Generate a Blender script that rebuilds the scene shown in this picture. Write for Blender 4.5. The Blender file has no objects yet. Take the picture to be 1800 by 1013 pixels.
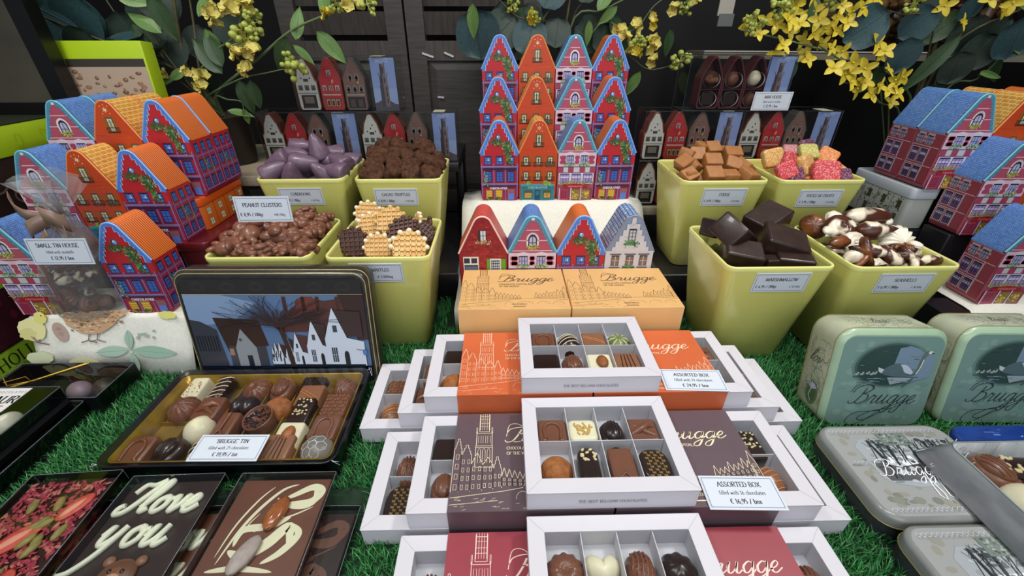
import bpy, math, random
from mathutils import Vector, Matrix, noise

SC = bpy.context.scene
COL = SC.collection
PI = math.pi
R = math.radians

# ------------------------------------------------------------------ camera
CAM_H, FPX = 0.436, 750.0
PITCH = math.atan(441.5 / FPX)
YAW = math.atan(19.0 / FPX * math.cos(PITCH))
cd = bpy.data.cameras.new('camera')
cam = bpy.data.objects.new('camera', cd)
COL.objects.link(cam)
cam.location = (0, 0, CAM_H)
cam.rotation_euler = (PI / 2 - PITCH, 0, -YAW)
cd.sensor_fit = 'HORIZONTAL'
cd.sensor_width = 36.0
cd.lens = 36.0 * FPX / 1800.0
cd.clip_start = 0.01
cd.clip_end = 30
SC.camera = cam

# ------------------------------------------------------------------ exposure, world, lights
vs = SC.view_settings
vs.view_transform = 'Standard'
vs.look = 'None'
vs.gamma = 1.0
vs.exposure = 0.0
vs.use_curve_mapping = False

w = bpy.data.worlds.new('shop_ambient')
SC.world = w
w.use_nodes = True
bg = w.node_tree.nodes['Background']
bg.inputs[0].default_value = (0.80, 0.90, 1.0, 1)
bg.inputs[1].default_value = 0.22


def area(name, loc, target, sx, sy, power, color=(1, 1, 1), spread=PI):
    ld = bpy.data.lights.new(name, 'AREA')
    ld.shape = 'RECTANGLE'
    ld.size, ld.size_y = sx, sy
    ld.energy = power
    ld.color = color
    ld.spread = spread
    o = bpy.data.objects.new(name, ld)
    COL.objects.link(o)
    o.location = loc
    d = Vector(target) - Vector(loc)
    o.rotation_euler = d.to_track_quat('-Z', 'Y').to_euler()
    return o


area('ceiling_lamp_front', (0.0, -0.12, 1.40), (0, 0.48, 0), 1.1, 0.25, 5.6, (1.0, 0.98, 0.95), R(130))
area('ceiling_lamp_right', (0.75, 0.45, 1.35), (0.2, 0.5, 0.1), 0.18, 0.18, 4.2, (1.0, 0.97, 0.92), R(120))
area('ceiling_lamp_left', (-0.65, 0.40, 1.35), (-0.3, 0.5, 0.1), 0.18, 0.18, 2.6, (1.0, 0.97, 0.92), R(120))
area('street_daylight', (0.0, -1.4, 0.9), (0, 0.5, 0.1), 2.2, 1.2, 9.8, (0.86, 0.93, 1.0), R(150))


# ------------------------------------------------------------------ pixel -> place in the shop window
def _ray(u, v):
    a = (u - 900.0) / FPX
    b = (v - 506.5) / FPX
    fy = math.cos(PITCH) - b * math.sin(PITCH)
    dn = math.sin(PITCH) + b * math.cos(PITCH)
    return (a * math.cos(YAW) + fy * math.sin(YAW), fy * math.cos(YAW) - a * math.sin(YAW), dn)


def on(u, v, z):
    x, y, d = _ray(u, v)
    t = (CAM_H - z) / d
    return Vector((x * t, y * t, z))


def at(u, v, Y):
    x, y, d = _ray(u, v)
    t = Y / y
    return Vector((x * t, Y, CAM_H - d * t))


# ------------------------------------------------------------------ materials
def lin(h, k=1.0):
    h = h.lstrip('#')
    out = []
    for i in (0, 2, 4):
        c = int(h[i:i + 2], 16) / 255.0
        c = c / 12.92 if c <= 0.04045 else ((c + 0.055) / 1.055) ** 2.4
        out.append(min(1.0, c * k))
    return (*out, 1.0)


_MC = {}


def mat(name, hx, rough=0.5, metal=0.0, coat=0.0, hx2=None, var=0.0, vscale=60.0, bump=0.0, bscale=200.0, sss=0.0,
        detail=3.0, spec=0.5, contrast=None, stretch=(1, 1, 1), sheen=0.0):
    if name in _MC:
        return _MC[name]
    m = bpy.data.materials.new(name)
    m.use_nodes = True
    nt = m.node_tree
    b = nt.nodes['Principled BSDF']
    b.inputs['Base Color'].default_value = lin(hx)
    b.inputs['Roughness'].default_value = rough
    b.inputs['Metallic'].default_value = metal
    b.inputs['Coat Weight'].default_value = coat
    b.inputs['Coat Roughness'].default_value = 0.08
    b.inputs['Specular IOR Level'].default_value = spec
    if sss:
        b.inputs['Subsurface Weight'].default_value = sss
        b.inputs['Subsurface Radius'].default_value = (0.006, 0.005, 0.003)
        b.inputs['Subsurface Scale'].default_value = 1.0
    if hx2 or var or bump:
        tc = nt.nodes.new('ShaderNodeTexCoord')
        mp = nt.nodes.new('ShaderNodeMapping')
        mp.inputs['Scale'].default_value = stretch
        nt.links.new(tc.outputs['Object'], mp.inputs[0])
    if hx2 or var:
        n = nt.nodes.new('ShaderNodeTexNoise')
        n.inputs['Scale'].default_value = vscale
        n.inputs['Detail'].default_value = detail
        nt.links.new(mp.outputs[0], n.inputs['Vector'])
        cr = nt.nodes.new('ShaderNodeValToRGB')
        lo, hi = contrast or (0.3, 0.7)
        cr.color_ramp.elements[0].position = lo
        cr.color_ramp.elements[1].position = hi
        if hx2:
            cr.color_ramp.elements[0].color = lin(hx)
            cr.color_ramp.elements[1].color = lin(hx2)
        else:
            cr.color_ramp.elements[0].color = lin(hx, 1 - var)
            cr.color_ramp.elements[1].color = lin(hx, 1 + var)
        nt.links.new(n.outputs['Fac'], cr.inputs[0])
        nt.links.new(cr.outputs[0], b.inputs['Base Color'])
    if bump:
        n2 = nt.nodes.new('ShaderNodeTexNoise')
        n2.inputs['Scale'].default_value = bscale
        n2.inputs['Detail'].default_value = 2.0
        nt.links.new(mp.outputs[0], n2.inputs['Vector'])
        bp = nt.nodes.new('ShaderNodeBump')
        bp.inputs['Strength'].default_value = bump
        bp.inputs['Distance'].default_value = 0.002
        nt.links.new(n2.outputs['Fac'], bp.inputs['Height'])
        nt.links.new(bp.outputs[0], b.inputs['Normal'])
    _MC[name] = m
    return m


def paint(hx, rough=0.42):
    return mat('print_%s_%d' % (hx.strip('#'), int(rough * 100)), hx, rough)


def clear(name, tint='#f4f8f8', gloss=0.10, rough=0.06, haze=0.0):
    if name in _MC:
        return _MC[name]
    m = bpy.data.materials.new(name)
    m.use_nodes = True
    nt = m.node_tree
    nt.nodes.remove(nt.nodes['Principled BSDF'])
    out = nt.nodes['Material Output']
    tr = nt.nodes.new('ShaderNodeBsdfTransparent')
    tr.inputs[0].default_value = lin(tint)
    gl = nt.nodes.new('ShaderNodeBsdfGlossy')
    gl.inputs['Roughness'].default_value = rough
    gl.inputs['Color'].default_value = (1, 1, 1, 1)
    fr = nt.nodes.new('ShaderNodeFresnel')
    fr.inputs[0].default_value = 1.45
    ma = nt.nodes.new('ShaderNodeMath')
    ma.operation = 'MULTIPLY'
    ma.inputs[1].default_value = gloss * 10
    ma.use_clamp = True
    mx = nt.nodes.new('ShaderNodeMixShader')
    nt.links.new(fr.outputs[0], ma.inputs[0])
    nt.links.new(ma.outputs[0], mx.inputs[0])
    nt.links.new(tr.outputs[0], mx.inputs[1])
    nt.links.new(gl.outputs[0], mx.inputs[2])
    if haze:
        df = nt.nodes.new('ShaderNodeBsdfDiffuse')
        df.inputs[0].default_value = (.8, .8, .8, 1)
        mh = nt.nodes.new('ShaderNodeMixShader')
        mh.inputs[0].default_value = haze
        nt.links.new(mx.outputs[0], mh.inputs[1])
        nt.links.new(df.outputs[0], mh.inputs[2])
        mx = mh
    nt.links.new(mx.outputs[0], out.inputs[0])
    _MC[name] = m
    return m


def brickmat(name, c1, c2, mortar, scale, bw=0.5, rh=0.25, ms=0.02, rough=0.45, bump=0.0):
    """pattern laid out on the surface's own UV metres"""
    if name in _MC:
        return _MC[name]
    m = bpy.data.materials.new(name)
    m.use_nodes = True
    nt = m.node_tree
    b = nt.nodes['Principled BSDF']
    b.inputs['Roughness'].default_value = rough
    tc = nt.nodes.new('ShaderNodeTexCoord')
    br = nt.nodes.new('ShaderNodeTexBrick')
    br.inputs['Color1'].default_value = lin(c1)
    br.inputs['Color2'].default_value = lin(c2)
    br.inputs['Mortar'].default_value = lin(mortar)
    br.inputs['Scale'].default_value = scale
    br.inputs['Brick Width'].default_value = bw
    br.inputs['Row Height'].default_value = rh
    br.inputs['Mortar Size'].default_value = ms
    nt.links.new(tc.outputs['UV'], br.inputs['Vector'])
    nt.links.new(br.outputs['Color'], b.inputs['Base Color'])
    if bump:
        bp = nt.nodes.new('ShaderNodeBump')
        bp.inputs['Strength'].default_value = bump
        bp.inputs['Distance'].default_value = 0.0008
        bp.invert = True
        nt.links.new(br.outputs['Fac'], bp.inputs['Height'])
        nt.links.new(bp.outputs[0], b.inputs['Normal'])
    _MC[name] = m
    return m


def wavemat(name, c1, c2, scale, rough=0.4, direction='X', bump=0.6):
    if name in _MC:
        return _MC[name]
    m = bpy.data.materials.new(name)
    m.use_nodes = True
    nt = m.node_tree
    b = nt.nodes['Principled BSDF']
    b.inputs['Roughness'].default_value = rough
    tc = nt.nodes.new('ShaderNodeTexCoord')
    wv = nt.nodes.new('ShaderNodeTexWave')
    wv.bands_direction = direction
    wv.inputs['Scale'].default_value = scale
    nt.links.new(tc.outputs['UV'], wv.inputs['Vector'])
    cr = nt.nodes.new('ShaderNodeValToRGB')
    cr.color_ramp.elements[0].color = lin(c1)
    cr.color_ramp.elements[1].color = lin(c2)
    nt.links.new(wv.outputs['Fac'], cr.inputs[0])
    nt.links.new(cr.outputs[0], b.inputs['Base Color'])
    bp = nt.nodes.new('ShaderNodeBump')
    bp.inputs['Strength'].default_value = bump
    bp.inputs['Distance'].default_value = 0.001
    nt.links.new(wv.outputs['Fac'], bp.inputs['Height'])
    nt.links.new(bp.outputs[0], b.inputs['Normal'])
    _MC[name] = m
    return m


# ------------------------------------------------------------------ mesh building
class MB:
    def __init__(s):
        s.v, s.f, s.m, s.s, s.uv = [], [], [], [], {}

    def add(s, vs_, fs, m=0, smooth=False, M=None, uvs=None):
        o = len(s.v)
        for p in vs_:
            s.v.append(tuple(M @ Vector(p)) if M is not None else tuple(p))
        for i, f in enumerate(fs):
            if uvs:
                s.uv[len(s.f)] = uvs[i]
            s.f.append([o + k for k in f])
            s.m.append(m)
            s.s.append(smooth)
        return s

    def box(s, x0, x1, y0, y1, z0, z1, m=0, M=None):
        v = [(x, y, z) for z in (z0, z1) for y in (y0, y1) for x in (x0, x1)]
        return s.add(v, [(0, 2, 3, 1), (4, 5, 7, 6), (0, 1, 5, 4), (2, 6, 7, 3), (0, 4, 6, 2), (1, 3, 7, 5)], m, False, M)

    def loft(s, loops, m=0, smooth=True, cap0=True, cap1=True, M=None, capsmooth=False, uv=None, closed=True):
        n = len(loops[0])
        vs_ = [p for l in loops for p in l]
        fs, uvs = [], []
        for i in range(len(loops) - 1):
            for k in range(n if closed else n - 1):
                k2 = (k + 1) % n
                fs.append((i * n + k, i * n + k2, (i + 1) * n + k2, (i + 1) * n + k))
                if uv:
                    uvs.append([uv[i][k], uv[i][k + 1], uv[i + 1][k + 1], uv[i + 1][k]])
        s.add(vs_, fs, m, smooth, M, uvs or None)
        if cap0:
            s.add(loops[0], [list(range(n))[::-1]], m, capsmooth, M)
        if cap1:
            s.add(loops[-1], [list(range(n))], m, capsmooth, M)
        return s

    def rbox(s, w, d, h, r=0.002, b=0.001, m=0, M=None, n=3, z=0.0, taper=1.0, nb=2):
        """upright block, corner radius r in plan, edges softened by b"""
        lo = []
        for i in range(nb + 1):
            a = PI / 2 * i / nb
            lo.append(rr(w - 2 * b * (1 - math.sin(a)), d - 2 * b * (1 - math.sin(a)), max(r - b * (1 - math.sin(a)), 0.0001), z + b * (1 - math.cos(a)), n))
        for i in range(nb + 1):
            a = PI / 2 * i / nb
            q = b * (1 - math.cos(a))
            lo.append(rr((w) * taper - 2 * q, (d) * taper - 2 * q, max(r - q, 0.0001), z + h - b * (1 - math.sin(a)), n))
        return s.loft(lo, m, True, True, True, M)

    def ell(s, c, rad, m=0, M=None, nu=12, nv=8, zmin=-1.0, fn=None):
        vs_, fs = [], []
        for j in range(nv + 1):
            t = -PI / 2 + PI * j / nv
            for i in range(nu):
                a = 2 * PI * i / nu
                x, y, z = math.cos(t) * math.cos(a), math.cos(t) * math.sin(a), max(math.sin(t), zmin)
                k = fn(x, y, z) if fn else 1.0
                vs_.append((c[0] + rad[0] * x * k, c[1] + rad[1] * y * k, c[2] + rad[2] * z * (k if fn else 1)))
        for j in range(nv):
            for i in range(nu):
                i2 = (i + 1) % nu
                fs.append((j * nu + i, j * nu + i2, (j + 1) * nu + i2, (j + 1) * nu + i))
        return s.add(vs_, fs, m, True, M)

    def lathe(s, prof, n=20, m=0, M=None, fn=None, cap=True):
        loops = []
        for (r, z) in prof:
            loops.append([(r * (fn(2 * PI * k / n) if fn else 1) * math.cos(2 * PI * k / n),
                           r * (fn(2 * PI * k / n) if fn else 1) * math.sin(2 * PI * k / n), z) for k in range(n)])
        return s.loft(loops, m, True, cap, cap, M)

    def tube(s, pts, r, n=6, m=0, M=None, caps=True):
        pts = [Vector(p) for p in pts]
        rs = r if isinstance(r, (list, tuple)) else [r] * len(pts)
        loops = []
        up = Vector((0.123, 0.21, 0.97))
        for i, p in enumerate(pts):
            d = (pts[min(i + 1, len(pts) - 1)] - pts[max(i - 1, 0)])
            if d.length < 1e-9:
                d = Vector((0, 0, 1))
            d.normalize()
            a = d.cross(up)
            if a.length < 0.05:
                a = d.cross(Vector((1, 0, 0)))
            a.normalize()
            b = a.cross(d)
            loops.append([tuple(p + rs[i] * (math.cos(2 * PI * k / n) * a + math.sin(2 * PI * k / n) * b)) for k in range(n)])
        return s.loft(loops, m, True, caps, caps, M)

    def mesh(s, name, mats):
        me = bpy.data.meshes.new(name)
        me.from_pydata(s.v, [], s.f)
        for mm in mats:
            me.materials.append(mm)
        me.polygons.foreach_set('material_index', s.m)
        me.polygons.foreach_set('use_smooth', s.s)
        if s.uv:
            ul = me.uv_layers.new(name='UVMap')
            for fi, uvs in s.uv.items():
                ls = me.polygons[fi].loop_start
                for k, c in enumerate(uvs):
                    ul.data[ls + k].uv = c
        me.update()
        return me


def rr(w, d, r, z, n=4, cx=0.0, cy=0.0):
    pts = []
    r = min(r, w / 2 - 1e-5, d / 2 - 1e-5)
    for (sx, sy, a0) in ((1, 1, 0), (-1, 1, 90), (-1, -1, 180), (1, -1, 270)):
        for k in range(n + 1):
            a = R(a0 + 90.0 * k / n)
            pts.append((cx + sx * (w / 2 - r) + r * math.cos(a), cy + sy * (d / 2 - r) + r * math.sin(a), z))
    return pts


def obj(name, mb, mats, parent=None, loc=(0, 0, 0), rot=(0, 0, 0), label=None, kind=None):
    if not isinstance(mats, (list, tuple)):
        mats = [mats]
    o = bpy.data.objects.new(name, mb.mesh(name, mats) if isinstance(mb, MB) else mb)
    COL.objects.link(o)
    o.location = loc
    o.rotation_euler = rot
    if parent is not None:
        o.parent = parent
    if label:
        o['label'] = label
    if kind:
        o['kind'] = kind
    return o


def tag(o, label, cat, group=None, kind=None):
    o['label'] = label
    o['category'] = cat
    if group:
        o['group'] = group
    if kind:
        o['kind'] = kind
    return o


def thing(name, label, cat, loc=(0, 0, 0), rot=(0, 0, 0), group=None):
    o = bpy.data.objects.new(name, None)
    o.empty_display_size = 0.01
    COL.objects.link(o)
    o.location = loc
    o.rotation_euler = rot
    return tag(o, label, cat, group)


def struct(name, mb, mats, loc=(0, 0, 0), rot=(0, 0, 0)):
    return obj(name, mb, mats, None, loc, rot, kind='structure')


def kids(o):
    return list(o.children)


def copy_tree(o, parent=None):
    c = o.copy()
    COL.objects.link(c)
    if parent is not None:
        c.parent = parent
    for ch in kids(o):
        copy_tree(ch, c)
    return c


_PROTO = {}


def place(key, builder, loc, rot, label, cat, group=None, scale=None):
    """first use builds the thing, later uses copy it with all its parts"""
    if key not in _PROTO:
        _PROTO[key] = o = builder()
    else:
        o = copy_tree(_PROTO[key])
        for k in ('group',):
            if k in o:
                del o[k]
    o.location = loc
    o.rotation_euler = rot
    if scale:
        o.scale = scale if isinstance(scale, (tuple, list)) else (scale,) * 3
    else:
        o.scale = (1, 1, 1)
    return tag(o, label, cat, group)


def catmull(pts, k=6):
    P = [Vector((*p, 0)) if len(p) == 2 else Vector(p) for p in pts]
    out = []
    for i in range(len(P) - 1):
        p0, p1, p2, p3 = P[max(i - 1, 0)], P[i], P[i + 1], P[min(i + 2, len(P) - 1)]
        for j in range(k):
            t = j / k
            out.append(0.5 * ((2 * p1) + (p2 - p0) * t + (2 * p0 - 5 * p1 + 4 * p2 - p3) * t * t + (3 * p1 - p0 - 3 * p2 + p3) * t ** 3))
    out.append(P[-1])
    return out


# ------------------------------------------------------------------ flat printed artwork: local X right, Z up, seen from -Y
class Art:
    EPS = 0.00006

    def __init__(s, unit=0.001, rough=0.42):
        s.mb, s.mats, s.ix, s.u, s.L, s.rough = MB(), [], {}, unit, 0, rough

    def _m(s, c):
        if c not in s.ix:
            s.ix[c] = len(s.mats)
            s.mats.append(paint(c, s.rough))
        return s.ix[c]

    def up(s, n=1):
        s.L += n
        return s

    def poly(s, pts, c):
        y = -s.L * s.EPS
        a = 0.0
        for i in range(len(pts)):
            x0, z0 = pts[i][0], pts[i][1]
            x1, z1 = pts[(i + 1) % len(pts)][0], pts[(i + 1) % len(pts)][1]
            a += x0 * z1 - x1 * z0
        if a < 0:
            pts = pts[::-1]
        s.mb.add([(p[0] * s.u, y, p[1] * s.u) for p in pts], [list(range(len(pts)))], s._m(c))
        return s

    def rect(s, x0, z0, x1, z1, c):
        return s.poly([(x0, z0), (x1, z0), (x1, z1), (x0, z1)], c)

    def disc(s, x, z, rx, rz, c, n=14, a0=0, a1=360):
        return s.poly([(x + rx * math.cos(R(a0 + (a1 - a0) * k / n)), z + rz * math.sin(R(a0 + (a1 - a0) * k / n))) for k in range(n if a1 - a0 == 360 else n + 1)], c)

    def line(s, pts, wd, c, pen=None, closed=False):
        """ribbon; pen=(thin,thick) makes down strokes thicker"""
        P = [(p[0], p[1]) for p in pts]
        if closed:
            P.append(P[0])
        y = -s.L * s.EPS
        mi = s._m(c)
        L, Rr = [], []
        for i, p in enumerate(P):
            a, b = P[max(i - 1, 0)], P[min(i + 1, len(P) - 1)]
            dx, dz = b[0] - a[0], b[1] - a[1]
            ln = math.hypot(dx, dz) or 1e-9
            ww = wd
            if pen:
                k = abs(dz) / ln
                ww = pen[0] + (pen[1] - pen[0]) * (k ** 1.5 if dz < 0 or len(pen) == 2 else 0.15)
            nx, nz = -dz / ln * ww / 2, dx / ln * ww / 2
            L.append((p[0] + nx, p[1] + nz))
            Rr.append((p[0] - nx, p[1] - nz))
        vs_ = [(q[0] * s.u, y, q[1] * s.u) for q in L + Rr]
        n = len(P)
        s.mb.add(vs_, [(i, n + i, n + i + 1, i + 1) for i in range(n - 1)], mi)
        return s

    def frame(s, x0, z0, x1, z1, wd, c):
        s.rect(x0, z0, x1, z0 + wd, c)
        s.rect(x0, z1 - wd, x1, z1, c)
        s.rect(x0, z0 + wd, x0 + wd, z1 - wd, c)
        return s.rect(x1 - wd, z0 + wd, x1, z1 - wd, c)

    def leaves(s, pts, rad, cols, n, rng, size=1.2):
        for k in range(n):
            p = rng.choice(pts)
            x, z = p[0] + rng.gauss(0, rad), p[1] + rng.gauss(0, rad)
            a = rng.uniform(0, PI)
            q = size * rng.uniform(0.6, 1.3)
            s.poly([(x + q * math.cos(a), z + q * math.sin(a)), (x + .5 * q * math.cos(a + 1.57), z + .5 * q * math.sin(a + 1.57)),
                    (x - q * math.cos(a), z - q * math.sin(a)), (x - .5 * q * math.cos(a + 1.57), z - .5 * q * math.sin(a + 1.57))], rng.choice(cols))
            s.L += 0.02
        return s

    def build(s, name, parent, loc=(0, 0, 0), rot=(0, 0, 0), label=None):
        return obj(name, s.mb, s.mats, parent, loc, rot, label)


# ------------------------------------------------------------------ lettering
GL = {
 'A': (.72, '0,0 .36,1 .72,0;.14,.36 .58,.36'), 'B': (.6, '.1,0 .1,1;.1,1 .38,1 .5,.78 .38,.54 .1,.54;.38,.54 .58,.28 .42,0 .1,0'),
 'C': (.68, '.62,.8 .45,1 .2,.92 .06,.5 .2,.08 .45,0 .64,.2'), 'D': (.72, '.1,0 .1,1;.1,1 .4,.98 .64,.72 .64,.28 .4,.02 .1,0'),
 'E': (.58, '.1,0 .1,1;.1,1 .52,1 .52,.85;.1,.52 .42,.52;.1,0 .55,0 .55,.18'), 'F': (.54, '.1,0 .1,1;.1,1 .5,1 .5,.82;.1,.52 .4,.52'),
 'G': (.72, '.62,.8 .45,1 .2,.92 .06,.5 .2,.08 .45,0 .64,.12 .64,.42 .45,.42'), 'H': (.74, '.1,0 .1,1;.64,0 .64,1;.1,.52 .64,.52'),
 'I': (.3, '.15,0 .15,1'), 'J': (.4, '.28,1 .28,.15 .15,0 .02,.1'), 'K': (.68, '.1,0 .1,1;.6,1 .12,.45;.25,.58 .64,0'),
 'L': (.56, '.1,1 .1,0;.1,0 .54,0 .54,.2'), 'M': (.88, '.08,0 .12,1 .44,.1 .76,1 .8,0'), 'N': (.76, '.1,0 .1,1 .66,0 .66,1'),
 'O': (.78, '.39,1 .14,.85 .06,.5 .14,.15 .39,0 .64,.15 .72,.5 .64,.85 .39,1'), 'P': (.58, '.1,0 .1,1;.1,1 .42,1 .54,.76 .42,.48 .1,.48'),
 'Q': (.78, '.39,1 .14,.85 .06,.5 .14,.15 .39,0 .64,.15 .72,.5 .64,.85 .39,1;.4,.1 .72,-.2'), 'R': (.66, '.1,0 .1,1;.1,1 .42,1 .54,.76 .42,.5 .1,.5;.32,.5 .62,0'),
 'S': (.54, '.46,.82 .32,1 .12,.92 .1,.68 .44,.38 .46,.12 .26,0 .08,.08 .05,.24'), 'T': (.64, '.32,0 .32,1;.04,.84 .04,1 .6,1 .6,.84'),
 'U': (.74, '.1,1 .1,.2 .37,0 .64,.2 .64,1'), 'V': (.7, '.02,1 .35,0 .68,1'), 'W': (.96, '.02,1 .26,0 .48,.8 .7,0 .94,1'),
 'X': (.68, '.04,1 .64,0;.62,1 .06,0'), 'Y': (.66, '.02,1 .33,.5 .64,1;.33,.5 .33,0'), 'Z': (.6, '.06,1 .54,1 .06,0 .56,0'),
 '0': (.5, '.25,1 .08,.8 .06,.5 .08,.2 .25,0 .42,.2 .44,.5 .42,.8 .25,1'), '1': (.36, '.08,.8 .2,1 .2,0'), '2': (.5, '.06,.78 .22,1 .42,.85 .4,.6 .05,0 .46,0'),
 '3': (.48, '.06,.85 .22,1 .4,.85 .36,.6 .2,.53 .4,.45 .42,.15 .22,0 .05,.12'), '4': (.5, '.36,0 .36,1 .04,.3 .48,.3'), '5': (.48, '.42,1 .12,1 .1,.56 .3,.62 .43,.35 .32,.05 .06,.06'),
 '6': (.5, '.4,.95 .15,.7 .06,.3 .2,0 .4,.08 .44,.35 .3,.55 .1,.4'), '7': (.46, '.05,1 .44,1 .18,0'), '8': (.5, '.25,.54 .08,.75 .25,1 .42,.75 .25,.54 .06,.25 .25,0 .44,.25 .25,.54'),
 '9': (.5, '.42,.6 .28,.45 .1,.5 .06,.75 .2,1 .4,.9 .44,.6 .36,.2 .12,0'), ',': (.24, '.12,.08 .06,-.18'), '/': (.4, '.04,-.1 .36,1'), '.': (.24, '.1,0 .14,.06'),
 '€': (.6, '.56,.85 .4,1 .18,.85 .12,.5 .18,.15 .4,0 .56,.12;.02,.58 .4,.58;.02,.42 .38,.42'), ' ': (.3, ''), "'": (.2, '.1,1 .08,.75'),
 '&': (.7, '.6,0 .14,.75 .28,1 .4,.8 .08,.3 .2,0 .45,.08 .6,.4'),
 'a': (.46, '.08,.52 .22,.66 .36,.55 .36,.1 .44,0;.36,.38 .12,.3 .08,.1 .2,0 .36,.14'), 'b': (.5, '.1,1 .1,.04 .3,0 .44,.2 .42,.5 .28,.64 .1,.5'),
 'c': (.42, '.38,.52 .24,.66 .08,.5 .08,.18 .24,0 .4,.14'), 'd': (.5, '.4,1 .4,0;.4,.5 .24,.66 .08,.45 .08,.18 .22,0 .4,.14'),
 'e': (.44, '.08,.36 .38,.36 .34,.58 .22,.66 .08,.5 .06,.2 .2,0 .4,.12'), 'f': (.32, '.14,0 .14,.85 .24,1 .34,.92;.04,.62 .28,.62'),
 'g': (.48, '.4,.62 .24,.66 .1,.5 .2,.28 .36,.42 .3,.64;.2,.28 .1,.1 .4,.02 .36,-.25 .1,-.25 .08,-.08'), 'h': (.52, '.1,1 .1,0;.1,.45 .28,.66 .42,.5 .42,0'),
 'i': (.24, '.12,0 .12,.64;.11,.86 .13,.92'), 'k': (.5, '.1,1 .1,0;.4,.64 .14,.3 .44,0'), 'l': (.24, '.12,0 .12,1'), 'm': (.78, '.1,0 .1,.64;.1,.45 .26,.66 .39,.5 .39,0;.39,.45 .54,.66 .68,.5 .68,0'),
 'n': (.52, '.1,0 .1,.64;.1,.45 .28,.66 .42,.5 .42,0'), 'o': (.5, '.25,.66 .08,.5 .08,.16 .25,0 .42,.16 .42,.5 .25,.66'), 'p': (.5, '.1,-.3 .1,.62;.1,.5 .28,.66 .44,.45 .42,.15 .28,0 .1,.12'),
 'r': (.38, '.1,0 .1,.64;.1,.42 .24,.64 .36,.6'), 's': (.38, '.32,.52 .2,.66 .08,.5 .3,.24 .3,.08 .18,0 .05,.12'), 't': (.34, '.14,.85 .14,.12 .24,0 .34,.08;.03,.62 .3,.62'),
 'u': (.52, '.1,.64 .1,.14 .24,0 .4,.16;.4,.64 .4,0'), 'v': (.48, '.03,.64 .24,0 .45,.64'), 'w': (.7, '.03,.64 .2,0 .35,.5 .5,0 .67,.64'), 'x': (.46, '.04,.64 .42,0;.4,.64 .06,0'), 'z': (.42, '.05,.64 .36,.64 .05,0 .38,0'),
}
GL['Â'] = (.72, GL['A'][1] + ';.2,1.1 .36,1.25 .52,1.1')
_ROUND = set('BCDGOPQRSUJ023568abcdefghmnopqrstu9&€')


def twidth(txt, sp=0.08):
    return sum(GL.get(ch, (.5, ''))[0] + sp for ch in txt) - sp


def text(art, txt, cx, z, h, c, wgt=0.13, shear=0.0, align='c', sp=0.08, serif=True, squeeze=1.0):
    """serif capitals and small letters drawn as pen strokes; h = capital height in art units"""
    x = cx - (twidth(txt, sp) * h * squeeze / 2 if align == 'c' else 0)
    for ch in txt:
        wd, st = GL.get(ch, (.5, ''))
        for strk in [q for q in st.split(';') if q]:
            pts = [tuple(float(t) for t in p.split(',')) for p in strk.split()]
            ends = (pts[0], pts[-1])
            if ch in _ROUND and len(pts) > 3:
                cp = [(p.x, p.y) for p in catmull(pts, 3)]
            else:
                cp = pts
            f = lambda p: (x + (p[0] + p[1] * shear) * h * squeeze, z + p[1] * h)
            if len(cp) > 2 and cp is pts:
                for i in range(len(cp) - 1):
                    art.line([f(cp[i]), f(cp[i + 1])], 0, c, pen=(wgt * .5 * h, wgt * h))
            else:
                art.line([f(p) for p in cp], 0, c, pen=(wgt * .5 * h, wgt * h))
            if serif:
                for e, nb in ((pts[0], pts[1]), (pts[-1], pts[-2])):
                    if e[1] in (0.0, 1.0) and abs(nb[1] - e[1]) > 0.3:
                        q = f(e)
                        art.rect(q[0] - .13 * h * squeeze, q[1] - .02 * h, q[0] + .13 * h * squeeze, q[1] + .03 * h, c)
        x += (wd + sp) * h * squeeze
    return art


SCRIPT = {
 'B': (1.55, [[(.75, 1.75), (.62, .9), (.35, .1), (-.1, -.05), (-.3, .25)], [(-.35, 1.2), (-.2, 1.8), (.5, 2.1), (1.2, 2.0), (1.3, 1.5), (.8, 1.12), (.6, 1.08)], [(.6, 1.08), (1.2, 1.0), (1.4, .5), (1.05, .05), (.55, -.02), (.4, .2)]]),
 'r': (.8, [[(-.15, .1), (.22, .98), (.3, .82), (.55, .85), (.42, .25), (.52, .0), (.85, .3)]]),
 'u': (1.0, [[(0, .4), (.2, 1), (.1, .2), (.28, 0), (.6, .4), (.75, 1)], [(.75, 1), (.66, .15), (.82, .0), (1.1, .35)]]),
 'g': (.92, [[(.75, .82), (.48, 1), (.14, .6), (.16, .12), (.4, .02), (.7, .5), (.8, 1)], [(.8, 1), (.66, -.3), (.38, -1), (.0, -.95), (.1, -.55), (.65, -.1), (1.0, .35)]]),
 'e': (.8, [[(.0, .25), (.42, .5), (.58, .82), (.4, 1), (.12, .6), (.18, .1), (.45, 0), (.85, .4)]]),
 'I': (.9, [[(-.2, 1.2), (0, 1.75), (.5, 1.75), (.95, 2.1)], [(.95, 2.0), (.6, 1.0), (.25, .1), (-.2, -.1), (-.3, .3), (-.05, .45)]]),
 'l': (.5, [[(0, .3), (.45, 1.4), (.5, 1.95), (.3, 1.9), (.1, .8), (.15, .05), (.45, .25)]]),
 'o': (.8, [[(.4, .95), (.1, .7), (.1, .2), (.35, 0), (.65, .35), (.6, .85), (.4, .95), (.55, .75), (.9, .85)]]),
 'v': (.8, [[(0, .7), (.18, .98), (.25, .4), (.3, 0), (.6, .4), (.7, .95), (.9, .85)]]),
 'y': (1.0, [[(0, .5), (.18, 1), (.1, .3), (.28, .05), (.6, .4), (.78, 1)], [(.78, 1), (.5, -.3), (.05, -1.1), (-.35, -1.3)]]),
 ' ': (.5, []),
}


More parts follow.
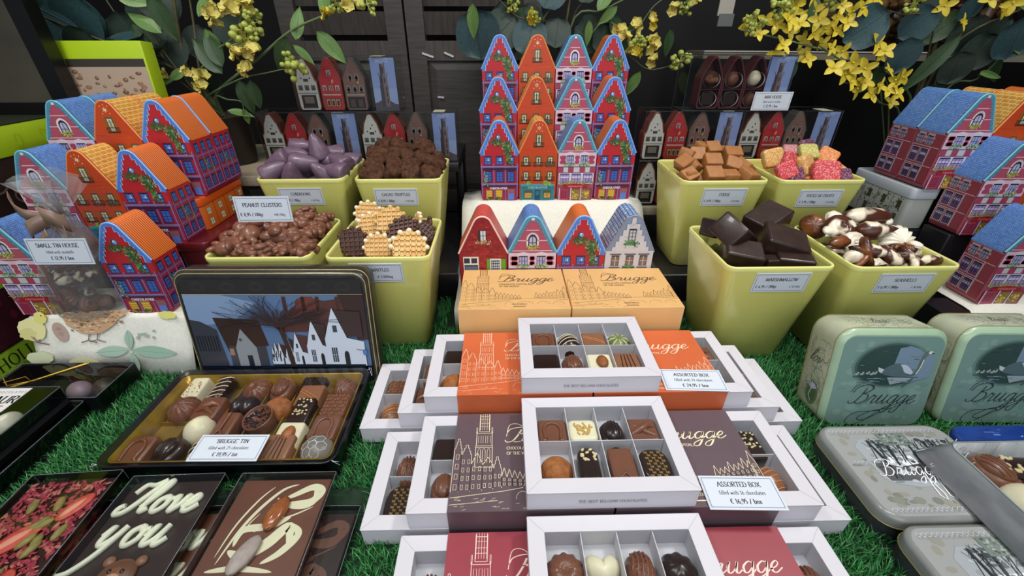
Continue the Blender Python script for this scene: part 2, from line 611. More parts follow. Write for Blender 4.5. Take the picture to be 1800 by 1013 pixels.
def script(art, txt, x, z, h, c, thin=.05, thick=.16, shear=.35, k=7, track=1.0, sx=1.0):
    for ch in txt:
        wd, strs = SCRIPT[ch]
        for st in strs:
            cp = catmull(st, k)
            art.line([(x + (p.x * sx + p.y * shear) * h, z + p.y * h) for p in cp], 0, c, pen=(thin * h, thick * h, 1))
        x += wd * h * track * sx
    return x
# ------------------------------------------------------------------ the window itself
M_BLACK = mat('black_backing', '#0d0b0b', 0.8)
M_WOOD = mat('dark_stained_wood', '#4a4540', 0.6, hx2='#37322e', vscale=14, stretch=(1, 1, 12), detail=5, bump=.15, bscale=60)
M_WOODH = mat('dark_stained_wood_slat', '#4d4741', 0.6, hx2='#393430', vscale=14, stretch=(10, 1, 1.2), detail=5, bump=.15, bscale=60)
M_OAK = mat('pale_oak_board', '#a59a84', 0.55, hx2='#948872', vscale=20, stretch=(8, 1, 1), detail=4)
M_RISER = mat('black_riser_plastic', '#17161a', 0.35)
M_CLOTH = mat('printed_cotton_cloth', '#eceade', 0.85, var=.05, vscale=260, bump=.35, bscale=900)

b = MB().box(-1.6, 1.6, 0.02, 1.5, -0.06, -0.004)
struct('floor', b, mat('window_floor_board', '#2d2a27', 0.7, var=.15, vscale=12))
b = MB().box(-1.6, 1.6, 1.42, 1.5, -0.004, 1.1)
struct('wall_back', b, M_BLACK)
b = MB().box(-1.6, -1.5, 0.1, 1.42, -0.004, 1.1)
struct('wall_left', b, M_BLACK)
b = MB().box(1.5, 1.6, 0.1, 1.42, -0.004, 1.1)
struct('wall_right', b, M_BLACK)


def slab(name, x0, x1, y0, y1, z0, z1, m, label, cat='display riser', group=None, bev=.003):
    mb = MB().rbox(x1 - x0, y1 - y0, z1 - z0, bev, bev * .7)
    o = obj(name, mb, m, None, ((x0 + x1) / 2, (y0 + y1) / 2, z0))
    return tag(o, label, cat, group)


# stepped risers, mostly hidden under what they carry
slab('display_riser', -.735, -.505, .604, .668, -.001, .1625, M_RISER, 'black riser under the second row of house tins on the left')
slab('display_riser', -.735, -.52, .669, .79, -.001, .2175, M_RISER, 'tall black riser under the rearmost house tins on the left')
slab('display_riser', -.43, -.085, .70, .882, -.001, .0565, M_RISER, 'low black riser under the tubs of cuberdons and cacao truffles')
slab('display_riser', .29, .63, .685, .862, -.001, .0565, M_RISER, 'low black riser under the tubs of fudge and fruit jellies')
slab('display_riser', -.05, .278, .945, 1.004, -.001, .2065, M_RISER, 'black riser under the middle row of the central house tins')
slab('display_riser', -.05, .278, 1.006, 1.08, -.001, .2795, M_RISER, 'tall black riser under the topmost row of the central house tins')
slab('display_riser', .80, 1.2, .69, .745, -.004, .1295, M_RISER, 'black riser under the second row of house tins on the right')
slab('display_riser', .82, 1.2, .746, .90, -.004, .1955, M_RISER, 'tall black riser under the rear house tins on the right')
slab('display_riser', .76, .815, .7465, .755, -.004, .115, M_RISER, 'narrow black riser beneath the white brick house tin')
slab('shelf_board', -.66, -.44, .80, 1.08, .193, .2125, M_OAK, 'pale wooden shelf board beside the cuberdons tub', 'shelf')
slab('shelf_board', -.4395, -.090, .892, 1.08, .193, .2125, M_RISER, 'black shelf board under the clear boxes on the left', 'shelf')
slab('shelf_board', .282, .68, .882, 1.02, .098, .1175, M_OAK, 'pale wooden shelf board under the clear boxes on the right', 'shelf')
for nm, x0, x1, y0, y1 in (('a', -.655, -.635, 1.0, 1.06), ('b', -.47, -.45, 1.0, 1.06)):
    slab('shelf_post', x0, x1, y0, y1, -.004, .193, M_OAK, 'pale wooden post under the shelf board, %s' % ('nearer the left wall' if nm == 'a' else 'behind the cuberdons tub'), 'post')
slab('shelf_post', -.11, -.09, 1.0, 1.06, -.004, .193, M_RISER, 'black post under the shelf board behind the cacao truffles', 'post')
slab('shelf_post', .30, .32, .95, 1.0, -.004, .098, M_OAK, 'short pale wooden post under the right shelf board, behind the fudge tub', 'post')
slab('shelf_post', .64, .66, .95, 1.0, -.004, .098, M_OAK, 'short pale wooden post under the right shelf board, behind the fruit jelly tub', 'post')


# cloth-covered steps: box + cloth skin with its printed animals as parts
def cloth_step(label, x0, x1, prof, ybase):
    t = thing('covered_riser', label, 'display riser', ((x0 + x1) / 2, ybase, 0))
    n = 26
    loops = []
    for i in range(n + 1):
        x = x0 + (x1 - x0) * i / n - (x0 + x1) / 2
        e = min(i, n - i) / n
        dr = 0.004 if e < .05 else 0.0
        loops.append([(x, p[0] - ybase + 0.0012 * math.sin(x * 55 + p[1] * 20), max(-.002, p[1] - dr + .0008 * math.sin(x * 90))) for p in prof])
    mb = MB()
    mb.loft(loops, 0, True, False, False, closed=False)
    o = obj('cloth', mb, M_CLOTH, t)
    sm = o.modifiers.new('thick', 'SOLIDIFY')
    sm.thickness = 0.0015
    sm.offset = -1
    top = max(p[1] for p in prof)
    yb = [p[0] for p in prof if p[1] > top * .97]
    mb = MB().box(x0 + .012 - (x0 + x1) / 2, x1 - .012 - (x0 + x1) / 2, min(yb) + .012 - ybase, max(yb) - ybase, -.002, top - .008)
    obj('block', mb, M_RISER, t)
    return t


pl = [(.497, .0), (.5102, .0415), (.5240, .0845), (.5252, .0870), (.5285, .088), (.602, .088)]
cs = cloth_step('white cloth with printed chick and hen draped over the left step', -.690, -.462, pl, .497)
pc = [(.608, .0), (.608, .030), (.609, .037), (.614, .0395), (.68, .0395), (.74, .046), (.80, .078), (.838, .118), (.853, .133), (.866, .1375), (.938, .1375)]
cs2 = cloth_step('white printed cloth over the central step under the house tins', -.085, .292, pc, .60)
pr_ = [(.575, .0), (.575, .02), (.578, .032), (.588, .0385), (.60, .0395), (.688, .0395)]
cs3 = cloth_step('white printed cloth over the low step on the right', .79, 1.15, pr_, .575)
slab('display_riser', .738, .787, .565, .63, -.002, .036, M_RISER, 'black block beside the white cloth step on the right')

# printed animals on the left cloth (front face, just proud of the weave)
rng = random.Random(3)
a = Art(.001, .85)
PX0 = -.5835


def pp(u, v):
    x, y, d = _ray(u, v)
    t = (.4932 + .319 * CAM_H) / (y + .319 * d)
    return ((x * t - PX0) * 1000, (CAM_H - d * t) * 1000 * 1.0497)


def blob(art, cx, cz, rx, rz, col, n=26, jit=.06, ang=0):
    pts = []
    for k in range(n):
        t = 2 * PI * k / n
        q = 1 + rng.uniform(-jit, jit)
        x, z = rx * q * math.cos(t), rz * q * math.sin(t)
        pts.append((cx + x * math.cos(ang) - z * math.sin(ang), cz + x * math.sin(ang) + z * math.cos(ang)))
    art.poly(pts, col)


c = pp(47, 580); blob(a, c[0], c[1], 20, 17, '#e6e0a2'); a.up()
c = pp(62, 556); blob(a, c[0] - 2, c[1] - 3, 9, 9, '#e2da7e'); a.up()
c = pp(40, 588); blob(a, c[0], c[1], 12, 9, '#d9d28e', jit=.12); a.up()
c = pp(68, 553); a.poly([(c[0], c[1]), (c[0] + 6, c[1] - 3), (c[0], c[1] - 5)], '#d9a56a'); a.disc(c[0] - 5, c[1] - 2, 1, 1, '#333028')
for q in ((46, 592), (50, 593)):
    c = pp(*q); a.line([c, (c[0] + 6, c[1] - 9), (c[0] + 20, c[1] - 12)], 1.6, '#8d6f66')
c = pp(97, 584); blob(a, c[0], c[1], 10, 15, '#b89d90', jit=.01, ang=.35); a.up()
for k in range(40):
    a.disc(c[0] + rng.gauss(0, 4), c[1] + rng.gauss(0, 6), .7, .6, '#9a7f74', 6)
a.up()
hen = [(104, 549), (101, 560), (108, 572), (122, 579), (134, 586), (150, 588), (168, 586), (182, 578), (192, 570), (200, 560), (212, 552), (222, 545)]
pts = [pp(*q) for q in hen]
a.poly(pts, '#c9a27c'); a.up()
for k in range(150):
    u, v = rng.uniform(106, 205), rng.uniform(548, 584)
    if v > 552 + (205 - u) * .32 + 15 or v > 548 + (u - 100) * 2.2:
        continue
    p = pp(u, v)
    a.line([p, (p[0] + rng.uniform(2, 6), p[1] + rng.uniform(-1, 1.6))], rng.uniform(.5, 1.4), rng.choice(['#8a6645', '#e8cfae', '#a57c55', '#5f4a38', '#efdcc2']))
    a.L += .02
for q in ((148, 587), (163, 586)):
    c = pp(*q)
    a.line([c, (c[0] - 3, c[1] - 10), (c[0] - 14, c[1] - 13)], 1.6, '#7d6a66'); a.line([(c[0] - 3, c[1] - 10), (c[0] + 9, c[1] - 14)], 1.4, '#7d6a66')
a.up()


def leaf2(u0, v0, u1, v1, wd, col):
    p, q = pp(u0, v0), pp(u1, v1)
    d = (q[0] - p[0], q[1] - p[1]); n = (-d[1] * wd, d[0] * wd)
    ptsl = []
    for k in range(9):
        t = k / 8; s_ = math.sin(PI * t) ** .8
        ptsl.append((p[0] + d[0] * t + n[0] * s_, p[1] + d[1] * t + n[1] * s_))
    for k in range(7, 0, -1):
        t = k / 8; s_ = math.sin(PI * t) ** .8
        ptsl.append((p[0] + d[0] * t - n[0] * s_, p[1] + d[1] * t - n[1] * s_))
    a.poly(ptsl, col); a.up()
    a.line([p, q], .8, '#8fae9b'); a.L -= .5


leaf2(220, 615, 215, 580, .2, '#a3c0ac'); leaf2(218, 616, 160, 620, .17, '#a9c4b0'); leaf2(222, 616, 303, 622, .14, '#9dbda8'); leaf2(222, 620, 236, 655, .2, '#a6c2ae')
c = pp(250, 590)
for k in range(9):
    a.disc(c[0] + rng.gauss(0, 7), c[1] + rng.gauss(0, 6), 2.4, 2, '#a9b8b0', 8); a.L += .02
c = pp(285, 553); blob(a, c[0], c[1] - 1, 13, 6, '#e0dc7a', jit=.2)
c = pp(140, 638); blob(a, c[0], c[1], 22, 8, '#d5d3a4', jit=.05)
c = pp(62, 630); blob(a, c[0], c[1], 20, 10, '#d2d9b4', jit=.1)
a.build('printed_animals', cs, (PX0 - (-.5835), -.0038, 0), (-math.atan(.319), 0, 0))

# printed shapes on the central cloth (flat top part in front of the block)
for (u, v, rx, ry, cx_) in ((985, 385, .022, .014, '#d9d49a'), (1062, 367, .018, .010, '#c9d8c4'), (905, 380, .006, .004, '#a5a79a')):
    a = Art(.001, .85); blob(a, 0, 0, rx * 1000, ry * 1000, cx_, jit=.05); a.up()
    for k in range(14):
        a.disc(rng.gauss(0, rx * 400), rng.gauss(0, ry * 400), .9, .7, '#b3b08a', 6)
    yy = .795 if v > 375 else .815
    zz = .0765 if v > 375 else .094
    a.build('printed_egg', cs2, (on(u, v, zz).x - (-.085 + .292) / 2, yy - .60, zz + .0075), (-PI / 2 + .52, 0, 0))

# ------------------------------------------------------------------ artificial grass
rng = random.Random(11)
g = MB().box(-.80, .80, .10, .70, -.0035, -.0015)
lawn = tag(obj('artificial_grass_mat', g, mat('grass_backing', '#16301b', 0.9, var=.3, vscale=90)), 'green artificial grass mat covering the window floor', 'grass mat')
FOOT = []   # footprints where nothing shows


def foot(x0, x1, y0, y1):
    FOOT.append((x0, x1, y0, y1))


foot(-.05, .255, .12, .61); foot(-.45, -.19, .315, .46); foot(-.735, -.46, .495, .70); foot(-.41, -.12, .56, .70); foot(.32, .44, .53, .70); foot(.48, .60, .53, .70)
foot(-.1775, .368, .364, .483); foot(-.1415, .34, .239, .358); foot(-.1, .302, .11, .233); foot(-.51, -.15, .10, .302); foot(-.80, -.55, .265, .4865); foot(.45, .65, .13, .31); foot(.37, .52, .12, .23); foot(.372, .518, .24, .348); foot(-.60, -.46, .12, .14); foot(.60, .8, .45, .70); foot(-.10, .29, .60, .70)


def grass_mesh():
    v, f, mi = [], [], []
    n = 0
    while n < 52000:
        x, y = rng.uniform(-.74, .72), rng.uniform(.11, .70)
        if any(a0 < x < a1 and b0 < y < b1 for a0, a1, b0, b1 in FOOT):
            continue
        n += 1
        az = rng.uniform(0, 2 * PI)
        h = rng.uniform(.006, .0145)
        wd = rng.uniform(.0004, .0007)
        ln = rng.uniform(.15, 1.0) * h
        dx, dy = math.cos(az), math.sin(az)
        px, py = -dy * wd, dx * wd
        o = len(v)
        z0 = -.002
        v += [(x - px, y - py, z0), (x + px, y + py, z0), (x + dx * ln * .4 + px * .8, y + dy * ln * .4 + py * .8, z0 + h * .6),
              (x + dx * ln * .4 - px * .8, y + dy * ln * .4 - py * .8, z0 + h * .6), (x + dx * ln, y + dy * ln, z0 + h)]
        f += [(o, o + 1, o + 2, o + 3), (o + 3, o + 2, o + 4)]
        k = rng.choice((0, 0, 1, 1, 2))
        mi += [k, k]
    me = bpy.data.meshes.new('grass_blades')
    me.from_pydata(v, [], f)
    for nm, hx in (('grass_dark', '#256b35'), ('grass_mid', '#388545'), ('grass_light', '#5a9c58')):
        me.materials.append(mat(nm, hx, 0.45, spec=.4))
    me.polygons.foreach_set('material_index', mi)
    me.update()
    return me


me = grass_mesh()
go = bpy.data.objects.new('grass_blades', me)
COL.objects.link(go)
go.parent = lawn
go['kind'] = 'stuff'
# ------------------------------------------------------------------ house-shaped tins (unit tin: .06 wide, .045 deep, .126 tall)
TW, TD, TE, TP = 30.0, 45.0, 75.0, 111.5     # half width, depth, eave height, ridge-arc centre (mm)


def gable(off=0.0, n=6):
    """right half of the gable line, eave to ridge, mm, pushed out by off"""
    pts = [(TW + off, TE)]
    for k in range(n + 1):
        a = R(27.5 + (90 - 27.5) * k / n)
        pts.append(((10.8 + off) * math.cos(a), TP + (10.8 + off) * math.sin(a)))
    return pts


def tin_profile(off=0.0):
    g = gable(off)
    right = [(TW - 6 + off * .3, -off * 0), (TW - 2.5, 1.6), (TW - .6 + off, 6)] + g
    left = [(-x, z) for x, z in right[::-1]][1:]
    return right + left


def hw(z):
    if z <= TE:
        return TW
    g = gable()
    for i in range(len(g) - 1):
        if g[i][1] <= z <= g[i + 1][1]:
            t = (z - g[i][1]) / (g[i + 1][1] - g[i][1] + 1e-9)
            return g[i][0] + (g[i + 1][0] - g[i][0]) * t
    return 0.5


def win(a, x, z, w_, h_, fr, pane, mul, nx=2, nz=3, dark='#1c2440'):
    a.rect(x - w_ / 2 - .8, z - .8, x + w_ / 2 + .8, z + h_ + .8, fr)
    a.up(); a.rect(x - w_ / 2, z, x + w_ / 2, z + h_, dark)
    a.up(); a.rect(x - w_ / 2 + .7, z + .5, x + w_ / 2 - .7, z + h_ - 1.6, pane)
    a.up()
    for i in range(1, nx):
        xx = x - w_ / 2 + w_ * i / nx
        a.rect(xx - .35, z, xx + .35, z + h_ - 1.2, mul)
    for i in range(1, nz):
        zz = z + h_ * i / nz
        a.rect(x - w_ / 2 + .5, zz - .3, x + w_ / 2 - .5, zz + .3, mul)
    a.L -= 3


def face_poly(inset=.5):
    return [(x * (1 - inset / TW), z if z > 1 else z + .4) for x, z in tin_profile(-inset * .4)]


GREEN = ['#3f6a3a', '#5d8048', '#264c2e', '#2f5a38', '#98a06a', '#4e7a42', '#355f38']


def stepped(a, c, edge, s0=1.0, n=7, zt=118, inset=3.4):
    dz = (zt - TE) / n
    R_ = []
    for i in range(n):
        h_ = max(2.4, hw(TE + dz * (i + 1)) - inset * .55 - (2.2 if i < n - 1 else 2.5))
        R_ += [(h_, TE - (6 if i == 0 else 0) + dz * i), (h_, TE + dz * (i + 1))]
    pts = R_ + [(-x, z) for x, z in R_[::-1]]
    a.poly(pts, c)
    a.up()
    if edge:
        for sg in (1, -1):
            a.line([(sg * (x + .25), z) for x, z in R_], .9, edge)


def gable_band(a, c, z0=TE - 4):
    g = [(x - .5, z) for x, z in gable(-.4)]
    a.poly([(TW - .6, z0)] + g + [(-x, z) for x, z in g[::-1]][1:] + [(-TW + .6, z0)], c)


def face_red(rngs=5, small=False):
    r = random.Random(rngs)
    a = Art(.001, .38)
    a.poly(face_poly(), '#a02a44'); a.up()
    gable_band(a, '#4c83d6'); a.up()
    stepped(a, '#ba252d', '#a9c8f2'); a.up()
    a.rect(-TW + .6, 58, TW - .6, 72, '#b6242e'); a.up()
    a.disc(-2, 99, 4.6, 4.6, '#9a4050'); a.up(); a.disc(-2, 99, 3.6, 3.6, '#24304f'); a.up(); a.disc(-1.4, 99, 2.6, 2.9, '#7fa6d8'); a.up(); a.disc(-2.2, 100.2, 1.1, 1.2, '#e8f0fa', 8); a.L -= 3
    for x in (-18, 0, 17.5):
        win(a, x, 58.5, 10.5, 12.5, '#7a2a4a', '#4a6fc0', '#2b3f86')
        a.L += 3; a.rect(x - 1, 64, x + 2.4, 68, '#c7d8f2'); a.L -= 3
        win(a, x, 31.5, 10.5, 17, '#6b2a55', '#3f66b8', '#22377c', 2, 4)
    a.up(4)
    for z in (53.5, 26):
        a.rect(-TW + .6, z, TW - .6, z + 2.6, '#7d6aa0'); a.up(); a.rect(-TW + .6, z + 1.9, TW - .6, z + 2.6, '#a898c2')
    for x in (-27.8, -9, 9, 27.8):
        a.rect(x - .8, 0.8 if abs(x) < 20 else 7, x + .8, 60, '#8570a8')
    a.up()
    a.rect(-26, 50, 26, 53, '#3b2146'); a.rect(-26, 22.6, 26, 25.6, '#4a2a3e'); a.up()
    a.rect(-22, 2.5, -12, 18, '#b98d2e'); a.rect(-7, 2.5, 4, 18, '#c49a34'); a.rect(13, 1.8, 23, 12, '#5f7fd0'); a.rect(12, 12, 24, 19.5, '#93606a'); a.up()
    for x in (-17, -1.5):
        for z in (8, 11.5, 14.5):
            a.rect(x - 4.3, z, x + 4.3, z + 1.2, '#e8c65a')
        for k in range(9):
            a.disc(x + r.uniform(-5, 5), r.uniform(2, 6), 1.4, 1.6, r.choice(['#2f4f2e', '#47683c']), 6); a.L += .02
    a.up()
    text(a, 'CHOCOLATIER', -2, 19.2, 3.4, '#e9e6f4', .24, serif=False, sp=.1)
    pts = [(-9 + 22 * t, 93 - 5 * t) for t in [i / 12 for i in range(13)]] + [(12 + 2 * t, 90 - 28 * t) for t in [i / 16 for i in range(17)]] + [(9, 84), (14, 80), (8, 88)]
    a.leaves(pts, 2.9, GREEN, 240, r, 1.9)
    pts = [(-22, 44 - i) for i in range(16)]
    a.leaves(pts, 2.6, ['#5f8f8a', '#7ba79a', '#9cb88a', '#48756b'], 60, r, 1.5)
    return a


def face_orange():
    r = random.Random(8)
    a = Art(.001, .38)
    a.poly(face_poly(), '#c4461f'); a.up()
    for k in range(34):
        z = r.uniform(40, 120); x = r.uniform(-1, 1) * hw(z) * .8
        ln = r.uniform(4, 14)
        if abs(x) + ln / 2 < hw(z) - 2:
            a.rect(x - ln / 2, z, x + ln / 2, z + .5, r.choice(['#b93212', '#e2572c']))
    a.up()
    for k in range(6):
        t = R(60 * k + 30)
        a.poly([(0 + .8 * math.cos(t + 1.2), 112 + .8 * math.sin(t + 1.2)), (4 * math.cos(t), 112 + 4 * math.sin(t)), (.8 * math.cos(t - 1.2), 112 + .8 * math.sin(t - 1.2))], '#f0d9a8')
    for (x, z) in ((-4.5, 116.5), (4.5, 116.5), (-4.5, 107.6), (4.5, 107.6), (0, 118)):
        a.disc(x, z, .7, .7, '#f0d9a8', 6)
    W_ = ((0, 86, 7, 17), (-19, 57, 7, 13), (0, 57, 7, 13), (18.5, 57, 7, 13), (-19, 34, 7, 13), (0, 34, 7, 13), (18.5, 34, 7, 13))
    for (x, z, w_, h_) in W_:
        a.rect(x - w_ / 2 - 4.6, z, x - w_ / 2 - .6, z + h_, '#a4541c'); a.rect(x + w_ / 2 + .6, z, x + w_ / 2 + 4.6, z + h_, '#a4541c')
        win(a, x, z, w_, h_, '#5a3a22', '#d9d6bc', '#8a8a6c', 2, 3, '#6d6a50')
        a.L += 3; a.rect(x - 1.3, z + 5, x + 1.3, z + h_ - 3, '#7d8a76'); a.L -= 3
    a.up(4)
    for (x, z, w_, h_) in W_[:4] + W_[4:]:
        a.rect(x - 8, z - 1.6, x + 8, z - .4, '#2c2320')
        for i in range(13):
            a.rect(x - 7.8 + i * 1.3 - .2, z - .4, x - 7.8 + i * 1.3 + .2, z + 4.6, '#3a2a28')
        a.rect(x - 8, z + 4.4, x + 8, z + 5.0, '#2c2320')
    a.up()
    a.leaves([(18 + i - 5, 58) for i in range(11)], 2.2, ['#4a4038', '#6d5a48', '#55603a', '#38302e'], 60, r, 1.4)
    a.leaves([(i - 5, 58) for i in range(10)], 2.0, ['#7a4a3a', '#8d5a48', '#44504a'], 26, r, 1.2)
    a.up()
    a.rect(-27, .8, 27, 27, '#35808f'); a.up()
    a.rect(-27, 24, 27, 27.5, '#4f9aa6'); a.rect(-24, 19.8, 24, 24, '#2d7283'); a.rect(-22, 3.5, -8, 17.5, '#4d5a44'); a.rect(9, 3.5, 22, 17.5, '#4d5a44'); a.rect(-4.5, 1, 4.5, 18, '#23506a'); a.up()
    a.rect(-20.5, 5, -9.5, 13, '#c99a50'); a.rect(10.5, 5, 20.5, 13, '#c99a50'); a.rect(-3, 9, 3, 16, '#3f6f86'); a.up()
    for x in (-15, 15.5):
        for k in range(18):
            a.disc(x + r.uniform(-5, 5), r.uniform(6, 12), .9, .8, r.choice(['#e0b565', '#a8743a', '#7d8a55', '#d99f70']), 6); a.L += .02
    text(a, 'CHOCOLATIER', 0, 20.3, 3.0, '#bfe0e4', .2, sp=.32, serif=False)
    a.leaves([(-18 + i, 29) for i in range(8)] + [(10 + i, 29) for i in range(12)], 2.0, ['#86a83a', '#9dbb48', '#6d9334', '#a9c462'], 90, r, 1.5)
    return a


def face_pink(trim='#3d93b0'):
    r = random.Random(4)
    a = Art(.001, .38)
    a.poly(face_poly(), '#b0566a'); a.up()
    gable_band(a, trim); a.up()
    stepped(a, '#b04f64', None, inset=2.2, n=9, zt=120); a.up()
    for i in range(9):
        z = TE + 5 * (i)
        h_ = hw(z + 5) - 3.2
        if h_ > 3:
            for sg in (1, -1):
                a.rect(sg * h_ - 2.2, z + .4, sg * h_ + 2.2, z + 1.3, '#7d6088')
    for z in (78, 91.5, 105):
        h_ = hw(z) - 4
        a.rect(-h_, z, h_, z + 1, '#e8c6d2')
    a.rect(-1.8, 118, 1.8, 121, '#cfe0ea'); a.up()
    for k in range(13):
        t = R(180 * k / 12)
        a.disc(0 + 6.6 * math.cos(t), 93 + 6.6 * math.sin(t) * 1.25, 1.3, 1.3, '#e9dfe6', 8)
    a.rect(-7.4, 84, -5, 93, '#e9dfe6'); a.rect(5, 84, 7.4, 93, '#e9dfe6'); a.up()
    a.rect(-5.4, 84, 5.4, 93, '#232338'); a.disc(0, 93, 5.4, 7, '#232338', 14, 0, 180); a.up()
    a.rect(-4, 85, 4, 92.5, '#b9b4d8'); a.disc(0, 92.5, 4, 5, '#b9b4d8', 10, 0, 180); a.up()
    a.rect(-.4, 84, .4, 98, '#2e2e48'); a.rect(-4, 89, 4, 89.8, '#2e2e48'); a.up()
    a.leaves([(i - 6, 83 + (i % 2)) for i in range(13)], 1.5, ['#a9a93c', '#c9c25a', '#7d8a3a', '#d8d08a'], 70, r, 1.3)
    a.up()
    a.rect(-29.3, 54.5, 29.3, 76, '#d9bfce'); a.up()
    for x in (-22, 0, 22):
        for (dx, dz, rx, rz) in ((0, 0, 3.4, 6.5), (0, 3.6, 5, 2.2), (0, -3.6, 5, 2.2)):
            a.rect(x - (rx if x else rx * .7), 65 + dz - rz, x + (rx if x else rx * .7), 65 + dz + rz, '#a84460')
    a.up()
    for x in (-11, 11):
        a.poly([(x - 8.5, 72.5), (x + 8.5, 72.5), (x + 6, 76), (x, 77.3), (x - 6, 76)], '#dccdd8')
        a.up(); win(a, x, 58, 11, 14, '#ddd0dc', '#a7a6d2', '#2e2e4c', 3, 2, '#26283f'); a.L -= 1
    a.up(5)
    a.leaves([(-11 + i - 7, 57.5) for i in range(14)] + [(11 + i - 7, 57.5) for i in range(14)], 1.8, ['#4f7a52', '#8fae5e', '#cfd39a', '#35603f', '#b5b8c0'], 150, r, 1.4)
    a.rect(-29.5, 53.6, 29.5, 54.8, '#463a52')
    a.rect(-29.5, 46, 29.5, 53.6, '#c3c6cc'); a.up()
    for x in (-25, -9, 9, 25):
        a.rect(x - 4.4, 46, x + 4.4, 53.6, '#a8405c')
    a.rect(-27.5, 27, 27.5, 45, '#d8cfe0'); a.up()
    for x in (-18.3, 0, 18.3):
        win(a, x, 28.5, 15, 15.5, '#e4dcea', '#a08ac6', '#3b3560', 3, 2, '#22223a')
        a.L += 3; a.rect(x - 6.5, 36.5, x + 6.5, 39.5, '#d5cbe8'); a.L -= 3
    a.up(4)
    a.leaves([(-26 + i, 28.5 + (i % 3)) for i in range(53)], 1.5, ['#6d8a55', '#a7ad6a', '#d5a95a', '#8a8f98', '#4f6e4a', '#c98f4a'], 190, r, 1.4)
    a.poly([(-19, 20.5), (19, 20.5), (19.5, 24), (10, 27), (0, 28), (-10, 27), (-19.5, 24)], '#a81f2c'); a.up()
    text(a, 'CHOCOLATIER', 0, 22.4, 2.3, '#e4b9a8', .16, sp=.3, serif=False)
    a.rect(-27, 1, 27, 20.5, '#8b3b4f'); a.L += .3
    a.rect(-24, 1.5, -12, 19, '#b0425c'); a.rect(-7.6, 1, -6, 21, '#d9cfe0'); a.rect(8.5, 1, 10, 21, '#d9cfe0'); a.rect(-26, 1, -24.6, 21, '#d9cfe0'); a.up()
    for i in range(3):
        for j in range(5):
            a.rect(-22.6 + i * 3.4, 4 + j * 2.8, -20 + i * 3.4, 6 + j * 2.8, '#7c2440')
    a.rect(-5, 2, 7.5, 18.5, '#8a7a34'); a.rect(11, 2, 24, 18.5, '#8a7440'); a.up()
    for x in (1, 17):
        for k in range(26):
            a.disc(x + r.uniform(-5, 5), r.uniform(3, 15), 1.4, 1.1, r.choice(['#d9b03c', '#e6c860', '#b98a3a', '#9c7a3a', '#c9a46a']), 6); a.L += .02
    return a


def face_brick():
    r = random.Random(6)
    a = Art(.001, .38)
    a.poly(face_poly(), '#8f1f26'); a.up()
    for j in range(36):
        z = 3 + j * 3.2
        for i in range(12):
            x = -26 + i * 4.8 + (2.4 if j % 2 else 0)
            if abs(x) + 2.4 < hw(z + 2) - 2.5 and r.random() < .8:
                a.rect(x - 2.1, z, x + 2.1, z + 2.5, r.choice(['#a3262b', '#96212a', '#7d1a20', '#ad3131']))
    a.up()
    a.rect(-5.5, 92, 4.5, 106, '#3a2a2a'); a.up(); a.rect(-2.6, 92.5, 3.6, 105, '#d5d8de'); a.up(); a.rect(.2, 92.5, .9, 105, '#33333a'); a.rect(-2.6, 98.5, 3.6, 99.2, '#33333a'); a.up()
    a.leaves([(i - 8, 89.5 + (i % 2)) for i in range(16)], 1.2, ['#c9a07a', '#e2c4a4', '#a8764e', '#8a6a48'], 70, r, 1.3)
    a.rect(-25, 50, -6, 71, '#e6e2da'); a.up()
    for (x, z) in ((-20.5, 62), (-11.5, 62)):
        a.rect(x - 3.6, z, x + 3.6, z + 7.2, '#2a3040')
    a.rect(-24, 46, -7, 60, '#3c465c'); a.up(); a.rect(-23, 47, -8, 57, '#5c6c86'); a.up()
    a.rect(4, 42, 8, 68, '#5f9a2e'); a.rect(21.5, 42, 27.5, 68, '#5f9a2e'); a.rect(8, 42, 21.5, 68.5, '#dcd6cc'); a.up()
    a.rect(9.4, 42, 20, 66, '#2a2c3c'); a.up()
    for i in range(4):
        for j in range(6):
            a.rect(10.2 + i * 2.5, 44 + j * 3.6, 12 + i * 2.5, 46.6 + j * 3.6, '#b8bcd0')
    return a


def face_white():
    r = random.Random(7)
    a = Art(.001, .38)
    a.poly(face_poly(), '#8fa3c2'); a.up()
    gable_band(a, '#7f93b4'); a.up()
    stepped(a, '#d2ced2', '#77727c', n=6, zt=120, inset=2.4); a.up()
    a.rect(-TW + .6, 1, TW - .6, 77, '#cdc9ce'); a.up()
    for k in range(120):
        z = r.uniform(3, 115); x = r.uniform(-1, 1) * (hw(z) - 7)
        a.rect(x - 1.6, z, x + 1.6, z + .3, '#b3afb6')
    a.up()
    win(a, 0, 91, 8, 15, '#8d8a90', '#c3c6cc', '#2a2a30', 2, 3, '#1e2026')
    for x in (-17, 1, 18):
        win(a, x, 57, 9, 14, '#9c989c', '#7d6a64', '#d8d4d4', 2, 2, '#3a2c2c')
        win(a, x, 32, 9, 14, '#9c989c', '#59565c', '#d8d4d4', 2, 2, '#2a282c')
        a.rect(x - 7, 71.8, x + 7, 73.4, '#55525a'); a.rect(x - 6.5, 53.5, x + 6.5, 55.2, '#6d6a72')
        a.rect(x - 7, 46.8, x + 7, 48.4, '#55525a')
    a.up(4)
    a.leaves([(i - 7, 88.5 - abs(i - 7) * .3) for i in range(15)], 1.7, ['#3f7a46', '#2f5f38', '#6fa060', '#4d8a50'], 80, r, 1.5)
    a.leaves([(i - 5, 55 - abs(i - 6) * .3) for i in range(14)], 1.7, ['#3f7a46', '#2f5f38', '#6fa060', '#4d8a50'], 70, r, 1.5)
    return a


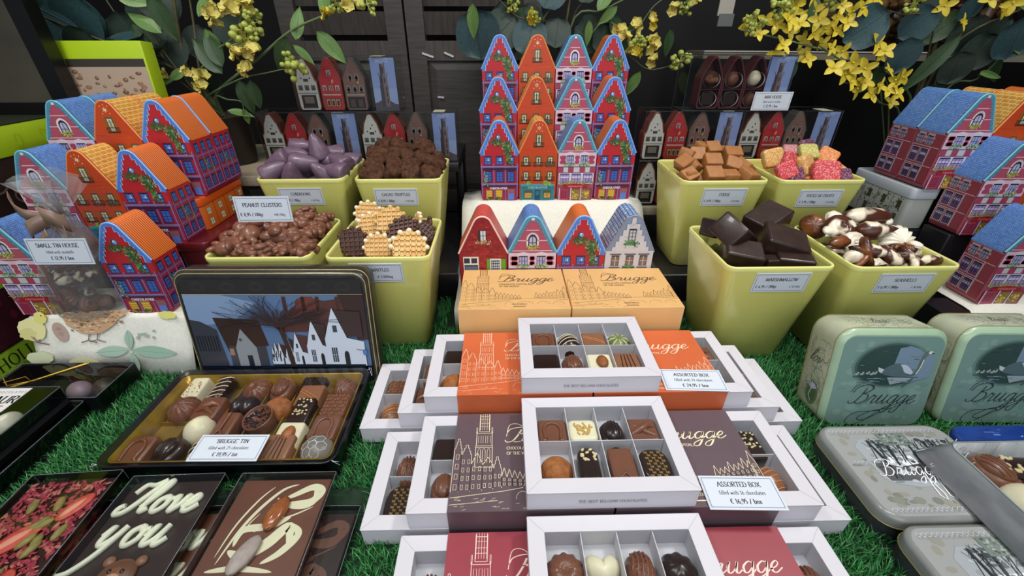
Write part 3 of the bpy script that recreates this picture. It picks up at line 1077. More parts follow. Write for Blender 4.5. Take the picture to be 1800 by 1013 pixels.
def side_red():
    r = random.Random(9)
    a = Art(.001, .38)
    W_ = TD / 2 - 1.5
    a.rect(-W_, 7, W_, TE - 1, '#b02540'); a.up(); a.rect(-W_, 58, W_, TE - 1, '#c2262c'); a.up()
    for x in (-14, 0, 14):
        win(a, x, 57, 8, 12, '#7a2a48', '#4a6ab8', '#2b3c80', 2, 2)
        win(a, x, 33, 8, 15, '#6b2a55', '#4463b0', '#22377c', 2, 3)
        win(a, x, 11, 8, 13, '#6b2a55', '#3f5aa0', '#22377c', 2, 3)
    a.up(4)
    for z in (52, 27, 7.5):
        a.rect(-W_, z, W_, z + 2.2, '#75639a')
    for x in (-20.5, -7, 7, 20.5):
        a.rect(x - .8, 7, x + .8, 58, '#8570a8')
    a.up(); a.leaves([(-5, 44 - i) for i in range(14)] + [(7, 30 + i) for i in range(8)], 2.6, ['#5f8f6a', '#7ba77a', '#4a7558'], 50, r, 1.5)
    return a


def side_pink():
    a = Art(.001, .38)
    W_ = TD / 2 - 1.5
    a.rect(-W_, 7, W_, TE - 1, '#9a4650'); a.up()
    a.rect(-W_, TE - 3, W_, TE - 2, '#d8a8b0')
    for z in (54, 29):
        a.rect(-W_, z, W_, z + 1, '#d9b3ba')
    a.rect(8, 7, 9, 54, '#d0b4be'); a.rect(-W_, 8, -W_ + 1, 54, '#d0b4be'); a.up()
    for x in (-12, 2):
        for (dx, dz) in ((-5, 2), (5, 2), (-5.6, 7), (5.6, 7)):
            a.rect(x + dx - 1.6, 57 + dz, x + dx + 1.6, 57 + dz + 3.2, '#b9a0ac')
        a.rect(x - 5.5, 68, x + 5.5, 71.4, '#c2aeb8'); a.up()
        win(a, x, 57.5, 7.5, 11, '#b9a6b4', '#9a98b4', '#302c40', 2, 2, '#26202c')
        a.L -= 1
        win(a, x - .5, 33, 11, 18, '#d2c4d0', '#6a4a78', '#3b2c4c', 3, 3, '#2a2030')
        a.L += 3; a.rect(x - 5, 43, x + 4, 46, '#c2bcd2'); a.L -= 3
        win(a, x - .5, 10, 11, 17, '#d2c4d0', '#5a4468', '#3b2c4c', 3, 3, '#2a2030')
        a.L += 3; a.rect(x - 5, 19, x + 4, 22.5, '#c2bcd2'); a.L -= 3
    return a


def side_plain(c, wc):
    a = Art(.001, .38)
    W_ = TD / 2 - 1.5
    a.rect(-W_, 7, W_, TE - 1, c); a.up()
    for x in (-13, 0, 13):
        win(a, x, 57, 6.5, 12, '#5a3a22', wc, '#55503c', 2, 2)
        win(a, x, 34, 6.5, 13, '#5a3a22', wc, '#55503c', 2, 2)
        win(a, x, 12, 6.5, 13, '#5a3a22', wc, '#55503c', 2, 2)
    return a


ROOFS = {
    'red': lambda: wavemat('roof_orange_ribs', '#c94a12', '#f08a3c', 110, .38),
    'orange': lambda: brickmat('roof_ochre_tiles', '#c98a35', '#d59a42', '#efd28c', 88, .8, .42, .035, .4, .3),
    'pink': lambda: brickmat('roof_blue_tiles', '#5a86c8', '#7aa2dc', '#3a62a8', 230, .5, .5, .06, .4, .5),
    'brick': lambda: wavemat('roof_red_ribs', '#b3262a', '#e06a5e', 60, .38),
    'white': lambda: brickmat('roof_slate_blue', '#7d9cc6', '#b7c9e2', '#3f5a86', 95, .6, .45, .07, .4, .3),
}
BODY = {'red': '#a02a44', 'orange': '#c0441f', 'pink': '#9a4650', 'brick': '#8f1f26', 'white': '#b9c4d6'}
TRIM = {'red': '#7fb0ee', 'orange': '#e58a4a', 'pink': '#6ac0d2', 'brick': '#f0c4b4', 'white': '#8a8790'}
FACES = {'red': face_red, 'orange': face_orange, 'pink': face_pink, 'brick': face_brick, 'white': face_white}
SIDES = {'red': side_red, 'pink': side_pink, 'orange': lambda: side_plain('#cf4a1c', '#cfc9a8'), 'brick': lambda: side_plain('#8f1f26', '#c9c9cc'), 'white': lambda: side_plain('#b9bfcc', '#8f9aa8')}


def make_tin(kind, sides=True):
    t = thing('house_tin', 'x', 'tin')
    k = .001
    P = tin_profile()
    P2 = tin_profile(-.8)
    d = TD / 2
    mb = MB()
    mb.loft([[(x * k, y * k, z * k) for x, z in pr] for y, pr in ((d, P2), (d - .8, P), (-d + .8, P), (-d, P2))], 0, False)
    obj('tin_body', mb, mat('tin_enamel_' + kind, BODY[kind], .36), t)
    # roof sheet, a separate skin over the upper part
    for_uv, loops, uvs = [], [], []
    g = gable(.7)
    prof = [(x, z) for x, z in g] + [(-x, z) for x, z in g[::-1]][1:]
    prof = [(TW + .9, TE - 1.5)] + prof + [(-TW - .9, TE - 1.5)]
    ln = [0]
    for i in range(1, len(prof)):
        ln.append(ln[-1] + math.hypot(prof[i][0] - prof[i - 1][0], prof[i][1] - prof[i - 1][1]))
    loops, uv = [], []
    for y in (d - .6, d - .2 - .4, -d + 3.0):
        loops.append([(x * k, y * k, z * k) for x, z in prof])
        uv.append([(y * k, l * k) for l in ln])
    mb = MB()
    mb.loft(loops[::2], 0, True, False, False, uv=uv[::2], closed=False)
    o = obj('tin_roof', mb, ROOFS[kind](), t)
    # raised rim along the gable
    g = gable(.2)
    line = [(x * k, (-d + .9) * k, z * k) for x, z in g] + [(-x * k, (-d + .9) * k, z * k) for x, z in g[::-1]][1:]
    obj('gable_rim', MB().tube(line, .0013, 6), mat('tin_rim_' + kind, TRIM[kind], .3), t)
    FACES[kind]().build('front_print', t, (0, (-d - .12) * k, 0))
    if sides:
        s = SIDES[kind]()
        o1 = s.build('side_print', t, ((TW + .15) * k, 0, 0), (0, 0, PI / 2))
        o2 = bpy.data.objects.new('side_print', o1.data)
        COL.objects.link(o2)
        o2.parent = t
        o2.location = ((-TW - .15) * k, 0, 0)
        o2.rotation_euler = (0, 0, -PI / 2)
    return t


DESC = {'red': 'red house tin with ivy', 'orange': 'orange house tin with a white star',
        'pink': 'pink house tin with teal gable', 'brick': 'dark red house tin with green shutters', 'white': 'white house tin with slate blue roof'}


def tin(kind, x, yf, z, sc, label, group, rz=0.0):
    return place(('tin', kind), lambda: make_tin(kind), (x, yf + TD * .0005 * sc, z), (0, 0, rz), label, 'tin', group, sc)


# central block: three stepped rows of four
KR = ['red', 'orange', 'pink', 'red']
side_ = ['at the left end', '', '', 'at the right end']
for (row, yf, z, x0) in (('front row', .8697, .1380, -.0063), ('middle row', .9434, .2070, -.0078), ('topmost row', 1.0127, .2800, -.0032)):
    for i, kd in enumerate(KR):
        tin(kd, x0 + i * .0784, yf, z, 1.3, (DESC[kd] + ', %s of the central block %s' % (row, side_[i])).strip(), 'house tins in the central block')
# four tins in front of the block
for i, kd in enumerate(['brick', 'pink', 'red', 'white']):
    tin(kd, -.0324 + i * .0783, .6155, .0402, 1.3, DESC[kd] + ', standing behind the peach Brugge boxes', 'house tins behind the peach boxes')
# left group
G = 'house tins on the left steps'
L = 1.14
tin('pink', -.6650, .53, .0885, L, 'pink house tin left of the gift bag, cut by the left edge', G)
tin('red', -.514, .53, .0885, L, 'red house tin on the hen cloth, lowest on the left', G)
for kd, x in (('pink', -.6525), ('orange', -.5835), ('red', -.5205 + .006)):
    tin(kd, x, .606, .163, L, DESC[kd] + ', middle step of the left group', G)
for row, yf in (('top left step, front of its pair', .670), ('top left step, rear of its pair', .7225)):
    for kd, x in (('pink', -.639), ('orange', -.570), ('red', -.5010)):
        tin(kd, x, yf, .2180, L, DESC[kd] + ', ' + row, G)
# right group
G = 'house tins on the right steps'
tin('pink', .846, .602, .040, 1.3, 'pink house tin with blue roof, lowest on the right', G)
tin('pink', .846, .689, .130, 1.3, 'pink brick house tin with blue roof, middle step on the right', G)
tin('orange', .926, .689, .130, 1.3, 'orange house tin with ochre roof, middle step on the right, cut by the frame', G)
for row, yf in (('front of its pair', .7475), ('rear of its pair', .8075)):
    tin('pink', .802, yf, .196, 1.3, 'pink brick house tin with blue roof, top right step, ' + row, G)
    tin('orange', .882, yf, .196, 1.3, 'orange house tin with ochre roof, top right step, ' + row, G)
tin('red', .962, .8075, .196, 1.3, 'red house tin with orange roof at the far right, behind the ochre roofs', G)


# lidded tins lying under the steps
def lidded_tin(label, sx, sy, h, col, lidc, loc, winc, nwin, cat='tin', rz=0):
    t = thing('lidded_tin', label, cat, loc, (0, 0, rz))
    obj('tin_body', MB().rbox(sx, sy, h, .008, .001), mat('enamel_' + col.strip('#'), col, .35), t)
    obj('tin_lid', MB().rbox(sx + .003, sy + .003, h * .26, .0085, .0015, z=h * .745), mat('enamel_' + lidc.strip('#'), lidc, .3), t)
    for sg in (1, -1):
        a = Art(.001, .4)
        for i in range(nwin):
            x = (-sy * 500 + sy * 1000 * (i + .5) / nwin)
            for z in (h * 100, h * 430):
                a.rect(x - 5, z, x + 5, z + h * 220, '#8a7a58'); a.up(); a.rect(x - 4, z + 1, x + 4, z + h * 220 - 1, winc); a.up(); a.rect(x - .4, z + 1, x + .4, z + h * 220 - 1, '#5a5240'); a.rect(x - 4, z + h * 110 - .4, x + 4, z + h * 110 + .4, '#5a5240'); a.L -= 2
            if i:
                xx = x - sy * 500 / nwin
                a.rect(xx - .5, 0, xx + .5, h * 740, '#6d3a20')
        a.build('window_print', t, (sg * (sx / 2 + .0002), 0, 0), (0, 0, sg * PI / 2))
    return t


lidded_tin('orange lidded tin with small cream windows lying under the left red tins', .042, .125, .0515, '#c85f20', '#d4521a', (-.4965, .716, .166), '#c9cdb4', 4)
lidded_tin('dark red lidded tin under the orange lidded tin on the left', .05, .19, .055, '#4a1418', '#5a1519', (-.4775, .70, .1105), '#b8b0a8', 5)
lidded_tin('black and red lidded tin at the bottom of the left side stack', .05, .19, .1110, '#32161a', '#4a1a1e', (-.4775, .70, -.001), '#8f8a88', 5)
t = lidded_tin('white brick lidded tin with ivy under the top right house tins', .05, .15, .078, '#a9aca6', '#c5ccd2', (.785, .828, .1165), '#3a4034', 4)
a = Art(.001, .5); r_ = random.Random(2)
a.leaves([(-60 + i * 8 + (i % 3), 22 + (i * 13) % 38) for i in range(16)], 4, ['#4a6a40', '#6d8a58', '#35502f'], 150, r_, 2.2)
a.build('ivy_print', t, (-.0256, 0, 0), (0, 0, -PI / 2))
slab('display_riser', .762, .808, .756, .90, -.004, .1160, M_RISER, 'black plinth under the white brick lidded tin')
# ------------------------------------------------------------------ yellow-green tubs of loose sweets
M_TUB = mat('lime_yellow_plastic', '#d8d578', 0.24, coat=.35, sss=.15)
M_TUBRIM = mat('lime_yellow_rim', '#e2e088', 0.25, coat=.3, sss=.1)
WB = .149


def make_tub():
    t = thing('sweets_tub', 'x', 'tub')
    mb = MB()
    # shell: outer wall, inner wall
    lo = [rr(.100, .100, .012, 0.0, 5), rr(.109, .109, .015, .003, 5), rr(.1475, .1475, .013, .163, 5)]
    mb.loft(lo, 0, True, True, False)
    li = [rr(.1415, .1415, .010, .165, 5), rr(.105, .105, .012, .006, 5)]
    mb.loft(li, 0, True, False, True)
    obj('tub_body', mb, M_TUB, t)
    mb = MB()
    mb.loft([rr(.1475, .1475, .013, .1628, 5), rr(WB, WB, .0135, .165, 5), rr(WB, WB, .0135, .1695, 5), rr(WB - .0012, WB - .0012, .013, .171, 5), rr(.143, .143, .010, .171, 5), rr(.1413, .1413, .010, .1695, 5), rr(.1413, .1413, .010, .1645, 5)], 0, True, False, False)
    obj('rim', mb, M_TUBRIM, t)
    return t


TUBS = {}


def tub(key, cx, yf, z, label):
    TUBS[key] = (cx, yf + WB / 2, z)
    return place('tub', make_tub, (cx, yf + WB / 2, z), (0, 0, 0), label, 'tub', 'yellow-green tubs of loose sweets')


tub('peanut', -.3470, .5410, 0, 'yellow-green plastic tub full of peanut clusters')
tub('waffle', -.1775, .5375, 0, 'yellow-green plastic tub full of small waffles')
tub('marsh', .3740, .4960, 0, 'yellow-green plastic tub full of dark marshmallow blocks')
tub('sea', .5440, .4935, 0, 'yellow-green plastic tub full of chocolate seashells')
tub('cub', -.3475, .7255, .0566, 'yellow-green plastic tub full of purple cuberdons')
tub('truf', -.1800, .7220, .0566, 'yellow-green plastic tub full of cacao truffles')
tub('fudge', .3770, .7000, .0566, 'yellow-green plastic tub full of fudge cubes')
tub('pate', .5455, .7010, .0566, 'yellow-green plastic tub full of sugared fruit jellies')


def fill(key, m, label, bump, freq, top):
    """the sweets further down in the tub, seen only through the gaps"""
    cx, cy, z = TUBS[key]
    n = 26
    s = .131
    v, f = [], []
    for j in range(n + 1):
        for i in range(n + 1):
            x, y = (i / n - .5) * s, (j / n - .5) * s
            e = 1 - max(abs(i / n - .5), abs(j / n - .5)) * 2
            h = top * min(1, e * 2.2) + bump * (1 - 2 * abs(noise.noise((x * freq + cx * 9, y * freq, 3.3))) * 1.6)
            v.append((x, y, .171 - .034 + h))
    for j in range(n):
        for i in range(n):
            a_ = j * (n + 1) + i
            f.append((a_, a_ + 1, a_ + n + 2, a_ + n + 1))
    o = len(v)
    per = [i for i in range(n)] + [(n + 1) * k + n for k in range(n)] + [n * (n + 1) + n - k for k in range(n)] + [(n - k) * (n + 1) for k in range(n)]
    for p in per:
        v.append((v[p][0] * .77, v[p][1] * .77, .02))
    k = len(per)
    for i in range(k):
        f.append((per[i], o + i, o + (i + 1) % k, per[(i + 1) % k]))
    f.append([o + i for i in range(k)][::-1])
    mb = MB().add(v, f, 0, True)
    o_ = obj('sweets_below', mb, m, None, (cx, cy, z))
    tag(o_, label, 'sweets', kind='stuff')


ORD = ['back', 'second', 'third', 'front']
NTH = ['leftmost', 'second from left', 'third from left', 'fourth from left', 'fifth from left', 'sixth from left', 'seventh from left', 'eighth from left', 'ninth from left']


def pile(key, rows, crop, scl, desc, cat, group, builder, names=None):
    """rows: list (back to front) of (depth from tub front, items); item = (u, v in the crop, kind, rotation)"""
    cx, cy, z = TUBS[key]
    yf = cy - WB / 2
    nr = len(rows)
    for ri, (dep, items) in enumerate(rows):
        rn = {0: 'back row', nr - 1: 'front row'}.get(ri, ['', 'second row from the back', 'third row from the back', 'fourth row from the back'][ri] if ri else '')
        items = sorted(items, key=lambda q: q[0])
        for k, it in enumerate(items):
            u, v, kind, rot = it[:4]
            sc = (it[4] if len(it) > 4 else 1.0) * (1.14 if key == 'cub' else 1)
            p = at(crop[0] + u / scl, crop[1] + v / scl, yf + dep)
            m_ = .040 if key == 'marsh' else .055
            p.x = max(cx - m_, min(cx + m_, p.x))
            d = desc[kind] if isinstance(desc, dict) else desc
            nth = NTH[k] if k < len(items) - 1 or len(items) == 1 else 'rightmost'
            if len(items) == 1:
                nth = 'alone'
            place((key, kind), lambda: builder(kind), p, rot, '%s, %s of the pile, %s' % (d, rn, nth), cat, group, sc)


# ---- cuberdons
M_CUB = mat('cuberdon_sugar', '#6d5668', 0.38, var=.14, vscale=130, bump=.1, bscale=300, coat=.15)


def b_cub(kind):
    r = random.Random(len(kind))
    prof = [(.0, -.017), (.0125, -.0172), (.0160, -.0155), (.0164, -.0125), (.0150, -.006), (.0120, .003), (.0080, .013), (.0045, .0195), (.0018, .0215), (.0002, .022)]
    mb = MB().lathe(prof, 18, 0, None, lambda a: 1 + .02 * math.sin(3 * a))
    return obj('cuberdon', mb, M_CUB)


rt = lambda x, y, z=0: (R(x), R(y), R(z))
pile('cub', [
    (.115, [(720, 295, 'a', rt(80, 0, 75)), (915, 335, 'a', rt(75, 10, -60)), (1030, 380, 'a', rt(70, 0, -90))]),
    (.085, [(815, 300, 'a', rt(5, -8, 0), 1.05), (690, 350, 'a', rt(80, 0, 70)), (900, 390, 'a', rt(80, 0, -70))]),
    (.055, [(555, 390, 'a', rt(110, 0, -75)), (735, 400, 'a', rt(85, 0, 80), 1.1), (985, 395, 'a', rt(70, 0, -120))]),
    (.028, [(530, 450, 'a', rt(60, 0, 100)), (645, 465, 'a', rt(25, 20, 0)), (850, 465, 'a', rt(30, -30, 0)), (965, 455, 'a', rt(80, 0, -100))]),
], (340, 180), 3.75, 'purple cone-shaped cuberdon', 'sweet', 'cuberdons in the tub', b_cub)
fill('cub', M_CUB, 'lower layer of purple cuberdons in the tub', .010, 40, .012)

# ---- truffles
M_TRUF = mat('cocoa_dusted_truffle', '#60402e', 0.95, hx2='#3a2318', vscale=150, detail=5, bump=.5, bscale=260, spec=.2)


def b_truf(kind):
    s = {'a': 1.7, 'b': 5.2, 'c': 9.4}[kind]

    def fn(x, y, z):
        return 1 + .50 * noise.noise((x * 1.1 + s, y * 1.1, z * 1.1 + s)) + .13 * noise.noise((x * 3.2, y * 3.2 + s, z * 3.2))
    mb = MB().ell((0, 0, 0), (.0190, .0175, .0150), 0, None, 20, 14, fn=fn)
    return obj('cacao_truffle', mb, M_TRUF)


pile('truf', [
    (.125, [(1260, 295, 'a', rt(0, 0, 0)), (1370, 300, 'b', rt(0, 20, 40), 1.1), (1470, 310, 'c', rt(0, 0, 0)), (1535, 305, 'a', rt(0, 0, 90))]),
    (.095, [(1220, 345, 'b', rt(10, 0, 0)), (1310, 370, 'c', rt(0, 0, 45), 1.2), (1420, 370, 'a', rt(0, 0, 130)), (1510, 375, 'b', rt(0, 0, 80), 1.1), (1600, 385, 'c', rt(0, 0, 10))]),
    (.060, [(1195, 405, 'c', rt(0, 0, 90)), (1430, 435, 'a', rt(0, 30, 10), 1.05), (1330, 415, 'b', rt(0, 0, 70)), (1590, 425, 'a', rt(20, 0, 200), 1.05)]),
    (.030, [(1135, 480, 'b', rt(0, 0, 0), .8), (1205, 470, 'a', rt(0, 0, 60), 1.1), (1315, 465, 'c', rt(0, 10, 160)), (1440, 480, 'b', rt(0, 0, 200), .9), (1565, 475, 'c', rt(0, 0, 250))]),
], (340, 180), 3.75, 'cocoa-dusted dark truffle', 'truffle', 'cacao truffles in the tub', b_truf)
fill('truf', M_TRUF, 'lower layer of cacao truffles in the tub', .010, 60, .014)

# ---- peanut clusters
M_PEA = mat('milk_chocolate_gloss', '#855640', 0.36, hx2='#6a4030', vscale=90, coat=.1)


def b_pea(kind):
    r = random.Random({'a': 4, 'b': 17, 'c': 29}[kind])
    mb = MB()
    for k in range(17):
        d = Vector((r.gauss(0, 1), r.gauss(0, 1), r.gauss(0, .7))).normalized()
        c = (d.x * .0155, d.y * .0125, d.z * .0100)
        M = Matrix.Translation(c) @ Matrix.Rotation(r.uniform(0, PI), 4, 'Z') @ Matrix.Rotation(r.uniform(0, PI), 4, 'X')
        s = r.uniform(.8, 1.15)
        mb.ell((0, 0, 0), (.0096 * s, .0070 * s, .0050 * s), 0, M, 12, 8)
    mb.ell((0, 0, 0), (.0145, .0120, .0095), 0, None, 10, 7)
    return obj('peanut_cluster', mb, M_PEA)


pile('peanut', [
    (.125, [(860, 170, 'a', rt(0, 0, 30), .8), (735, 130, 'b', rt(0, 0, 70), .9)]),
    (.095, [(480, 225, 'c', rt(0, 0, 10)), (600, 215, 'a', rt(0, 0, 60)), (735, 185, 'b', rt(10, 0, 100), 1.15), (855, 220, 'c', rt(0, 20, 50))]),
    (.062, [(260, 290, 'b', rt(0, 0, 20), 1.05), (375, 265, 'a', rt(0, -20, 100), 1.3), (590, 290, 'c', rt(0, 0, 170), 1.35), (800, 270, 'a', rt(0, 0, 10), .9)]),
    (.030, [(215, 365, 'a', rt(0, 0, 0), 1.15), (345, 370, 'c', rt(0, 0, 60), .8), (450, 380, 'b', rt(0, 0, 45), 1.0), (600, 375, 'a', rt(0, 0, 80), .8), (720, 345, 'c', rt(0, 0, 120), 1.2)]),
], (340, 340), 3.75, 'lumpy milk chocolate peanut cluster', 'peanut cluster', 'peanut clusters in the tub', b_pea)
fill('peanut', M_PEA, 'lower layer of peanut clusters in the tub', .009, 70, .014)

# ---- waffles
M_WPLAIN = mat('golden_waffle', '#e6c488', 0.6, hx2='#d6a860', vscale=60, bump=.15)
M_WCHOC = mat('chocolate_waffle', '#5f3c2e', 0.5, hx2='#4a2d22', vscale=80, bump=.1)
M_WWHITE = mat('white_chocolate_dip', '#efe3c8', 0.5)


def b_waffle(kind):
    m = M_WCHOC if kind == 'dark' else M_WPLAIN
    t = thing('waffle', 'x', 'waffle')
    r0 = .0205
    n = 48
    ol = lambda q, z: [(r0 * q * (1 + .045 * math.cos(12 * 2 * PI * k / n)) * math.cos(2 * PI * k / n), r0 * q * (1 + .045 * math.cos(12 * 2 * PI * k / n)) * math.sin(2 * PI * k / n), z) for k in range(n)]
    mb = MB()
    mb.loft([ol(.93, -.0018), ol(1, -.0008), ol(1, .0008), ol(.93, .0016)], 0, True)
    p = .0064
    for sg in (1, -1):
        for i in range(-3, 4):
            c = i * p + .0016
            if abs(c) > r0 * .93:
                continue
            h = math.sqrt((r0 * .95) ** 2 - c * c)
            z0, z1 = (.0010, .0040) if sg > 0 else (-.0036, -.0012)
            for (x0, x1, y0, y1) in ((c - .0011, c + .0011, -h, h), (-h, h, c - .0011, c + .0011)):
                v = [(x0, y0, z0), (x1, y0, z0), (x1, y1, z0), (x0, y1, z0)]
                q = .0005
                v2 = [(x0 + q, y0 + q, z1), (x1 - q, y0 + q, z1), (x1 - q, y1 - q, z1), (x0 + q, y1 - q, z1)]
                if sg > 0:
                    mb.loft([v, v2], 0, False, False, True)
                else:
                    mb.loft([[(a_, b_, z0) for a_, b_, _ in v2], [(a_, b_, z1) for a_, b_, _ in v]], 0, False, True, False)
    obj('waffle_grid', mb, m, t)
    rim = MB()
    for k in range(12):
        a_ = 2 * PI * k / 12
        if kind == 'half' and 200 < k * 30 < 340:
            continue
        rim.ell((r0 * .99 * math.cos(a_), r0 * .99 * math.sin(a_), .0004), (.0034, .0034, .0036), 0, None, 9, 6)
    obj('scalloped_edge', rim, M_WWHITE if kind in ('white', 'half') else m, t)
    return t


WD = {'dark': 'chocolate-coated round waffle', 'white': 'golden round waffle with a white-dipped edge', 'half': 'golden round waffle half edged in white', 'plain': 'plain golden round waffle'}
pile('waffle', [
    (.120, [(365, 100, 'white', rt(60, 10, 20)), (690, 165, 'white', rt(70, 0, -70), .9), (768, 190, 'dark', rt(75, 0, -75), .85)]),
    (.095, [(515, 148, 'plain', rt(58, 0, 5), 1.12), (385, 180, 'white', rt(62, 0, 15), 1.0), (720, 225, 'dark', rt(40, 25, -30))]),
    (.066, [(265, 285, 'dark', rt(66, 0, 6), 1.08), (595, 205, 'dark', rt(35, -10, 0), 1.12)]),
    (.034, [(430, 320, 'half', rt(62, 0, 0), 1.0), (635, 318, 'half', rt(50, 6, 10), 1.25)]),
], (550, 350), 3.75, WD, 'waffle', 'round waffles in the tub', b_waffle)
fill('waffle', mat('waffle_crumb', '#b98548', 0.7, hx2='#5d3826', vscale=30), 'lower layer of small waffles in the tub', .006, 60, .002)

# ---- fudge
M_FUD = mat('caramel_fudge', '#a8703c', 0.55, hx2='#966032', vscale=70, bump=.12, bscale=220)


def b_fud(kind):
    mb = MB().rbox(.0265, .0250, .0190, .002, .0014, z=-.0095)
    return obj('fudge_cube', mb, M_FUD)


pile('fudge', [
    (.118, [(520, 105, 'a', rt(20, 10, 30), .8), (760, 135, 'a', rt(0, 10, 60), .8), (630, 125, 'a', rt(35, 0, 8))]),
    (.088, [(385, 180, 'a', rt(10, 20, 50)), (475, 185, 'a', rt(50, 0, -5)), (830, 180, 'a', rt(20, 0, -10), 1.1)]),
    (.058, [(275, 265, 'a', rt(20, -30, 20)), (440, 290, 'a', rt(30, 20, 40)), (630, 255, 'a', rt(30, 0, -4), 1.1), (830, 285, 'a', rt(35, 15, -15), 1.05), (1010, 305, 'a', rt(20, 30, 35), 1.1)]),
    (.028, [(330, 385, 'a', rt(0, 0, 20), .8), (395, 395, 'a', rt(30, -15, 25)), (640, 385, 'a', rt(30, 0, 0), 1.1), (800, 400, 'a', rt(10, 0, -5)), (980, 390, 'a', rt(20, 10, 30), 1.1)]),
], (1140, 240), 5.63, 'caramel brown fudge cube', 'fudge', 'fudge cubes in the tub', b_fud)
fill('fudge', M_FUD, 'lower layer of fudge cubes in the tub', .008, 55, .010)


# ---- fruit jellies
def jelly(name, hx, hx2):
    return mat(name, hx, 0.42, hx2=hx2, vscale=520, detail=3, bump=.3, bscale=900, sss=.4, contrast=(.48, .68))


JM = {'amber': jelly('jelly_amber', '#cf9a52', '#f0d49a'), 'red': jelly('jelly_red', '#c2303a', '#ef9a9a'), 'purple': jelly('jelly_purple', '#5e2240', '#b98aa4'),
      'orange': jelly('jelly_orange', '#d87a30', '#f2c08a'), 'green': jelly('jelly_green', '#b0a84a', '#e6e0a8'), 'pink': jelly('jelly_pink', '#b06a6e', '#e2b4b0')}


def b_jel(kind):
    mb = MB().rbox(.034, .030, .0125, .006, .0035, z=-.006, n=4, nb=3)
    return obj('fruit_jelly', mb, JM[kind])


pile('pate', [
    (.118, [(500, 110, 'purple', rt(55, 0, 25)), (340, 150, 'pink', rt(40, 0, -10), .9)]),
    (.090, [(510, 155, 'green', rt(45, 0, 0), 1.0), (160, 215, 'amber', rt(60, -10, 8), 1.15), (700, 200, 'orange', rt(60, 20, -35))]),
    (.060, [(325, 250, 'red', rt(70, 30, 15)), (485, 285, 'amber', rt(62, 0, 40), 1.25), (890, 345, 'amber', rt(50, 30, -20), 1.1), (270, 380, 'purple', rt(40, 0, 10), .8)]),
    (.028, [(155, 340, 'red', rt(60, -20, 10), 1.0), (380, 400, 'purple', rt(55, 0, 20), 1.05), (680, 355, 'red', rt(58, 0, -12), 1.3), (850, 395, 'purple', rt(50, 0, 5), .9)]),
], (1330, 240), 5.63, {k: 'sugared %s fruit jelly' % k for k in JM}, 'fruit jelly', 'fruit jellies in the tub', b_jel)
fill('pate', JM['orange'], 'lower layer of sugared fruit jellies in the tub', .007, 50, .010)

# ---- marshmallow blocks
M_DARK = mat('dark_chocolate_coat', '#36241d', 0.36, hx2='#281915', vscale=70, bump=.18, bscale=70, coat=.15)


def b_marsh(kind):
    mb = MB()
    mb.rbox(.050, .036, .030, .003, .003, z=-.015, n=3, nb=3)
    o = obj('marshmallow_block', mb, M_DARK)
    return o


pile('marsh', [
    (.115, [(205, 140, 'a', rt(-10, 10, 20), .9), (560, 105, 'a', rt(10, -15, 30), 1.25), (815, 235, 'a', rt(10, 30, 10), .75)]),
    (.070, [(325, 175, 'a', rt(25, 30, 40), 1.2), (650, 235, 'a', rt(20, 14, -10), 1.25)]),
    (.041, [(410, 300, 'a', rt(18, 8, -12), 1.05), (845, 345, 'a', rt(5, 0, -18), .95), (600, 345, 'a', rt(0, 0, 5), .6)]),
], (1180, 360), 3.378, 'dark chocolate coated marshmallow block', 'marshmallow', 'marshmallow blocks in the tub', b_marsh)
fill('marsh', M_DARK, 'lower layer of marshmallow blocks in the tub', .007, 40, .006)

# ---- seashells
M_SHELL = mat('marbled_shell_chocolate', '#e6d9c0', 0.32, hx2='#4a2415', vscale=48, detail=1.5, contrast=(.40, .50), coat=.1)
M_SHELLB = mat('brown_shell_chocolate', '#7d4522', 0.32, hx2='#3a1c12', vscale=50, detail=2, contrast=(.4, .62), coat=.1)
M_SHELLW = mat('white_shell_chocolate', '#efe6d2', 0.32, hx2='#cbb49c', vscale=60, detail=2, contrast=(.5, .8), coat=.1)


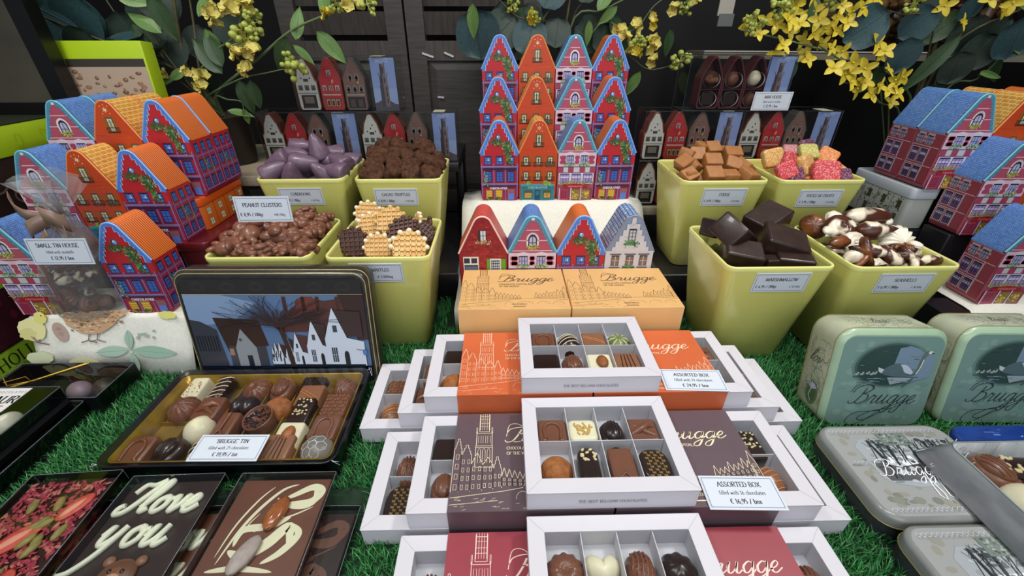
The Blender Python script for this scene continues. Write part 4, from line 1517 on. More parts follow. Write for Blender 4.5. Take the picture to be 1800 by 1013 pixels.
def b_shell(kind):
    base, m = kind[:-1], {'m': M_SHELL, 'b': M_SHELLB, 'w': M_SHELLW}[kind[-1]]
    mb = MB()
    nm = 'chocolate_seashell'
    if base == 'scallop':
        n, nr = 44, 9
        v, f = [], []
        for j in range(nr + 1):
            q = j / nr
            for i in range(n + 1):
                a_ = R(-20 + 220 * i / n)
                rib = 1 + .07 * math.cos(11 * 2 * PI * i / n) * q
                rad = .0215 * q * rib
                v.append((rad * math.cos(a_), rad * math.sin(a_) * 1.05 - .010, .011 * math.sqrt(max(0, 1 - q * q)) * rib + .0012 * math.cos(11 * 2 * PI * i / n) * q - .004))
        for j in range(nr):
            for i in range(n):
                k = j * (n + 1) + i
                f.append((k, k + n + 1, k + n + 2, k + 1))
        o = len(v)
        for i in range(n + 1):
            p = v[nr * (n + 1) + i]
            v.append((p[0] * .9, p[1] * .9, -.0075))
        for i in range(n):
            f.append((nr * (n + 1) + i, o + i, o + i + 1, nr * (n + 1) + i + 1))
        f.append([o + i for i in range(n + 1)][::-1])
        mb.add(v, f, 0, True)
        mb.rbox(.014, .006, .006, .002, .0015, 0, Matrix.Translation((0, -.0145, -.007)))
    elif base == 'snail':
        pts, rs = [], []
        for k in range(34):
            t = k / 33
            a_ = 2 * PI * 2.3 * t
            rad = .0125 * (1 - t) ** .8 + .0008
            pts.append((rad * math.cos(a_), rad * math.sin(a_), .008 * t))
            rs.append(.0068 * (1 - t) ** .7 + .0018)
        mb.tube(pts, rs, 10)
    elif base == 'whelk':
        mb.lathe([(.0003, .024), (.0025, .020), (.0045, .016), (.0040, .0145), (.0072, .010), (.0066, .008), (.0105, .001), (.0100, -.001), (.0115, -.007), (.009, -.014), (.004, -.020), (.0004, -.022)], 18)
        mb.ell((.006, 0, -.008), (.007, .009, .010), 0, Matrix.Rotation(.3, 4, 'Y'))
    elif base == 'mussel':
        def fn(x, y, z):
            return 1 - .35 * max(0, x) ** 2
        mb.ell((0, 0, 0), (.027, .0105, .0085), 0, None, 20, 10, -.5)
        mb.tube([(-.024, -.006, -.004), (0, -.0108, -.004), (.024, -.005, -.004)], .002, 6)
    elif base == 'star':
        n = 5
        v, f = [(0, 0, .0085)], []
        K = 40
        for k in range(K):
            a_ = 2 * PI * k / K
            q = .5 + .5 * math.cos(5 * a_)
            rad = .0075 + .0155 * q ** 1.5
            v.append((rad * math.cos(a_), rad * math.sin(a_), .0035))
        for k in range(K):
            v.append((v[1 + k][0] * .55, v[1 + k][1] * .55, .0075))
        for k in range(K):
            v.append((v[1 + k][0], v[1 + k][1], -.004))
        for k in range(K):
            k2 = (k + 1) % K
            f += [(0, 1 + K + k, 1 + K + k2), (1 + K + k, 1 + k, 1 + k2, 1 + K + k2), (1 + k, 1 + 2 * K + k, 1 + 2 * K + k2, 1 + k2)]
        f.append([1 + 2 * K + k for k in range(K)][::-1])
        mb.add(v, f, 0, True)
    else:   # clam
        mb.ell((0, 0, 0), (.013, .0155, .0075), 0, None, 24, 10, fn=lambda x, y, z: 1 + .03 * math.cos(16 * math.atan2(y, x)))
        mb.ell((0, 0, -.003), (.0142, .0165, .004), 0, None, 24, 6)
    return obj(nm, mb, m)


SD = {'scallopb': 'brown ribbed scallop chocolate', 'scallopw': 'pale ribbed scallop chocolate', 'scallopm': 'marbled ribbed scallop chocolate', 'snailm': 'marbled snail shell chocolate', 'snailw': 'white snail shell chocolate', 'snailb': 'brown snail shell chocolate',
      'whelkm': 'marbled whelk chocolate', 'whelkw': 'white whelk chocolate', 'musselm': 'long marbled mussel chocolate', 'musselb': 'long brown mussel chocolate', 'musselw': 'long white mussel chocolate', 'starm': 'marbled starfish chocolate', 'starb': 'brown starfish chocolate', 'clamw': 'pale clam chocolate', 'clamb': 'brown clam chocolate', 'clamm': 'marbled clam chocolate'}
pile('sea', [
    (.125, [(155, 135, 'clamb', rt(40, -50, 0), 1.3), (320, 95, 'clamw', rt(40, 0, 0)), (520, 72, 'musselm', rt(10, 0, 3), 1.5), (690, 110, 'snailw', rt(0, 0, 0), .7)]),
    (.092, [(250, 165, 'musselw', rt(30, 10, 40), .8), (345, 160, 'snailm', rt(40, 0, 0), 1.2), (565, 165, 'whelkm', rt(80, 0, 80), 1.35), (790, 195, 'scallopw', rt(52, 0, 0), 1.28)]),
    (.060, [(300, 235, 'musselb', rt(30, 0, 15), .9), (425, 250, 'snailw', rt(60, 0, 0), .9), (900, 252, 'clamw', rt(10, 0, 60), .6), (760, 270, 'scallopb', rt(30, 0, 160), .8), (860, 300, 'whelkw', rt(75, 0, -70), .8)]),
    (.030, [(405, 320, 'whelkw', rt(80, 0, 110), .9), (500, 320, 'starb', rt(60, 0, 20), 1.15), (580, 300, 'whelkm', rt(90, 0, 70), .9), (665, 335, 'snailm', rt(30, 0, 60), 1.0), (800, 350, 'starm', rt(35, 0, 40), 1.0), (950, 350, 'musselm', rt(20, 0, 5), .75)]),
], (1380, 360), 3.617, SD, 'seashell chocolate', 'chocolate seashells in the tub', b_shell)
fill('sea', M_SHELL, 'lower layer of chocolate seashells in the tub', .008, 55, .008)


# ------------------------------------------------------------------ price cards
M_CARD = mat('price_card_paper', '#cdd4de', 0.6)
INK = '#23262e'
NAVY = '#2c3e6b'


def price_card(label, w_, h_, lines, loc, rot, thick=.0009, support=None):
    """lines: (text, x, z, height, align, weight) in mm from the card's lower left"""
    t = thing('price_card', label, 'price card', loc, rot, 'white price cards')
    obj('card', MB().box(-w_ / 2, w_ / 2, 0, thick, 0, h_), M_CARD, t)
    a = Art(.001, .6)
    W_, H_ = w_ * 1000, h_ * 1000
    a.frame(-W_ / 2 + 2.2, 2.2, W_ / 2 - 2.2, H_ - 2.2, .45, NAVY)
    a.build('border_line', t, (0, -.0001, 0))
    a = Art(.001, .6)
    for (s, x, z, h, al, wg) in lines:
        text(a, s, -W_ / 2 + x if al == 'l' else x, z, h, INK, wg, align=al)
    a.build('lettering', t, (0, -.00012, 0))
    return t


TILT = -math.atan(.0193 / .16)   # tub walls slope in towards the base


def tub_card(key, label, name, p1, p2, u, v, sq=None):
    cx, cy, z = TUBS[key]
    yf = cy - WB / 2
    p = at(u, v, yf + .004)
    zz = p.z - z
    y = yf + .00075 + (.163 - zz) * (.01925 / .160)
    p = at(u, v, y - .0012)
    H_ = .0315
    L_ = [(name, 0 if p2 else 6, 18.5, 5.0, 'c', .17), (p1, 5 if p2 else 38, 7.2, 4.2, 'l', .18)]
    if p2:
        L_.append((p2, 52, 7.4, 2.9, 'l', .16))
    # lower edge centre on the sloping wall
    c = Vector((p.x, y - .0014, p.z)) - Vector((0, math.sin(-TILT) * -H_ / 2, math.cos(TILT) * H_ / 2))
    c.y = yf + .00075 + (.163 - (c.z - z)) * (.01925 / .160) - .0013
    price_card(label, .075, H_, L_, c, (-TILT, 0, 0))


tub_card('marsh', 'price card reading MARSHMALLOW on the front of its tub', 'MARSHMALLOW', '€ 6,95 / 200gr', '€ 34,75/kg', 1372, 497)
tub_card('sea', 'price card reading SEASHELLS on the front of its tub', 'SEASHELLS', '€ 6,95 / 200gr', '€ 34,75/kg', 1588, 498)
tub_card('fudge', 'price card reading FUDGE on the front of its tub', 'FUDGE', '€ 4,95 / 200gr', '€ 24,75/kg', 1272, 347)
tub_card('pate', 'price card reading PATES DE FRUITS on the front of its tub', 'PÂTES DE FRUITS', '€ 5,95 / 200gr', '€ 29,75/kg', 1440, 349)
tub_card('cub', 'price card reading CUBERDONS on the front of its tub', 'CUBERDONS', '€ 8,95 / 180gr', '€ 49,75/kg', 530, 346)
tub_card('truf', 'price card reading CACAO TRUFFLES on the front of its tub', 'CACAO TRUFFLES', '€ 8,95 / 180gr', '€ 49,75/kg', 697, 347)
tub_card('waffle', 'price card reading WAFFLES on the front of its tub', 'WAFFLES', '€ 5,50/bag', None, 662, 480)
p = at(468, 390, .552)
price_card('price card reading PEANUT CLUSTERS standing among the clusters', .0735, .0345, [('PEANUT CLUSTERS', 0, 20.5, 5.0, 'c', .17), ('€ 8,95 / 180gr', 5, 8, 4.4, 'l', .18), ('€49,75/kg', 50, 8.2, 3.0, 'l', .16)], p, (R(-6), 0, 0))
p = at(115, 465, .5005)
price_card('price card reading SMALL TIN HOUSE propped in front of the gift bag', .0755, .0345, [('SMALL TIN HOUSE', 0, 23, 5.2, 'c', .17), ('filled with seashells', 0, 15, 3.6, 'c', .13), ('€ 12,95 / box', 0, 6.5, 4.4, 'c', .18)], p, (R(-7), 0, 0))
# ------------------------------------------------------------------ single chocolates
M_MILK = mat('milk_chocolate', '#7a4b36', 0.36, var=.1, vscale=60, coat=.08)
M_MILK2 = mat('light_milk_chocolate', '#936145', 0.38, var=.1, vscale=60, coat=.08)
M_DK = mat('dark_chocolate', '#2c1913', 0.28, var=.12, vscale=60, coat=.1)
M_WHT = mat('white_chocolate', '#ece2c2', 0.35, var=.04, vscale=60, coat=.08)
M_GOLDNUT = mat('roasted_nut_crumb', '#b9733a', 0.75, hx2='#8a4c20', vscale=180, bump=.5, bscale=420)
M_ALM = mat('almond_skin', '#7a3f1c', 0.5, hx2='#a0602f', vscale=120, stretch=(1, .2, 1))
M_CRM = mat('cream_stripe', '#e6d2b4', 0.4)
M_ORG = mat('orange_stripe', '#c98450', 0.4)
M_NUT = mat('chopped_nut', '#e3d0a4', 0.6)
M_GRN = mat('pistachio_chocolate', '#7d8455', 0.35, hx2='#5f6a44', vscale=90)
M_GREY = mat('silver_grey_chocolate', '#8a8580', 0.35, hx2='#6f6a66', vscale=50)
M_SEED = mat('black_sprinkles', '#16121a', 0.3)


def domefn(n, amp):
    return lambda x, y, z: 1 + amp * math.cos(n * math.atan2(y, x))


def choc_build(kind):
    T = Matrix.Translation
    r = random.Random(len(kind) * 7 + ord(kind[0]))
    mb, sub = MB(), []

    def part(nm, m):
        q = MB()
        sub.append((nm, q, m))
        return q
    if kind == 'horseshoe':
        m = M_MILK
        mb.rbox(.0245, .0255, .0135, .003, .002, nb=3)
        pts = [(-.0062, -.009, .0138), (-.0072, -.001, .0138)] + [(.0072 * math.cos(R(180 - 18 * k)), .001 + .0072 * math.sin(R(180 - 18 * k)), .0138) for k in range(11)] + [(.0072, -.001, .0138), (.0062, -.009, .0138)]
        part('horseshoe_relief', m).tube(pts, .0015, 8)
        sub[-1][1].ell((0, .0105, .0135), (.0016, .0012, .001), 0)
        sub[-1][1].ell((-.0072, -.0095, .0135), (.0024, .0018, .0014), 0)
        sub[-1][1].ell((.0072, -.0095, .0135), (.0024, .0018, .0014), 0)
    elif kind in ('stripe_oval', 'stripe_oval_milk', 'bar_stripe'):
        m = M_DK if kind != 'stripe_oval_milk' else M_MILK2
        if kind == 'bar_stripe':
            mb.rbox(.015, .030, .0145, .005, .005, nb=4)
        else:
            mb.ell((0, 0, .004), (.0118, .0150, .0125), 0, None, 20, 12, -.32)
        q = part('drizzle', M_CRM if kind != 'stripe_oval_milk' else M_ORG)
        for k in range(5):
            y0 = -.010 + k * .005
            pts = []
            for i in range(9):
                x = -.0105 + .021 * i / 8
                if kind == 'bar_stripe':
                    x *= .68
                y = y0 + (x * .35)
                if kind == 'bar_stripe':
                    z = .0146 - .0025 * (abs(x) / .007) ** 4
                else:
                    zz = 1 - (x / .0118) ** 2 - (y / .0150) ** 2
                    if zz < .02:
                        continue
                    z = .004 + .0125 * math.sqrt(zz) + .0001
                pts.append((x, y, z))
            if len(pts) > 2:
                q.tube(pts, .0006, 5)
    elif kind in ('square_line', 'block_lines', 'caramel', 'square_dark', 'log_point', 'log_cross', 'bar_plain', 'white_speck', 'square_grid', 'square_nib'):
        m = {'square_line': M_MILK2, 'block_lines': M_MILK2, 'caramel': M_MILK, 'square_dark': M_DK, 'log_point': M_MILK, 'log_cross': M_MILK, 'bar_plain': M_MILK, 'white_speck': M_WHT, 'square_grid': M_DK, 'square_nib': M_DK}[kind]
        dims = {'log_point': (.019, .032), 'log_cross': (.018, .030), 'bar_plain': (.015, .034), 'white_speck': (.018, .026), 'square_nib': (.019, .030)}.get(kind, (.0245, .0245))
        mb.rbox(dims[0], dims[1], .0135, .003, .0022, nb=3)
        if kind in ('square_line',):
            q = part('drizzle', M_ORG)
            q.tube([(-.0105, .004, .0136), (0, -.001, .0137), (.0105, -.007, .0136)], .0006, 5)
            q.tube([(-.0105, .0065, .0136), (0, .002, .0137), (.0105, -.004, .0136)], .0005, 5)
        elif kind == 'block_lines':
            q = part('drizzle', M_DK)
            for k in range(4):
                q.tube([(-.006 + k * .004, -.010, .0136), (-.004 + k * .003, .009, .0136)], .0005, 5)
        elif kind == 'caramel':
            q = part('folded_swirl', m)
            q.tube([(-.0105, -.004, .0120), (-.004, -.001, .0140), (.004, .004, .0145), (.0105, .003, .0125)], [.0022, .0034, .0030, .0016], 8)
            q.tube([(-.008, .006, .0125), (.002, -.003, .0136), (.009, -.006, .0125)], [.0012, .0028, .0016], 8)
        elif kind == 'log_point':
            q = part('pointed_ridge', m)
            q.tube([(-.0075, -.015, .013), (0, -.008, .0145), (.0075, -.015, .013)], .0009, 6)
            q.tube([(-.0085, .014, .0125), (-.0085, -.014, .0125)], .0012, 6); q.tube([(.0085, .014, .0125), (.0085, -.014, .0125)], .0012, 6)
        elif kind == 'log_cross':
            q = part('crossed_ridge', m)
            q.tube([(-.008, -.013, .0128), (0, -.004, .0146), (0, .013, .0142)], .0011, 6); q.tube([(.008, -.013, .0128), (0, -.004, .0146)], .0011, 6)
        elif kind == 'white_speck':
            q = part('speckles', M_GOLDNUT)
            for k in range(22):
                q.ell((r.uniform(-.007, .007), r.uniform(-.011, .011), .0135), (.0006, .0008, .0004), 0, None, 6, 4)
        elif kind == 'square_grid':
            q = part('bead_grid', m)
            for i in range(7):
                for j in range(7):
                    q.ell((-.0093 + i * .0031, -.0093 + j * .0031, .0134), (.0011, .0011, .0011), 0, None, 7, 5)
        elif kind == 'square_nib':
            q = part('chopped_nuts', M_NUT)
            for k in range(26):
                q.ell((r.uniform(-.007, .008), r.uniform(-.004, .013), .014), (.0012, .0010, .0008), 0, T((0, 0, 0)) @ Matrix.Rotation(0, 4, 'Z'), 6, 4)
    elif kind in ('flower', 'ribbed_dome', 'green_dome', 'turban'):
        m = {'flower': M_MILK, 'ribbed_dome': M_MILK, 'green_dome': M_GRN, 'turban': M_DK}[kind]
        n = {'flower': 12, 'ribbed_dome': 18, 'green_dome': 10, 'turban': 9}[kind]
        prof = [(.0120, 0), (.0138, .0015), (.0138, .005), (.0125, .0095), (.0095, .0130), (.006, .0148), (.0034, .0150), (.0026, .0140), (.0003, .0142)] if kind == 'flower' else [(.0120, 0), (.0130, .0015), (.0128, .005), (.0112, .0095), (.0080, .0132), (.0042, .0150), (.0003, .0155)]
        mb.lathe(prof, n * 6, 0, None, lambda a_: 1 + .05 * math.cos(n * a_))
        if kind == 'green_dome':
            q = part('pale_petals', mat('pale_green_petal', '#c3c48a', .4))
            for k in range(8):
                a_ = 2 * PI * k / 8
                q.tube([(.003 * math.cos(a_), .003 * math.sin(a_), .0152), (.0075 * math.cos(a_), .0075 * math.sin(a_), .0137), (.0112 * math.cos(a_), .0112 * math.sin(a_), .0098)], [.0006, .0013, .0006], 6)
    elif kind in ('oval_ring', 'oval_dark', 'oval_milk'):
        m = M_DK if kind == 'oval_dark' else M_MILK
        mb.loft([rr(.019, .026, .0094, .0, 6), rr(.0215, .0285, .0106, .0015, 6), rr(.0210, .028, .0103, .006, 6), rr(.018, .025, .0089, .0095, 6), rr(.014, .021, .0069, .0105, 6)], 0, True)
        q = part('oval_top', m)
        q.ell((0, .001, .0105), (.0078, .0108, .0055), 0, None, 24, 10, -.4, None)
        for k in range(5):
            x = -.0052 + k * .0026
            L = .0108 * math.sqrt(max(0, 1 - (x / .0078) ** 2)) * .82
            pts = [(x, .001 + L * (i / 3 - 1), .0105 + .0056 * math.sqrt(max(0, 1 - (x / .0078) ** 2 - (L * (i / 3 - 1) / .0108) ** 2))) for i in range(7)]
            q.tube(pts, .0006, 5)
    elif kind in ('almond_white',):
        m = M_WHT
        mb.rbox(.0235, .0250, .0125, .003, .0022, nb=3)
        part('almond', M_ALM).ell((.002, 0, .0135), (.0058, .0098, .0042), 0, None, 16, 8, fn=lambda x, y, z: 1 - .22 * max(0, y))
    elif kind in ('white_flake',):
        m = M_WHT
        mb.rbox(.0245, .0235, .0150, .005, .004, nb=4)
        q = part('golden_flakes', mat('golden_flake', '#c9a054', .6))
        for k in range(26):
            M = T((r.gauss(0, .0045), r.gauss(.001, .0045), .0152)) @ Matrix.Rotation(r.uniform(0, PI), 4, 'Z') @ Matrix.Rotation(r.uniform(-.4, .4), 4, 'X')
            q.ell((0, 0, 0), (.0020, .0011, .0005), 0, M, 6, 4)
    elif kind == 'nut_dome':
        m = M_GOLDNUT
        mb.ell((0, 0, .005), (.0130, .0125, .0115), 0, None, 20, 14, -.4, fn=None)
    elif kind == 'log_nuts':
        m = M_DK
        mb.rbox(.0165, .034, .0145, .0075, .004, nb=4, n=5)
        q = part('chopped_nuts', M_NUT)
        for k in range(13):
            M = T((r.uniform(-.006, .006), r.uniform(.004, .015), .0146)) @ Matrix.Rotation(r.uniform(0, PI), 4, 'Z')
            q.ell((0, 0, 0), (.0019, .0012, .0009), 0, M, 7, 5)
    elif kind in ('transfer',):
        m = M_DK
        mb.loft([rr(.020, .026, .008, 0, 6), rr(.0235, .029, .0095, .0015, 6), rr(.0235, .029, .0095, .0105, 6), rr(.0220, .0275, .0088, .0125, 6), rr(.019, .0245, .0075, .0132, 6)], 0, True)
        a = Art(.001, .4)
        for j in range(-4, 5):
            for i in range(-2, 3):
                x, z = i * 5.2 + (2 if j % 2 else 0), j * 2.6
                if (x / 8.4) ** 4 + (z / 11) ** 4 < 1:
                    text(a, 'THE', x - 1.6, z - .9, 1.7, '#b08a4a', .2, align='l', sp=.1, serif=False, squeeze=.8)
        sub.append(('gold_pattern', a.mb, a.mats))
    elif kind in ('shell', 'shell_long'):
        m = M_MILK
        L = .0150 if kind == 'shell' else .0175
        mb.ell((0, 0, .003), (.0108, L, .0135), 0, None, 60, 14, -.22, fn=lambda x, y, z: (1 + .05 * math.cos(15 * math.atan2(y, x) + 2 * y)) * (1 - .22 * max(0, y)))
        q = part('grooved_rib', m)
        for k in range(5):
            x0 = -.0064 + k * .0032
            pts = []
            for i in range(9):
                y = L * .8 * (i / 4 - 1)
                x = x0 * (1 - .22 * max(0, y / L)) + .001 * math.sin(y * 260)
                zz = 1 - (x / .0098) ** 2 - (y / (L * .84)) ** 2
                if zz > .12:
                    pts.append((x, y, .003 + .0133 * math.sqrt(zz)))
            if len(pts) > 2:
                q.tube(pts, .0010, 6)
    elif kind == 'heart':
        m = M_WHT
        n, nr = 48, 8
        v, f = [], []
        for j in range(nr + 1):
            q = math.sin(PI / 2 * j / nr)
            for i in range(n):
                t = 2 * PI * i / n
                x = 16 * math.sin(t) ** 3
                y = 13 * math.cos(t) - 5 * math.cos(2 * t) - 2 * math.cos(3 * t) - math.cos(4 * t)
                v.append((x * .00086 * q, (y + 2.5) * .00092 * q, .0155 * math.cos(PI / 2 * j / nr)))
        for j in range(nr):
            for i in range(n):
                i2 = (i + 1) % n
                f.append((j * n + i, (j + 1) * n + i, (j + 1) * n + i2, j * n + i2))
        f.append([nr * n + i for i in range(n)][::-1])
        mb.add(v, f, 0, True)
    elif kind == 'lattice':
        m = M_MILK
        mb.rbox(.024, .025, .0125, .003, .002, nb=3)
        q = part('woven_lattice', M_MILK2)
        for i in range(6):
            for j in range(6):
                x, y = -.0095 + i * .0038, -.0098 + j * .0039
                M = T((x, y, .0128)) @ Matrix.Rotation(R(45 if (i + j) % 2 else -45), 4, 'Z')
                q.ell((0, 0, 0), (.0024, .0008, .0009), 0, M, 8, 5)
    elif kind == 'football':
        m = M_GREY
        mb.ell((0, 0, .005), (.0140, .0135, .0115), 0, None, 22, 14, -.4)
        q = part('hexagon_seams', mat('pale_seam', '#c2bdb6', .45))
        for (cx_, cy_) in [(0, 0)] + [(.0072 * math.cos(R(60 * k)), .0072 * math.sin(R(60 * k))) for k in range(6)]:
            pts = []
            for k in range(7):
                a_ = R(60 * k + 30)
                x, y = cx_ + .0041 * math.cos(a_), cy_ + .0041 * math.sin(a_)
                zz = max(.06, 1 - (x / .0140) ** 2 - (y / .0135) ** 2)
                pts.append((x, y, .005 + .0116 * math.sqrt(zz)))
            q.tube(pts, .0004, 5)
    elif kind == 'sprinkle_cup':
        m = M_MILK
        mb.lathe([(.0105, 0), (.0125, .004), (.0135, .0140), (.0128, .0150), (.0118, .0140), (.0116, .0125), (.0002, .0125)], 30)
        q = part('black_sprinkles', M_SEED)
        for k in range(70):
            a_, d_ = r.uniform(0, 2 * PI), .0108 * math.sqrt(r.random())
            M = T((d_ * math.cos(a_), d_ * math.sin(a_), .0132 + r.uniform(0, .0008))) @ Matrix.Rotation(r.uniform(0, PI), 4, 'Z')
            q.ell((0, 0, 0), (.0016, .0005, .0005), 0, M, 6, 4)
    elif kind == 'lemon':
        m = M_WHT
        mb.ell((0, 0, .004), (.0125, .0150, .0125), 0, None, 22, 12, -.32, fn=lambda x, y, z: 1 - .18 * max(0, -y))
    elif kind == 'leaf':
        m = M_MILK
        mb.ell((0, 0, .003), (.0135, .0140, .0130), 0, None, 48, 12, -.22, fn=lambda x, y, z: 1 + .035 * math.cos(12 * math.atan2(y, x)))
        q = part('leaf_vein', m)
        for k in (-1, 1):
            for i in range(4):
                y0 = -.006 + i * .004
                q.tube([(0, y0, .0158 - abs(y0) * .25), (k * .005, y0 + .003, .0146 - abs(y0) * .2), (k * .009, y0 + .0045, .0118 - abs(y0) * .2)], .0007, 5)
        q.tube([(0, -.012, .008), (0, -.006, .0150), (0, .006, .0150), (0, .012, .008)], .0009, 6)
    elif kind == 'coffee_bean':
        m = M_DK
        mb.ell((-.0055, 0, .005), (.0068, .011, .0085), 0, None, 16, 10, -.5)
        mb.ell((.0055, 0, .005), (.0068, .011, .0085), 0, None, 16, 10, -.5)
        mb.rbox(.022, .020, .006, .004, .001)
    elif kind == 'egg_pale':
        m = mat('pale_sugar_egg', '#dcd6c8', .45, hx2='#cfc6b6', vscale=60)
        mb.ell((0, 0, .012), (.0135, .0180, .0120), 0, None, 20, 12)
    elif kind == 'egg_lilac':
        m = mat('lilac_sugar_egg', '#a08a96', .45, hx2='#927a88', vscale=60)
        mb.ell((0, 0, .012), (.0135, .0175, .0120), 0, None, 20, 12)
    elif kind == 'egg_dark':
        m = mat('speckled_dark_egg', '#4a4238', .5, hx2='#2e2a2a', vscale=120, contrast=(.45, .55))
        mb.ell((0, 0, .012), (.0135, .0175, .0120), 0, None, 20, 12)
    if sub:
        t = thing('chocolate', 'x', 'chocolate')
        obj('chocolate_body', mb, m, t)
        for nm, q, mm in sub:
            obj(nm, q, mm, t, (0, 0, .0134) if nm == 'gold_pattern' else (0, 0, 0), (-PI / 2, 0, 0) if nm == 'gold_pattern' else (0, 0, 0))
        return t
    return obj('chocolate', mb, m)


CD = {'horseshoe': 'square milk chocolate with horseshoe', 'stripe_oval': 'dark oval chocolate with pale stripes', 'stripe_oval_milk': 'milk chocolate oval with orange stripes', 'bar_stripe': 'long dark chocolate with white stripes',
      'square_line': 'square chocolate with orange line', 'block_lines': 'square milk chocolate with dark lines', 'caramel': 'square milk chocolate with swirl', 'square_dark': 'plain square dark chocolate', 'log_point': 'long milk chocolate with pointed ridge',
      'log_cross': 'milk chocolate with crossed ridges', 'bar_plain': 'plain milk chocolate finger', 'white_speck': 'white chocolate block with nut specks', 'square_grid': 'dark square chocolate with a bead grid', 'square_nib': 'dark chocolate topped with chopped nuts',
      'flower': 'milk chocolate flower dome', 'ribbed_dome': 'ribbed milk chocolate dome', 'green_dome': 'green dome chocolate with pale petals', 'turban': 'dark ribbed turban chocolate', 'oval_ring': 'oval milk chocolate with raised top', 'oval_dark': 'grooved oval dark chocolate', 'oval_milk': 'grooved oval milk chocolate',
      'almond_white': 'white chocolate square with an almond', 'white_flake': 'white chocolate with golden flakes', 'nut_dome': 'golden nut-crumb dome', 'log_nuts': 'dark chocolate log with nut pieces', 'transfer': 'dark chocolate with gold letter pattern', 'shell': 'grooved milk chocolate shell', 'shell_long': 'long grooved milk chocolate shell',
      'heart': 'white chocolate heart', 'lattice': 'milk chocolate with a woven lattice', 'football': 'grey football dome chocolate', 'sprinkle_cup': 'chocolate cup of black sprinkles', 'lemon': 'smooth white chocolate oval', 'leaf': 'veined milk chocolate leaf dome', 'coffee_bean': 'twin-lobed dark chocolate',
      'egg_pale': 'pale sugared egg', 'egg_lilac': 'lilac sugared egg', 'egg_dark': 'speckled dark egg'}


def choc(kind, loc, rz, where, group, sc=1.0):
    return place(('choc', kind), lambda: choc_build(kind), loc, (0, 0, rz), CD[kind] + ', ' + where, 'chocolate', group, sc)


# ------------------------------------------------------------------ white window trays and coloured sleeves
M_WBOX = mat('white_box_card', '#cecbd2', 0.5, var=.015, vscale=30)
M_WIN = mat('white_tray_insert', '#d3d0d6', 0.55)
M_FILM = clear('window_film', gloss=.05, rough=.05)
TRW, TRD, TRH = .160, .1185, .0252
CW, CDp = .1305 / 4, .0895 / 2


def make_tray():
    t = thing('chocolate_tray', 'x', 'chocolate box')
    mb = MB()
    mb.loft([rr(TRW, TRD, .0008, 0, 1), rr(TRW, TRD, .0008, TRH - .001, 1)], 0, False, True, False)
    mb.loft([rr(TRW - .002, TRD - .002, .0006, TRH - .001, 1), rr(TRW - .002, TRD - .002, .0006, .002, 1)], 0, False, False, True)
    obj('tray_body', mb, M_WBOX, t)
    mb = MB()
    o_, i_ = rr(TRW + .0008, TRD + .0008, .001, TRH - .001, 2), rr(.1305, .0895, .0006, TRH - .001, 2)
    mb.loft([o_, [(x, y, TRH - .0003) for x, y, z in rr(TRW + .0008, TRD + .0008, .001, 0, 2)], [(x, y, TRH) for x, y, z in rr(TRW - .0004, TRD - .0004, .001, 0, 2)], [(x, y, TRH) for x, y, z in i_], i_, [(x, y, .0022) for x, y, z in rr(.1315, .0905, .0006, 0, 2)]], 0, False, False, False)
    obj('window_frame', mb, M_WBOX, t)
    # mitre folds at the corners
    for sx in (-1, 1):
        for sz in (-1, 1):
            a = Art(.001, .6)
            a.line([(sx * (TRW * 500 - .5), sz * (TRD * 500 - .5)), (sx * 65.25, sz * 44.75)], .3, '#a5a2a8')
            a.build('mitre_fold', t, (0, 0, TRH + .0001), (-PI / 2, 0, 0))
    h = TRH - .0025
    mb = MB().box(-.0652, .0652, -.0004, .0004, .0021, h)
    obj('divider', mb, M_WIN, t)
    for i in (-1, 0, 1):
        for s in (-1, 1):
            obj('divider', MB().box(i * CW - .0004, i * CW + .0004, min(s * .0446, s * .0005), max(s * .0446, s * .0005), .0021, h), M_WIN, t)
    v = [(-.066, -.0455, 0), (.066, -.0455, 0), (.066, .0455, 0), (-.066, .0455, 0)]
    obj('window_film', MB().add(v, [(0, 1, 2, 3)]), M_FILM, t, (0, 0, TRH - .0009))
    a = Art(.001, .6)
    text(a, 'THE BEST BELGIAN CHOCOLATES', 0, 9.5, 3.5, '#8a8894', .16)
    a.build('lettering', t, (0, -TRD / 2 - .0006, 0))
    return t


TRAYG = 'white window trays of eight chocolates'


def tray(x, y, z, label):
    return place('tray', make_tray, (x, y, z), (0, 0, 0), label, 'chocolate box', TRAYG)


COLN = ['leftmost', 'second', 'third', 'rightmost']


def fill_tray(x, y, z, rows, where, group, cols=(0, 1, 2, 3)):
    """rows: back row then front row"""
    for ri, row in enumerate(rows):
        for ci, kd in zip(cols, row):
            if not kd:
                continue
            kd, rz = (kd, 0) if isinstance(kd, str) else kd
            w_ = where + (', back row' if ri == 0 else ', front row')
            if len(cols) > 1:
                w_ += ', ' + COLN[ci]
            choc(kd, (x + (ci - 1.5) * CW, y + (.5 - ri) * CDp + (-.004 if ri else -.006), z + .0024), rz, w_, 'chocolates in the white trays', 1.26)


LZ = .0257
YB, YC, YD = .4235, .2985, .1735


